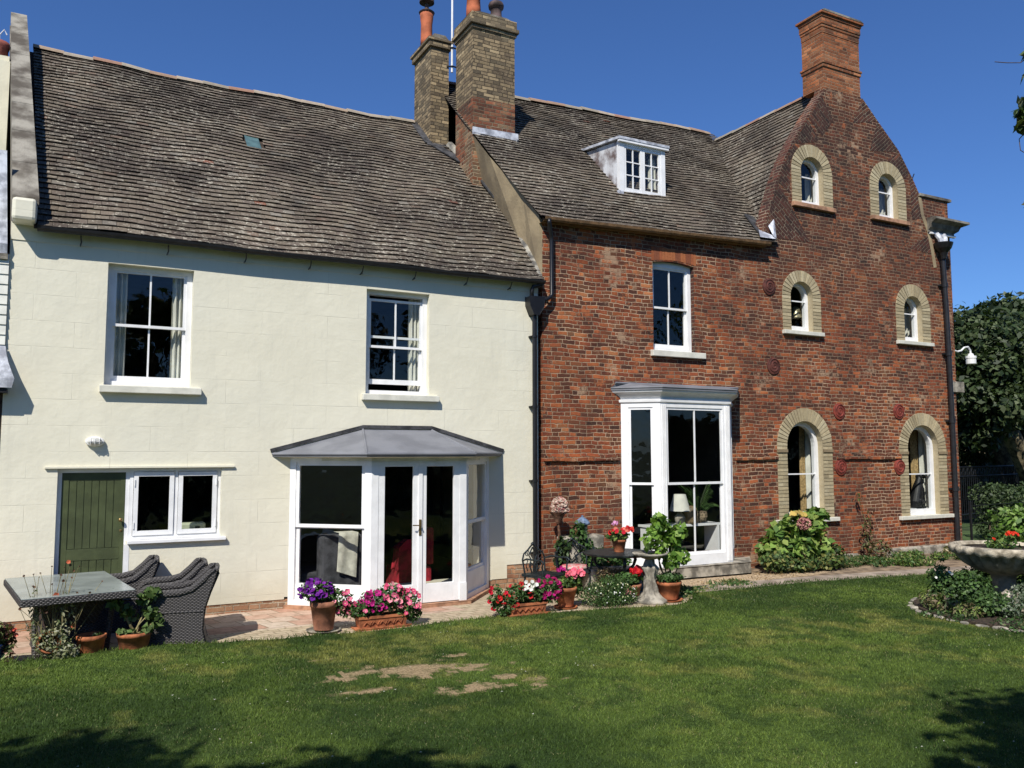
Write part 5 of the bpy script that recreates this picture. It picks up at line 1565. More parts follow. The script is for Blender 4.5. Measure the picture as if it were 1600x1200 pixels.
pot_mesh(a, (.275, -1.80, 0), .105, .145, .235, m_terra, soil=True)
leafcloud('weeds', [((.33, -1.82, .235), (.05, .04, .015))], 40, .02, GD, a, seed=9)
a = plant('potted_plant', 'round orange terracotta pot with a small glossy shrub beside the wicker chair', (.69, -1.80, 0))
pot_mesh(a, (.69, -1.80, 0), .135, .175, .225, m_terra)
br = [(.60, -1.82, .46), (.50, -1.85, .55), (.78, -1.80, .55), (.84, -1.84, .42), (.86, -1.78, .62), (.66, -1.75, .40), (.90, -1.85, .33), (.46, -1.8, .62)]
stems('branches', (.69, -1.80, .2), br, .010, m_dry, a, 3, .02)
leafcloud('foliage', [(p, (.075, .07, .06)) for p in br]+[((.60, -1.88, .245), (.09, .06, .025)), ((.80, -1.88, .25), (.06, .05, .035))], 330, .058, [(.09, .15, .04), (.06, .11, .03), (.13, .19, .06)], a, seed=10, aspect=1.5)
a = plant('potted_plant', 'straggly dried plant with seed heads in a fallen pot in front of the table', (-.12, -1.95, 0))
q = MB(); q.lathe((0, 0, 0), [(.07, 0), (.10, .16), (.11, .16), (.11, .20), (.095, .20), (.08, .05)], 20)
Mx = Matrix.Rotation(R(68), 3, 'X') @ Matrix.Rotation(R(14), 3, 'Y')
q.v = [tuple(Mx @ Vector(v)+Vector((-.16, -1.82, .16))) for v in q.v]; q.build('pot', m_terra, a)
qq = random.Random(5); tips = [(-.12+qq.gauss(-.03, .18), -1.98+qq.gauss(0, .08), qq.uniform(.55, 1.02)) for _ in range(34)]
stems('stems', (-.10, -1.92, .05), tips, .0045, m_dry, a, 4, .05)
leafcloud('foliage', [((-.26, -1.98, .5), (.06, .06, .26)), ((.02, -1.98, .45), (.10, .07, .28)), ((-.10, -1.98, .24), (.17, .1, .14)), ((.02, -2.0, .12), (.14, .1, .09))], 900, .021, [(.20, .22, .10), (.30, .30, .17), (.12, .16, .06), (.36, .36, .26)], a, seed=12, aspect=2.2)
flowers('seed_heads', tips, .014, [(.10, .05, .04), (.16, .08, .05)], a, 5, cup=.9)
flowers('blooms', [(.03, -1.99, 1.03), (-.07, -2.0, .70), (-.05, -1.99, .66), (.10, -1.95, .36)], .032, [(.5, .02, .08), (.5, .12, .06)], a, 6)
a = plant('potted_plant', 'dark blue glazed pot of reddish trailing leaves at the bottom left edge', (-.66, -1.72, 0))
pot_mesh(a, (-.66, -1.72, 0), .12, .16, .22, m_blueg)
leafcloud('foliage', [((-.62, -1.75, .32), (.16, .13, .12)), ((-.52, -1.72, .22), (.1, .1, .08)), ((-.5, -1.76, .10), (.07, .05, .1))], 800, .035, [(.10, .13, .04), (.14, .05, .04), (.2, .24, .08), (.08, .035, .03)], a, seed=13)
flowers('blooms', [(-.44, -1.72, .33), (-.46, -1.70, .30), (-.42, -1.74, .29)], .035, CORAL, a, 3)
# right-hand group
a = plant('potted_plant', 'tall bright green leafy shrub in a terracotta pot behind the stone birdbath', (7.80, -2.02, .03))
pot_mesh(a, (7.80, -2.02, .03), .125, .185, .25, m_terra)
br = [(7.62, -2.0, .75), (7.5, -2.0, .92), (7.72, -2.0, 1.05), (7.9, -2.0, .88), (8.05, -2.0, .62), (7.62, -2.05, 1.14), (7.96, -2.05, .98), (7.8, -2.1, .58)]
stems('stems', (7.80, -2.02, .25), br, .011, m_stem, a, 3, .03)
leafcloud('foliage', [(p, (.14, .13, .12)) for p in br]+[((7.55, -2.0, 1.02), (.10, .09, .05)), ((7.7, -2.02, .85), (.12, .1, .1))], 560, .085, [(.15, .27, .035), (.19, .33, .05), (.10, .20, .03), (.24, .36, .08)], a, seed=15, aspect=1.25)
leafcloud('ground_leaves', [((7.8, -2.05, .34), (.22, .17, .06))], 500, .03, G1, a, seed=16)
saucer((7.80, -2.02, 0), .21, m_terra, 'terracotta saucer under the tall green shrub pot')
a = plant('potted_plant', 'small terracotta pot of scarlet geraniums standing on the round iron table', (7.38, -1.38, .66))
pot_mesh(a, (7.38, -1.38, .66), .075, .108, .185, m_terra)
leafcloud('foliage', [((7.36, -1.38, .90), (.17, .13, .08))], 420, .045, G1+GY, a, seed=17, aspect=1.1)
flowers('blooms', inblob([((7.33, -1.42, .97), (.14, .1, .05)), ((7.52, -1.42, .99), (.07, .06, .04))], 34, 3), .033, REDF+CORAL, a, 5)
flowers('mauve_blooms', inblob([((7.3, -1.40, 1.08), (.05, .05, .03))], 7, 3), .028, [(.6, .3, .5)], a, 5)
a = plant('potted_plant', 'low pot of red and salmon geraniums between the low bush and the birdbath', (7.33, -1.75, 0))
pot_mesh(a, (7.33, -1.75, .02), .10, .145, .22, m_terra2)
leafcloud('foliage', [((7.28, -1.75, .32), (.24, .15, .09)), ((7.1, -1.78, .22), (.1, .1, .1))], 900, .038, G1, a, seed=18, aspect=1.2)
flowers('blooms', inblob([((7.42, -1.80, .42), (.12, .1, .07))], 40, 3), .034, REDF, a, 5)
flowers('salmon_blooms', inblob([((7.16, -1.86, .12), (.05, .04, .06))], 10, 5), .036, [(.75, .35, .33)], a, 6)
def bush(name, label, blobs, n, size, cols, cat='shrub', seed=0, asp=1.5, stemc=None, group=None, m=None):
    c = blobs[0][0]
    a = thing(name, label, cat, (c[0], c[1], 0), 0, group)
    stems('stems', (c[0], c[1], 0), [(b[0][0], b[0][1], b[0][2]) for b in blobs], .008, m_stem, a, seed, .05)
    leafcloud('foliage', blobs, n, size, cols, a, m, seed=seed, aspect=asp)
    return a
a = bush('low_bush', 'low dark green bush dotted with tiny white flowers left of the birdbath', [((6.78, -1.88, .20), (.32, .22, .20)), ((6.58, -1.84, .15), (.25, .2, .14)), ((7.05, -1.90, .15), (.25, .2, .15)), ((6.95, -1.82, .26), (.2, .2, .15)), ((6.85, -2.02, .08), (.42, .12, .07))], 5200, .018, [(.04, .09, .02), (.065, .13, .03), (.03, .06, .015), (.10, .16, .05)], seed=21)
flowers('blooms', inblob([((6.8, -1.95, .16), (.42, .2, .16))], 60, 5), .010, WH+[(.7, .7, .4)], a, 6)
a = bush('dry_bush', 'wispy brown seed-headed plant under the round iron table', [((7.10, -1.45, .28), (.2, .15, .2)), ((7.3, -1.4, .25), (.2, .15, .18))], 900, .016, [(.16, .11, .06), (.22, .16, .09), (.10, .09, .04)], seed=22, asp=3)
a = bush('leafy_plant', 'green leafy plant growing against the wall behind the round iron table', [((7.7, -.55, .40), (.45, .2, .22)), ((7.25, -.45, .85), (.16, .12, .2)), ((7.35, -.4, .65), (.2, .14, .2))], 1500, .05, G1, seed=23)
a = bush('pot_climber', 'dark leafy plant trailing on the stone block behind the iron chairs', [((7.0, -.40, .66), (.14, .12, .16)), ((7.0, -.35, .42), (.13, .11, .16))], 520, .045, GD+[(.08, .13, .04)], seed=24, asp=1.8)
# hydrangea and the weedy border
HB = [((11.65, -.55, .62), (.33, .3, .28)), ((12.05, -.5, .85), (.32, .28, .2)), ((12.35, -.5, .72), (.3, .28, .28)), ((12.55, -.5, .98), (.2, .2, .12)), ((11.9, -.6, .35), (.5, .3, .28)), ((11.45, -.5, .35), (.32, .28, .25)), ((12.5, -.5, .4), (.35, .25, .25))]
a = thing('hydrangea', 'big yellow-green hydrangea with one fading pink head under the left arched window', 'shrub', (12.0, -.5, 0))
stems('stems', (12, -.5, 0), [b[0] for b in HB]+[(11.7, -.6, .6), (12.2, -.6, .8), (12.4, -.55, .9)], .011, m_dry, a, 5, .12)
leafcloud('foliage', HB, 1500, .115, [(.17, .27, .05), (.10, .19, .035), (.22, .32, .07), (.26, .33, .08), (.07, .14, .03)], a, seed=25, aspect=1.35, up=.5)
q = MB(); qq = random.Random(3)
pp_ = inblob([((11.86, -.82, .86), (.12, .1, .10))], 150, 4, False)
flowers('flower_head', pp_, .022, [(.36, .13, .14), (.44, .2, .18), (.50, .28, .22)], a, 7)
flowers('yellowing_leaves', inblob([((11.8, -.75, 1.02), (.16, .1, .05))], 10, 4, False), .055, [(.5, .36, .10)], a, 7, cup=.1)
a = bush('border_shrub', 'low dark-leaved shrub with yellowing tips spreading at the foot of the hydrangea', [((11.25, -.75, .22), (.35, .25, .18)), ((11.8, -.85, .14), (.4, .25, .12)), ((12.4, -.85, .15), (.35, .25, .13)), ((12.85, -.6, .22), (.25, .2, .2))], 2200, .05, [(.06, .11, .03), (.10, .16, .04), (.20, .20, .06), (.04, .07, .025)], seed=26)
a = bush('climbing_rose', 'thin straggling climber on the brick wall between the ground-floor arched windows', [((14.35, -.15, .45), (.2, .1, .3)), ((14.5, -.12, .85), (.1, .08, .25)), ((14.15, -.15, 1.25), (.07, .05, .08)), ((14.5, -.3, .2), (.3, .2, .2))], 420, .05, [(.10, .12, .04), (.16, .13, .06), (.2, .1, .06)], seed=27)
def weeds(label, cx_, cy, rx, ry, h, n, cols, seed, size=.025, asp=3.2):
    bl_ = [((cx_+rnd.uniform(-rx, rx), cy+rnd.uniform(-ry, ry), h*rnd.uniform(.2, .6)), (.22, .16, h*.55)) for _ in range(12)]
    o = leafcloud('border_weeds', bl_, n, size, cols, None, seed=seed, aspect=asp, up=.0)
    struct(o, 'stuff'); o['label'] = label
weeds('low weeds along the wall', 13.4, -.7, .7, .35, .14, 1600, G1+[(.2, .18, .08)], 31)
weeds('green weeds along the path', 15.1, -.9, 1.2, .4, .16, 3200, G1+GY+[(.28, .24, .12)], 32)
weeds('dry grasses by the wall end', 17.2, -1.0, 1.2, .5, .24, 3600, [(.32, .27, .13), (.20, .22, .07), (.40, .34, .2), (.10, .15, .04)], 33)
weeds('dry leaf litter on the gravel', 10.4, -.9, 1.2, .25, .02, 500, [(.4, .28, .15), (.25, .16, .08)], 34, .02, 1.5)
weeds('weeds at the bay sill', 9.2, -1.35, .7, .18, .05, 500, G1+[(.3, .26, .12)], 35, .025, 3)
weeds('tufts at the lawn edge by the birdbath', 8.1, -1.6, .35, .3, .10, 900, G1+[(.3, .28, .12)], 36, .025, 3)

# ================================================================== GARDEN FURNITURE
# --- wicker armchair (local space: faces -X)
def wicker_chair():
    t = thing('wicker_armchair', 'grey wicker armchair nearest the lawn, right of the glass-topped table', 'armchair', (0, 0, 0), 0, 'grey wicker armchairs round the table')
    side = [(-.29, 0), (.29, 0), (.255, .18), (.27, .42), (.32, .60), (.385, .80), (.40, .84), (.34, .84), (.26, .74), (.15, .64), (.02, .605), (-.18, .60), (-.27, .585), (-.315, .54), (-.325, .46), (-.285, .40)]
    for s in (-1, 1):
        q = MB(); y = s*.275
        q.prism(side, y-.022, y+.022); q.build('side_panel', m_wicker, t, local=True, bevel=.008)
        q = MB(); q.tube([(-.31, y, .02), (-.305, y, .30), (-.325, y, .46), (-.315, y, .55), (-.26, y, .60), (-.18, y, .615), (.02, y, .62), (.15, y, .655), (.26, y, .755), (.34, y, .85), (.385, y, .855)],
                         [.018, .02, .028, .036, .042, .044, .044, .042, .04, .035, .028], 10)
        q.build('arm', m_wicker, t, local=True, smooth=True)
        q = MB(); q.tube([(-.30, y+s*.024, .40), (-.1, y+s*.026, .402), (.265, y+s*.024, .40)], .008, 6); q.tube([(.29, y+s*.01, .0), (.255, y+s*.01, .18), (.27, y+s*.01, .42), (.32, y+s*.01, .60), (.39, y+s*.01, .82)], .014, 8)
        q.build('braid', m_wicker, t, local=True)
    q = MB(); q.prism([(.27, .0), (.235, .18), (.25, .42), (.30, .60), (.36, .81), (.41, .865), (.425, .82), (.35, .60), (.295, .42), (.275, .18), (.31, 0)], -.252, .252); q.build('backrest', m_wicker, t, local=True, bevel=.008)
    q = MB(); q.tube([(.40, -.27, .855), (.405, 0, .875), (.40, .27, .855)], .026, 8); q.build('top_roll', m_wicker, t, local=True, smooth=True)
    q = MB(); q.box(-.30, .24, -.252, .252, .36, .42); q.box(-.30, -.27, -.252, .252, .02, .359); q.build('seat', m_wicker, t, local=True, bevel=.015)
    return t
ch = wicker_chair(); ch.location = (1.17, -1.49, 0); ch.scale = (1, 1, .96); ch.rotation_euler = (0, 0, R(-9))
for (x, y, rz, lab) in ((1.11, -.92, -4, 'grey wicker armchair half hidden directly behind the nearest one'), (.62, -.33, -3, 'grey wicker armchair farthest from the lawn, close to the green door')):
    c = copy_tree(ch); c.location = (x, y, 0); c.rotation_euler = (0, 0, R(rz)); c['label'] = lab
tb = thing('garden_table', 'rectangular grey wicker table with a frosted glass top in front of the green door', 'table', (.03, -1.19, 0), R(8))
TX, TY, TZ = .54, .88, .70
q = MB(); q.box(-TX, TX, -TY, TY, TZ-.085, TZ-.012); q.build('table_frame', m_wicker, tb, local=True, bevel=.012)
m_ttop = simple('frosted_table_glass', (.27, .30, .28), .25, .08, 3, spec=.6)
q = MB(); q.box(-TX+.012, TX-.012, -TY+.012, TY-.012, TZ-.011, TZ); q.build('table_top', m_ttop, tb, local=True, bevel=.003)
q = MB()
q.add([(-.30, -.42, .0), (.30, -.42, 0), (.30, .42, 0), (-.30, .42, 0), (-.24, -.34, .3), (.24, -.34, .3), (.24, .34, .3), (-.24, .34, .3), (-.34, -.5, TZ-.086), (.34, -.5, TZ-.086), (.34, .5, TZ-.086), (-.34, .5, TZ-.086)],
      [(0, 1, 5, 4), (1, 2, 6, 5), (2, 3, 7, 6), (3, 0, 4, 7), (4, 5, 9, 8), (5, 6, 10, 9), (6, 7, 11, 10), (7, 4, 8, 11)]); q.build('pedestal', m_wicker, tb, local=True)
q = MB()
q.tube([(.36, -.62, TZ-.09), (.36, -.5, .35), (.34, -.45, 0)], .03, 8); q.build('table_leg', m_wicker, tb, local=True)
q = MB(); q.tube([(-.36, -.62, TZ-.09), (-.36, -.5, .35), (-.34, -.45, 0)], .03, 8); q.build('table_leg', m_wicker, tb, local=True)

# --- cast-iron chairs
def iron_chair():
    t = thing('iron_chair', 'front ornate cast-iron armchair with a pierced back, left of the second petunia trough', 'chair', (0, 0, 0), 0, 'dark green cast-iron garden chairs')
    q = MB()
    q.tube([(-.22, .20, .36), (-.24, .23, .58), (-.20, .24, .66), (-.1, .25, .71), (-.04, .25, .76), (0, .25, .78), (.04, .25, .76), (.1, .25, .71), (.20, .24, .66), (.24, .23, .58), (.22, .20, .36)], .013, 8)
    for s in (-1, 1):
        q.tube([(s*.05, .22, .38), (s*.09, .23, .48), (s*.04, .24, .56), (s*.09, .245, .63), (s*.03, .25, .70), (0, .25, .74)], .011, 6)
        q.tube([(s*.02, .22, .38), (s*.0, .23, .46), (s*.05, .235, .52), (s*.06, .235, .46), (s*.02, .23, .50)], .009, 6)
        q.tube([(s*.10, .24, .70), (s*.13, .24, .62), (s*.17, .235, .64), (s*.15, .235, .68)], .008, 6)
        q.tube([(s*.12, .235, .40), (s*.16, .235, .48), (s*.12, .235, .55), (s*.17, .235, .58)], .008, 6)
    q.lathe((0, .25, .785), [(.012, -.02), (.03, .0), (.02, .02), (.002, .035)], 8)
    q.build('backrest', m_tealiron, t, local=True)
    for s in (-1, 1):
        q = MB(); q.tube([(s*.24, .23, .56), (s*.27, .12, .60), (s*.275, -.06, .595), (s*.285, -.19, .60), (s*.285, -.23, .57), (s*.28, -.20, .54), (s*.275, -.19, .50), (s*.25, -.20, .36)], .013, 8); q.build('arm', m_tealiron, t, local=True)
        q = MB(); q.tube([(s*.22, -.20, .36), (s*.25, -.22, .24), (s*.22, -.21, .10), (s*.25, -.25, .01), (s*.27, -.26, 0)], [.02, .017, .012, .012, .016], 8); q.build('leg', m_tealiron, t, local=True)
        q = MB(); q.tube([(s*.21, .20, .36), (s*.22, .22, .2), (s*.23, .26, 0)], [.018, .013, .013], 8); q.build('leg', m_tealiron, t, local=True)
    q = MB()
    for k in range(9): y = -.21+k*.052; q.box(-.235, .235, y-.018, y+.018, .36, .372)
    q.box(-.25, .25, -.245, -.225, .325, .375); q.box(-.25, .25, .225, .24, .335, .375); q.box(-.25, -.236, -.224, .224, .335, .375); q.box(.236, .25, -.224, .224, .335, .375)
    q.build('seat', m_tealiron, t, local=True)
    return t
ic = iron_chair(); ic.location = (6.26, -1.08, 0); ic.rotation_euler = (0, 0, R(18))
c = copy_tree(ic); c.location = (6.97, -.72, 0); c.rotation_euler = (0, 0, R(-28)); c['label'] = 'rear cast-iron armchair with a pierced back, against the stone block'
q = MB(); q.lathe((6.95, -.80, .374), [(.19, 0), (.2, .02), (.18, .05), (.01, .055)], 20, sx=1.1); o = q.build('seat_cushion', simple('red_check_cloth', (.42, .05, .06), .9, .3, 18, col2=(.5, .4, .36)), None, smooth=True); tag(o, 'red and white patterned seat pad on the rear iron chair', 'cushion')
it = thing('round_table', 'round dark iron garden table with three cabriole legs beside the iron chairs', 'table', (7.36, -1.38, 0))
q = MB(); q.lathe((7.36, -1.38, .625), [(.01, 0), (.50, .0), (.52, .012), (.525, .03), (.50, .035), (.01, .033)], 40); q.build('table_top', m_tealiron, it, smooth=False)
for k in range(3):
    a = R(250+120*k); c_, s_ = math.cos(a), math.sin(a)
    q = MB(); q.tube([(7.36+c_*r_, -1.38+s_*r_, z) for r_, z in ((.34, .62), (.37, .52), (.33, .44), (.20, .36), (.14, .25), (.16, .12), (.24, .03), (.27, .0))], [.022, .026, .022, .018, .014, .013, .014, .02], 8)
    q.tube([(7.36+c_*r_, -1.38+s_*r_, z) for r_, z in ((.18, .34), (.26, .28), (.27, .2), (.22, .19), (.22, .25))], .009, 6)
    q.build('table_leg', m_tealiron, it)
# --- birdbath
bb_ = thing('birdbath', 'weathered stone birdbath with a shallow bowl on a rough twisted pedestal at the lawn edge', 'birdbath', (7.5, -1.98, 0))
q = MB(); q.lathe((7.5, -1.98, .665), [(.05, -.06), (.09, -.05), (.16, -.025), (.22, -.005), (.25, .012), (.258, .03), (.25, .04), (.23, .03), (.15, .012), (.01, .006)], 32); q.build('bowl', m_stone, bb_, smooth=True)
q = MB(); q.lathe((7.5, -1.98, 0), [(.25, 0), (.23, .04), (.16, .08), (.11, .13), (.085, .2), (.07, .3), (.075, .38), (.095, .45), (.10, .49), (.085, .52), (.065, .55), (.05, .62)], 24,
                  wave=lambda t, z: 1)
vv_ = []
for x, y, z in q.v:
    n_ = .02*math.sin(7*math.atan2(y+1.98, x-7.5)+z*14)+.015*math.sin(23*z+3*math.atan2(y+1.98, x-7.5)); d = math.hypot(x-7.5, y+1.98)+1e-6
    vv_.append((x+(x-7.5)/d*n_, y+(y+1.98)/d*n_, z))
q.v = vv_; q.build('pedestal', m_stone, bb_, smooth=True)
# --- stone things by the wall
sb_ = thing('stone_block', 'tall grey rough stone block against the brick wall behind the iron table', 'stone block', (7.4, -.3, 0))
q = MB(); q.add([(7.12, -.48, 0), (7.78, -.48, 0), (7.74, -.12, 0), (7.16, -.12, 0), (7.10, -.50, .45), (7.72, -.46, .5), (7.72, -.12, .5), (7.14, -.12, .45), (6.98, -.46, .80), (7.76, -.45, .82), (7.74, -.12, .82), (7.02, -.12, .80)],
                [(0, 3, 2, 1), (0, 1, 5, 4), (1, 2, 6, 5), (2, 3, 7, 6), (3, 0, 4, 7), (4, 5, 9, 8), (5, 6, 10, 9), (6, 7, 11, 10), (7, 4, 8, 11), (8, 9, 10, 11)])
q.build('block', m_stone, sb_, bevel=.03)
st_ = thing('stone_trough', 'low stone trough standing in front of the tall stone block, half hidden by pots', 'trough', (7.4, -.95, 0))
q = MB(); q.add([(7.12, -1.15, 0), (8.05, -1.15, 0), (8.05, -.75, 0), (7.12, -.75, 0), (7.08, -1.18, .38), (8.08, -1.18, .34), (8.08, -.72, .34), (7.08, -.72, .38)], [(0, 3, 2, 1), (4, 5, 6, 7), (0, 1, 5, 4), (1, 2, 6, 5), (2, 3, 7, 6), (3, 0, 4, 7)])
q.build('trough', m_stone, st_, bevel=.03)
ln = thing('lantern', 'small old lantern with a blue-grey lid on top of the stone block', 'lantern', (7.42, -.3, .82))
q = MB(); q.lathe((7.42, -.3, .815), [(.10, 0), (.10, .02), (.08, .03), (.085, .16), (.095, .17), (.07, .18)], 10); q.build('body', simple('verdigris', (.13, .16, .12), .8, .3, 12), ln)
q = MB(); q.lathe((7.42, -.3, .99), [(.12, 0), (.125, .02), (.09, .07), (.05, .10), (.02, .12), (.02, .14), (.001, .15)], 10); q.build('lid', simple('blue_lid', (.14, .20, .30), .6, .2, 12), ln)
tp_ = thing('cone_planter', 'rusty cone planter on a tall rod with a dried pink flower head', 'planter', (7.0, -.32, 0))
q = MB(); q.tube([(6.98, -.32, 0), (6.97, -.32, .5), (6.95, -.32, 1.06)], .014, 6); q.tube([(7.02, -.32, 0), (7.0, -.32, .6), (6.96, -.32, 1.06)], .010, 6); q.build('rod', m_rust, tp_)
q = MB(); q.lathe((6.95, -.32, 1.02), [(.03, 0), (.05, .03), (.09, .12), (.14, .18), (.145, .19), (.11, .18)], 14); q.build('cone', m_rust, tp_)
flowers('flower_head', inblob([((6.95, -.36, 1.31), (.12, .11, .12)), ((6.97, -.35, 1.24), (.13, .11, .06))], 420, 4, False), .024, [(.48, .28, .24), (.56, .42, .34), (.40, .16, .15), (.6, .5, .42)], tp_, 7)
q = MB(); q.tube([(6.72, -.75, .36), (6.74, -.76, .62), (6.70, -.78, .64), (6.66, -.78, .62)], .012, 6)

# ================================================================== ROUND BED AND URN
BCX, BCY, BR = 11.5, -5.12, 1.48
g = MB(); g.prism([(BCX+(BR+.0)*math.cos(2*PI*k/40), BCY+BR*math.sin(2*PI*k/40)) for k in range(40)], .0, .045, axis='z')
struct(g.build('flower_bed', m_soil))
st0 = None; qq = random.Random(8)
for k in range(46):
    a = 2*PI*k/46
    if st0 is None:
        q = MB(); q.lathe((0, 0, 0), [(.04, 0), (.075, .015), (.08, .045), (.06, .07), (.01, .078)], 9, sx=1.15, sy=.75)
        st0 = q.build('edging_stone', m_stone); s = st0
    else:
        s = st0.copy(); C.objects.link(s)
    s.location = (BCX+(BR+.03+qq.uniform(-.02, .02))*math.cos(a), BCY+(BR+.03+qq.uniform(-.02, .02))*math.sin(a), .0)
    s.rotation_euler = (0, 0, a+PI/2+qq.uniform(-.2, .2)); s.scale = (qq.uniform(.6, 1.25), qq.uniform(.5, 1.0), qq.uniform(.35, .75))
    tag(s, 'pale edging stone in the ring around the round flower bed', 'stone', 'edging stones of the round flower bed')
ur = thing('garden_urn', 'wide scalloped stone urn on a stem in the round flower bed at the right edge', 'urn', (11.66, -4.60, 0))
U0 = (11.66, -4.60, 0)
def scal(t, z, r): 
    k = abs(math.sin(t*12)); return r*(1+.13*(k-.6)*min(1, max(0, (z-.40)/.2)))
q = MB()
prof = [(.24, .0), (.24, .06), (.20, .12), (.155, .2), (.15, .36), (.165, .44), (.27, .475), (.38, .52), (.48, .59), (.55, .67), (.60, .77)]
N_ = 112; vs = []; fs = []
for r_, z in prof:
    for k in range(N_): t = 2*PI*k/N_; rr = scal(t, z, r_); vs.append((U0[0]+rr*math.cos(t), U0[1]+rr*math.sin(t), z))
for i in range(len(prof)-1):
    for k in range(N_): fs.append((i*N_+k, i*N_+(k+1) % N_, (i+1)*N_+(k+1) % N_, (i+1)*N_+k))
q.add(vs, fs); m_urn = simple('mossy_urn_stone', (.20, .19, .14), .95, .3, 5, .8, 45, col2=(.08, .085, .055))
q.build('bowl', m_urn, ur, smooth=True)
q = MB(); vs = []; fs = []
lev = [(.585, .745), (.655, .765), (.67, .80), (.655, .845), (.60, .85), (.56, .80)]
for j, (r_, z) in enumerate(lev):
    for k in range(N_):
        t = 2*PI*k/N_; kk = abs(math.sin(t*12)); rr = r_*(1+(.035*(kk-.5) if 0 < j < 4 else 0)); zz = z-(.03*kk if j < 2 else 0)
        vs.append((U0[0]+rr*math.cos(t), U0[1]+rr*math.sin(t), zz))
for i in range(len(lev)-1):
    for k in range(N_): fs.append((i*N_+k, i*N_+(k+1) % N_, (i+1)*N_+(k+1) % N_, (i+1)*N_+k))
q.add(vs, fs); q.build('rim', simple('lichened_rim', (.42, .37, .28), .95, .25, 9, .9, 45, col2=(.2, .17, .12)), ur, smooth=True)
q = MB(); q.lathe((U0[0], U0[1], 0), [(.575, .78), (.3, .80), (.01, .82)], 24); q.build('soil', m_soil, ur)
a = thing('urn_geranium', 'scarlet geraniums with bright leaves growing in the scalloped stone urn', 'flowers', (11.55, -4.65, .8))
bl_ = [((11.45, -4.75, .88), (.25, .2, .07)), ((11.62, -4.6, .95), (.22, .2, .09)), ((11.8, -4.7, .95), (.16, .16, .09))]
leafcloud('foliage', bl_, 420, .045, GY+G1, a, seed=41, aspect=1.2)
stems('stems', (11.55, -4.65, .8), [(11.30, -4.72, .95), (11.50, -4.78, 1.02), (11.72, -4.72, .99), (11.4, -4.6, 1.0)], .006, m_stem, a, 3, .03)
flowers('blooms', inblob([((11.50, -4.80, 1.03), (.05, .05, .03)), ((11.72, -4.74, 1.0), (.055, .05, .03))], 40, 4)+inblob([((11.28, -4.72, .95), (.02, .02, .02))], 4, 4), .022, [(.7, .06, .02), (.65, .03, .015)], a, 4)
def rock(name, label, c, r, sz, m, seed, ribs=0):
    q = MB(); qq = random.Random(seed)
    q.lathe((0, 0, 0), [(.75, 0), (.98, .2), (1.0, .45), (.85, .75), (.5, .95), (.01, 1.0)], 28)
    vs = []
    for x, y, z in q.v:
        t = math.atan2(y, x); k = 1+.08*math.sin(3*t+seed)+.05*math.sin(5*t+2*seed+z*4)+(ribs and .05*abs(math.sin(t*ribs)))
        vs.append((c[0]+x*r[0]*k, c[1]+y*r[1]*k, c[2]+z*sz))
    q.v = vs; o = q.build(name, m, None, smooth=True); tag(o, label, 'rock'); return o
m_pale = simple('pale_stone', (.46, .41, .32), .9, .25, 8, .9, 40, col2=(.26, .22, .16))
rock('ribbed_stone', 'pale ribbed sea-urchin shaped stone at the foot of the urn', (11.28, -4.93, .12), (.17, .14), .17, simple('ribbed_pale_stone', (.52, .47, .40), .9, .3, 22, .9, 60, col2=(.28, .23, .18)), 2, 9)
rock('pale_rock', 'large pale rock supporting the ribbed stone below the urn', (11.08, -5.08, .03), (.26, .2), .17, m_pale, 5)
a = bush('rose_bush', 'dark green rose bush with two white blooms at the left of the round bed', [((10.55, -4.55, .30), (.25, .28, .22)), ((10.72, -4.75, .30), (.28, .25, .24)), ((10.55, -4.4, .48), (.16, .15, .14)), ((10.85, -4.6, .42), (.2, .18, .14)), ((10.62, -5.05, .2), (.32, .25, .16)), ((10.55, -4.45, .62), (.05, .05, .10))], 3600, .034, [(.05, .10, .025), (.07, .14, .03), (.035, .07, .02), (.10, .17, .05)], seed=51)
flowers('blooms', [(10.20, -4.6, .50), (10.48, -4.6, .55), (10.50, -4.62, .53)], .028, WH, a, 4)
bush('brown_plant', 'dry reddish-brown plant with a yellow-green tuft at the left rim of the round bed', [((10.35, -4.6, .16), (.2, .2, .12)), ((10.3, -4.95, .12), (.2, .2, .10)), ((10.45, -4.3, .16), (.15, .15, .12))], 1000, .022, [(.15, .13, .06), (.24, .18, .11), (.12, .17, .05), (.20, .26, .06), (.10, .13, .05)], seed=52, asp=3.2)
bush('yellow_shrub', 'mound of bright yellow-green leaves with red tips at the front right of the round bed', [((11.02, -5.65, .22), (.32, .22, .15)), ((11.4, -5.75, .22), (.3, .22, .15))], 2600, .028, [(.42, .40, .05), (.34, .36, .05), (.45, .30, .08), (.25, .30, .05)], seed=53)
bush('silver_plant', 'grey-leaved low plant with small white flowers beside the pale rock', [((11.15, -5.3, .25), (.25, .18, .12)), ((10.75, -5.25, .16), (.2, .2, .12)), ((11.3, -5.1, .3), (.2, .15, .12))], 1800, .026, [(.16, .2, .13), (.10, .14, .08), (.3, .33, .25), (.06, .1, .04)], seed=54)
bush('bed_plant', 'leafy green plant on the far side of the urn stem', [((11.9, -4.3, .35), (.25, .2, .25)), ((12.2, -4.6, .3), (.3, .25, .22)), ((11.6, -4.2, .3), (.2, .2, .2))], 1500, .035, G1, seed=55)
weeds('low mixed plants covering the soil of the round bed', 10.9, -5.75, .55, .4, .09, 1500, GD+G1+[(.2, .2, .1)], 37, .022, 2)
weeds('low plants at the back of the round bed', 11.3, -4.3, .6, .35, .10, 900, GD+G1, 38, .024, 2)
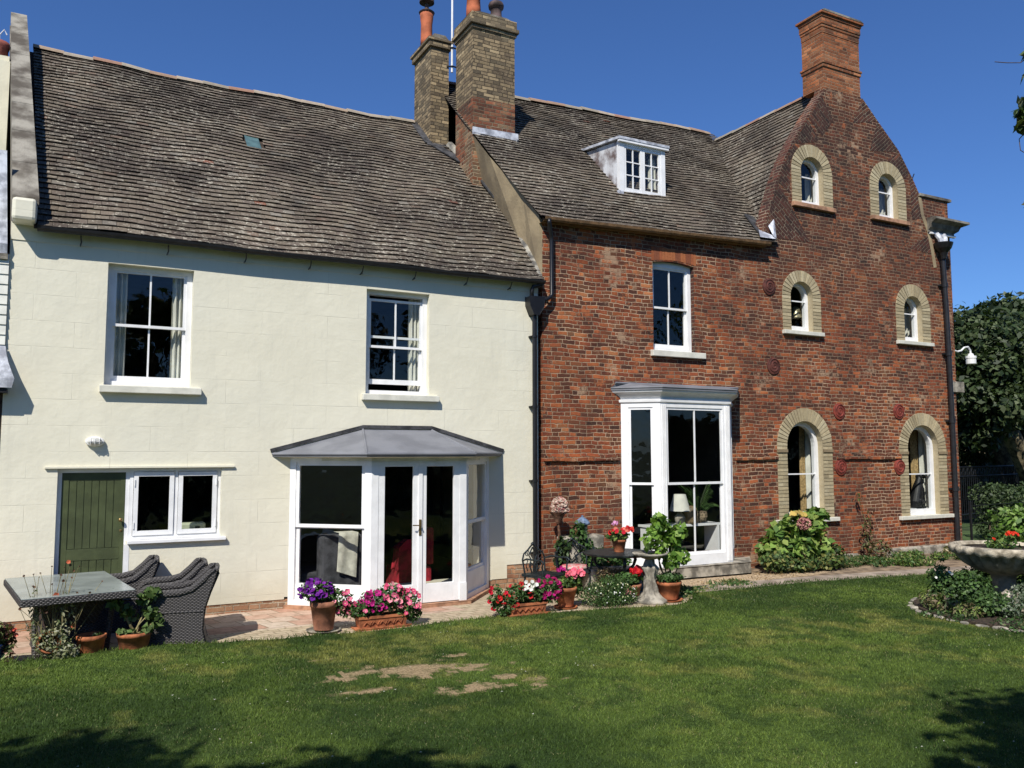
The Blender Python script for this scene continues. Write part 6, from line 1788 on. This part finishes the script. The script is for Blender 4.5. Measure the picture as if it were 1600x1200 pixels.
for k_, a_ in enumerate(np.linspace(2.75, 4.9, 8)):
    if k_ in (0, 2, 4, 6): weeds('low plants along the front rim of the round bed', 11.5+1.22*math.cos(a_+.15), -5.12+1.22*math.sin(a_+.15), .28, .22, .10, 800, GD+G1+[(.2, .2, .1)], 60+k_, .022, 2)
rock('terracotta_shard', 'reddish broken pot half buried at the front of the round bed', (10.95, -5.98, .0), (.11, .08), .12, m_terra2, 3)

# ================================================================== INDOORS
G_ = 'curtains in the cream house windows'
curtain('curtain', 'pale curtain at the left side of the big left upstairs window of the cream house', .42, .60, 3.08, 4.56, .27, m_curt, folds=3)
curtain('curtain', 'pale curtain at the right side of the big left upstairs window of the cream house', 1.16, 1.40, 3.08, 4.56, .27, m_curt, folds=4)
curtain('curtain', 'pale curtain at the right side of the half-open upstairs window of the cream house', 4.60, 4.86, 3.07, 4.55, .28, m_curt, folds=4)
curtain('curtain', 'white curtain in the left arched ground-floor window', 13.34, 13.85, .95, 2.74, .46, m_curt, folds=4)
curtain('curtain_lining', 'gold curtain edge in the left arched ground-floor window', 13.22, 13.35, .95, 2.70, .50, m_ctan, folds=2)
curtain('curtain', 'white curtain in the right arched ground-floor window', 16.90, 17.34, .9, 2.72, .46, m_curt, folds=4)
curtain('curtain_lining', 'gold patterned curtain edge in the right arched ground-floor window', 16.70, 16.92, .9, 2.70, .52, m_ctan, folds=3)
for x, z, lab in ((13.55, 7.25, 'thin white curtain in the left arched window high in the gable'), (15.86, 7.28, 'thin white curtain in the right arched window high in the gable'), (16.52, 4.6, 'thin white curtain in the right arched window of the middle floor')):
    curtain('curtain', lab, x+.02, x+.34, z, z+.8, .46, m_curt, folds=3)
curtain('curtain', 'pale curtain at the right of the dormer casement', 9.95, 10.12, 7.28, 7.98, 1.12, m_curt, folds=3)
bd = thing('bread_bin', 'cream box-shaped appliance on the worktop behind the kitchen casement', 'appliance', (1.5, .45, 1.05))
q = MB(); q.box(1.36, 1.70, .40, .6, 1.06, 1.20); q.build('case', simple('pale_green_enamel', (.50, .54, .38), .4, .05), bd, bevel=.03)
q = MB(); q.box(1.56, 1.62, .392, .399, 1.11, 1.15); q.build('dial', m_black2, bd)
q = MB(); q.box(-.2, 1.9, .31, .9, 1.0, 1.055); tag(q.build('worktop', m_grey, None), 'dark kitchen worktop behind the casement window', 'worktop')
q = MB(); q.box(2.95, 3.75, .15, .75, .06, .55); q.box(3.45, 3.80, -.1, .75, .55, 1.0)
sf = thing('sofa', 'dark grey sofa just inside the left side of the glazed bay', 'sofa', (3.4, .4, .06))
q = MB(); q.box(2.95, 3.75, .1, .9, .07, .45); q.build('seat', m_grey, sf, bevel=.04)
q = MB(); q.box(3.14, 3.76, -.22, .02, .07, 1.00); q.build('backrest', m_grey, sf, bevel=.05)
q = MB()
nu = 10; vs = []
for j in range(9):
    for i in range(nu+1):
        u = i/nu; v = j/8
        vs.append((3.36+.28*u+.03*v, -.255-.012*math.sin(u*9)-.02*(1-v), .50+.53*v-.10*u*(1-v)))
for i in range(nu+1): vs.append((3.39+.28*i/nu, .03, 1.025))
fs = [(j*(nu+1)+i, j*(nu+1)+i+1, (j+1)*(nu+1)+i+1, (j+1)*(nu+1)+i) for j in range(9) for i in range(nu)]
q.add(vs, fs); tag(q.build('throw', m_sheer, None, smooth=True), 'cream knitted throw over the sofa back behind the bay\'s left pane', 'throw')
ra = thing('red_armchair', 'red armchair seen through the right-hand glazed door', 'armchair', (4.7, .5, .06))
q = MB(); q.box(4.45, 5.0, .2, .8, .07, .42); q.build('seat', m_redcloth, ra, bevel=.05)
q = MB(); q.prism([(4.42, .42), (4.45, .72), (4.6, .80), (4.78, .80), (4.78, .42)], .2, .35); q.box(4.9, 5.05, .25, .9, .43, 1.0); q.build('backrest', m_redcloth, ra, bevel=.04)
# drawing-room bay: white console, lamp, jar and palm
cs_ = thing('console_table', 'low white console table just inside the brick house bay', 'table', (9.7, .2, .3))
q = MB(); q.box(9.05, 10.62, .0, .40, .83, .87); q.build('table_top', m_white, cs_)
for x in (9.07, 10.54): q = MB(); q.box(x, x+.05, .0, .36, .3, .829); q.build('leg', m_white, cs_)
tl = thing('table_lamp', 'table lamp with a cream cone shade on the white console in the bay', 'lamp', (9.80, .15, .87))
q = MB(); q.lathe((9.80, .15, .87), [(.07, 0), (.09, .05), (.10, .12), (.04, .2), (.02, .25), (.02, .33)], 16); q.build('base', m_stone, tl, smooth=True)
q = MB(); q.lathe((9.80, .15, 1.10), [(.19, 0), (.11, .30)], 24); q.f = [f for f in q.f if len(f) == 4]; q.mi = q.mi[:len(q.f)]; q.c = q.c[:len(q.f)]; q.build('lamp_shade', m_curt, tl, smooth=True)
q = MB(); q.lathe((9.98, .06, .87), [(.09, 0), (.11, .05), (.115, .2), (.10, .28), (.05, .32), (.04, .31)], 18); tag(q.build('brown_jar', simple('brown_pottery', (.20, .14, .075), .6, .2, 8), None, smooth=True), 'tan pottery jar beside the lamp on the white console', 'jar')
pm = thing('palm_plant', 'arching green palm in a basket behind the right panes of the brick house bay', 'plant', (10.05, .35, .87))
q = MB(); q.lathe((10.32, .22, .872), [(.10, 0), (.14, .10), (.13, .2), (.10, .2)], 16); q.build('basket', simple('basket', (.25, .19, .12), .9, .3, 20), pm)
q = MB(); qq = random.Random(6)
for k in range(16):
    a = qq.uniform(0, 2*PI); L = qq.uniform(.4, .72); up_ = qq.uniform(.45, .9)
    pts = [(10.32+math.cos(a)*L*t*.75, .27+math.sin(a)*L*t*.35, 1.05+up_*t-.55*t*t*L) for t in (0, .25, .5, .75, 1)]
    q.tube(pts, .004, 4, 0, (.06, .10, .03))
    for j in range(14):
        t = .2+.8*j/14
        i = min(int(t*4), 3); f = t*4-i
        p = Vector(pts[i]).lerp(Vector(pts[i+1]), f)
        for s in (-1, 1):
            d = Vector((-math.sin(a)*s, math.cos(a)*s*.6, -.6)).normalized()*.13*(1.1-t*.5)
            q.add([p, p+d*.5+Vector((math.cos(a)*.010, 0, .005)), p+d, p+d*.5-Vector((math.cos(a)*.008, 0, 0))], [(0, 1, 2, 3)], 0, qq.choice(G1))
q.build('fronds', m_leaf, pm)
# bell-shaped lamp in the middle arched window; dark dog figure on the right sill
bl = thing('bell_lamp', 'small bronze bell-shaped lamp on the sill of the left middle-floor arched window', 'lamp', (12.84, .45, 4.6))
q = MB(); q.lathe((13.12, .40, 4.90), [(.16, 0), (.15, .02), (.10, .12), (.08, .2), (.03, .25), (.01, .26)], 20); q.build('lamp_shade', simple('bronze', (.36, .32, .20), .35, .15, 9, metal=.6), bl, smooth=True)
q = MB(); q.tube([(13.12, .40, 4.62), (13.12, .40, 5.1)], .014, 8); q.lathe((13.12, .4, 4.60), [(.08, 0), (.07, .03), (.01, .04)], 14); q.build('stand', m_black2, bl)
q = MB(); q.box(12.4, 13.6, .30, .55, 4.54, 4.598); 
tag(q.build('window_shelf', m_white, None), 'white inner shelf of the left middle-floor arched window', 'shelf')
dg = thing('dog_figure', 'black seated hound figure on the sill inside the right arched ground-floor window', 'figurine', (16.7, .42, .93))
q = MB()
q.tube([(16.12, .42, .93), (16.13, .42, 1.05), (16.18, .42, 1.22), (16.24, .42, 1.40), (16.27, .42, 1.52), (16.30, .42, 1.60), (16.34, .42, 1.635)], [.13, .15, .13, .11, .075, .06, .055], 14)
q.tube([(16.30, .42, 1.63), (16.36, .42, 1.635), (16.46, .41, 1.60), (16.50, .41, 1.59)], [.055, .06, .035, .018], 10)
q.tube([(16.29, .37, 1.66), (16.27, .36, 1.62), (16.26, .35, 1.56)], [.02, .025, .006], 6); q.tube([(16.29, .47, 1.66), (16.27, .48, 1.62), (16.26, .49, 1.56)], [.02, .025, .006], 6)
for y in (.37, .47): q.tube([(16.30, y, 1.36), (16.34, y, 1.15), (16.35, y, .96), (16.39, y, .935)], [.05, .035, .028, .022], 8); q.tube([(16.10, y+(y-.42)*1.4, 1.06), (16.24, y+(y-.42)*1.4, 1.05), (16.22, y+(y-.42)*1.4, .95), (16.32, y+(y-.42)*1.4, .94)], [.08, .06, .03, .022], 8)
q.v = [(x+.47, y-.04, z) for x, y, z in q.v]
o = q.build('body', m_black2, dg, smooth=True)
rm = o.modifiers.new('remesh', 'REMESH'); rm.mode = 'VOXEL'; rm.voxel_size = .012; rm.use_smooth_shade = True
q = MB(); q.box(15.9, 17.3, .30, .60, .86, .925); tag(q.build('window_shelf', m_white, None), 'white inner shelf of the right arched ground-floor window', 'shelf')

# ================================================================== TREES AND BACKGROUND
def tree(name, label, base, trunk_pts, trunk_r, blobs, n, size, cols, seed, group=None, bark=None, shell=.35):
    t = thing(name, label, 'tree', base, 0, group)
    q = MB(); q.tube(trunk_pts, trunk_r, 10)
    qq = random.Random(seed)
    topi = len(trunk_pts)-1
    for c, r in [(b[0], b[1]) for b in blobs]:
        s = Vector(trunk_pts[topi-qq.randint(0, min(2, topi-1))]); e = Vector(c)
        m_ = (s+e)/2+Vector((qq.gauss(0, .2), qq.gauss(0, .2), qq.gauss(.1, .2)))
        q.tube([s, m_, e], [trunk_r[topi]*.6, trunk_r[topi]*.35, .015], 6)
    q.build('trunk', bark or m_trunk, t)
    leafcloud('crown', blobs, n, size, cols, t, seed=seed, shell=shell, jitter=.5)
    return t
def clumps(c, r, k, rr, seed):
    qq = random.Random(seed); out = []
    for _ in range(k):
        d = Vector((qq.gauss(0, 1), qq.gauss(0, 1), qq.gauss(0, 1))).normalized()*qq.uniform(.45, 1)
        s = rr*qq.uniform(.6, 1.25)
        out.append(((c[0]+d.x*r[0], c[1]+d.y*r[1], c[2]+d.z*r[2]), (s, s, s*.75)))
    return out
HOLM = [(.025, .046, .016), (.04, .066, .021), (.017, .032, .011), (.065, .095, .035), (.10, .13, .06)]
tree('evergreen_tree', 'dark evergreen tree with a leaning trunk just beyond the right corner of the brick house', (26.6, 3.6, 0),
     [(27.0, 3.6, 0), (26.6, 3.6, 1.2), (25.6, 3.6, 2.6), (25.0, 3.7, 3.6), (24.8, 3.8, 4.4)], [.34, .30, .27, .24, .2],
     clumps((24.9, 4.0, 4.7), (2.4, 1.8, 1.3), 26, .9, 1)+clumps((24.2, 3.6, 3.5), (1.6, 1.2, .8), 12, .65, 12), 34000, .12, HOLM, 61, 'dark evergreens beyond the house', m_trunkl)
tree('evergreen_tree', 'taller dark evergreen tree at the right edge behind the urn', (31, 6.5, 0),
     [(30.4, 6.5, 0), (30.2, 6.5, 1.4), (29.6, 6.5, 2.8), (29.8, 6.6, 4.6), (30.2, 6.6, 5.6)], [.42, .36, .32, .25, .2],
     clumps((30.3, 6.8, 5.7), (3.0, 2.4, 1.7), 30, 1.1, 2)+clumps((30.4, 5.6, 3.6), (2.6, 1.4, .9), 12, .8, 13), 36000, .15, HOLM, 62, 'dark evergreens beyond the house', m_trunkl)
tree('evergreen_tree', 'dense dark evergreen between the two other trees at the right edge', (29, 10.5, 0),
     [(28, 10.5, 0), (28.0, 10.5, 2), (27.8, 10.5, 4.5)], [.4, .35, .25], clumps((27.5, 10.5, 5.2), (3.2, 2.2, 2.2), 26, 1.1, 3), 22000, .17, HOLM, 63, 'dark evergreens beyond the house')
def hedge(name, label, x0, x1, y, z1, n, size, cols, seed, dep=.5, slope=0):
    bl_ = []; qq = random.Random(seed); k = int((x1-x0)/.35)
    t = thing(name, label, 'hedge', ((x0+x1)/2, y, 0))
    for i in range(k):
        x = x0+(x1-x0)*i/k
        for z in np.arange(.25, z1-.1, .38): bl_.append(((x, y+slope*(x-x0)+qq.uniform(-.1, .1), z+qq.uniform(-.05, .1)), (.32, dep, .3)))
    leafcloud('foliage', bl_, n, size, cols, t, seed=seed, shell=.6)
    q = MB(); 
    for i in range(0, k, 2): x = x0+(x1-x0)*i/k; q.tube([(x, y+slope*(x-x0), 0), (x+.05, y+slope*(x-x0), z1*.8)], .02, 5)
    q.build('stems', m_trunk, t)
    return t
hedge('hedge', 'dense dark green small-leaved hedge beyond the right corner of the house', 20.5, 30, 1.2, 1.15, 26000, .05, [(.035, .06, .02), (.05, .085, .028), (.025, .045, .015), (.10, .14, .06)], 71, .45, .12)
hedge('light_green_shrub', 'bright green leafy shrubs in front of the dark hedge, above the urn', 18.6, 23.5, -.6, .75, 5200, .085, [(.11, .21, .03), (.15, .26, .05), (.08, .16, .03), (.2, .3, .08)], 72, .5, .0)
hedge('dark_shrubbery', 'tall dark shrubs filling the shade under the evergreen trees', 24.6, 36, 7.6, 3.2, 16000, .13, HOLM, 77, .8, .1)
hedge('dark_shrubbery', 'dark shrubs at the right edge in front of the tall evergreen', 27.6, 33, 3.4, 2.3, 9000, .09, [(.03, .05, .018), (.02, .035, .012), (.07, .1, .04)], 78, .6, .1)
fn = thing('iron_railing', 'dark wrought-iron railing with scrolled tops behind the hedge, in front of the buff wall', 'railing', (26, 4.5, 0))
q = MB()
for z in (.35, 1.45, 1.72): q.tube([(20.5, 3.0, z), (33, 5.6, z)], .022, 6)
q.build('rail', m_black, fn)
q = MB()
for i in range(90):
    x = 20.5+i*.139; y = 3.0+(x-20.5)*.208
    q.tube([(x, y, .2), (x, y, 1.72)], .012, 5, cap=False)
    if i % 2 == 0: q.tube([(x+.069+.055*math.cos(t), y, 1.585+.11*math.sin(t)) for t in [k*PI/4 for k in range(9)]], .008, 4, cap=False)
q.build('bars', m_black, fn)
q = MB(); q.box(20.35, 20.55, 2.92, 3.12, 0, 2.0); q.box(20.3, 20.6, 2.87, 3.17, 2.0, 2.06); q.build('post', m_black, fn)
fe = thing('wire_fence', 'thin dark wire fence along the front of the hedge', 'fence', (20, -.1, 0))
q = MB()
for z in (.55, .95): q.tube([(17.95, .0, z), (28, .9, z)], .010, 5)
q.build('wire', m_black, fe)
for x in (17.95, 20.6, 23.6, 26.6): q = MB(); q.tube([(x, (x-17.95)*.09, 0), (x, (x-17.95)*.09, 1.05)], .03, 6); q.build('post', m_black, fe)
bw = thing('buff_building', 'buff brick building with a pale downpipe glimpsed behind the evergreens', 'building', (36, 14, 0))
q = MB(); q.box(26, 60, 16, 22, 0, 4.6); q.build('wall', m_wallbuff, bw)
q = MB(); q.box(33.9, 34.3, 15.9, 15.998, .0, 4.2); q.box(38.5, 38.7, 15.9, 15.998, 0, 4.4); q.build('pipe', simple('grey_pipe', (.35, .36, .35), .6), bw)
q = MB(); q.prism([(15.7, 4.6), (19, 6.4), (22.3, 4.6)], 25.8, 60.2, axis='x'); q.build('roof', m_coping, bw)
# walnut-like tree standing to the right: only the tips of its branches reach into the picture
DEC = [(.05, .09, .025), (.07, .12, .03), (.035, .06, .02), (.12, .14, .06), (.16, .17, .09)]
T = thing('overhanging_tree', 'broadleaf tree whose branch tips poke in at the top right edge against the sky', 'tree', (9.3, -10.0, 0))
q = MB(); q.tube([(9.3, -10, 0), (9.3, -9.9, 2.2), (9.2, -9.8, 4.0), (9.2, -9.7, 5.5), (9.1, -9.6, 6.8)], [.2, .16, .13, .09, .05], 10)
tips = [(7.46, -7.68, 5.70), (7.47, -7.69, 5.52), (7.40, -7.63, 5.16), (7.39, -7.63, 5.04), (7.43, -7.65, 5.26), (7.45, -7.67, 4.36)]
for x, y, z in tips:
    q.tube([(9.2, -9.75, z-.6), (8.7, -9.1, z-.1), (8.1, -8.4, z+.06), (x, y, z)], [.04, .026, .014, .005], 6)
q.tube([(7.47, -7.70, 5.70), (7.40, -7.64, 5.63), (7.34, -7.56, 5.65), (7.28, -7.48, 5.68)], .004, 4)
q.tube([(7.43, -7.66, 5.02), (7.37, -7.61, 4.93), (7.38, -7.61, 4.83), (7.44, -7.65, 4.78)], .004, 4)
q.build('trunk', m_trunk, T)
bl_ = [((x+.05, y-.05, z), (.13, .10, .045), .45) for x, y, z in tips]+[((c[0][0], c[0][1], c[0][2]), c[1], 1) for c in clumps((9.3, -9.9, 5.6), (.6, .6, 1.2), 12, .45, 5)]
leafcloud('crown', bl_, 5000, .06, DEC, T, seed=81, aspect=2.0, shell=.3, jitter=.5)
# big garden trees behind the viewer, seen as reflections and as shade on the near lawn
def big_tree(label, x, y, h, r, seed, n=5200):
    return tree('garden_tree', label, (x, y, 0), [(x, y, 0), (x+.1, y, h*.3), (x, y+.1, h*.55), (x, y, h*.8)], [.35, .28, .2, .1], clumps((x, y, h*.66), (r, r, h*.28), 18, r*.42, seed), n, .32, DEC, seed, 'garden trees opposite the house')
for args in (('round-crowned tree opposite the left end of the cream house', -9, -25, 9, 3.6, 91),
             ('broad tree opposite the house mirrored in the glazed doors', 0, -27, 10, 4.2, 92),
             ('tall tree opposite the house, right of the broad one', 9, -28, 11, 4.2, 93),
             ('tree opposite the brick house bay', 19, -22, 11, 4.6, 94),
             ('tree at the right-hand boundary opposite the gable', 29, -14.5, 12, 4.6, 95),
             ('boundary tree beyond the gable end, facing the arched windows', 38, -13.5, 12, 5, 96)): big_tree(*args)
hedge('tall_hedge', 'tall clipped hedge across the garden opposite the house', -16, 20, -22, 2.6, 24000, .16, [(.04, .07, .02), (.03, .05, .015)], 75, .5)
hedge('tall_hedge', 'tall hedge along the right-hand boundary, facing the arched windows', 19, 42, -15, 3.4, 24000, .18, [(.03, .05, .02), (.02, .035, .015)], 76, .6, .2)
tree('garden_tree', 'tree behind the viewer at the left whose shade falls on the near left lawn', (-5.6, -12.0, 0), [(-5.6, -12, 0), (-5.5, -11.9, 2.5), (-5.2, -11.6, 4.6), (-5, -11.2, 6)], [.25, .2, .15, .08],
     clumps((-4.3, -10.9, 6.2), (1.9, 1.1, .7), 16, .7, 97)+[((-1.05, -10.55, 5.4), (.22, .18, .15))], 8000, .13, DEC, 97, 'garden trees opposite the house')
tree('garden_tree', 'tree behind the viewer whose shade falls on the near right lawn', (1.6, -14.6, 0), [(1.6, -14.6, 0), (1.7, -14.5, 2.5), (2.0, -14.2, 4.4), (2.2, -14, 5.8)], [.25, .2, .15, .08],
     clumps((3.6, -12.9, 6.0), (2.1, 1.3, .8), 16, .7, 98), 7500, .13, DEC, 98, 'garden trees opposite the house')
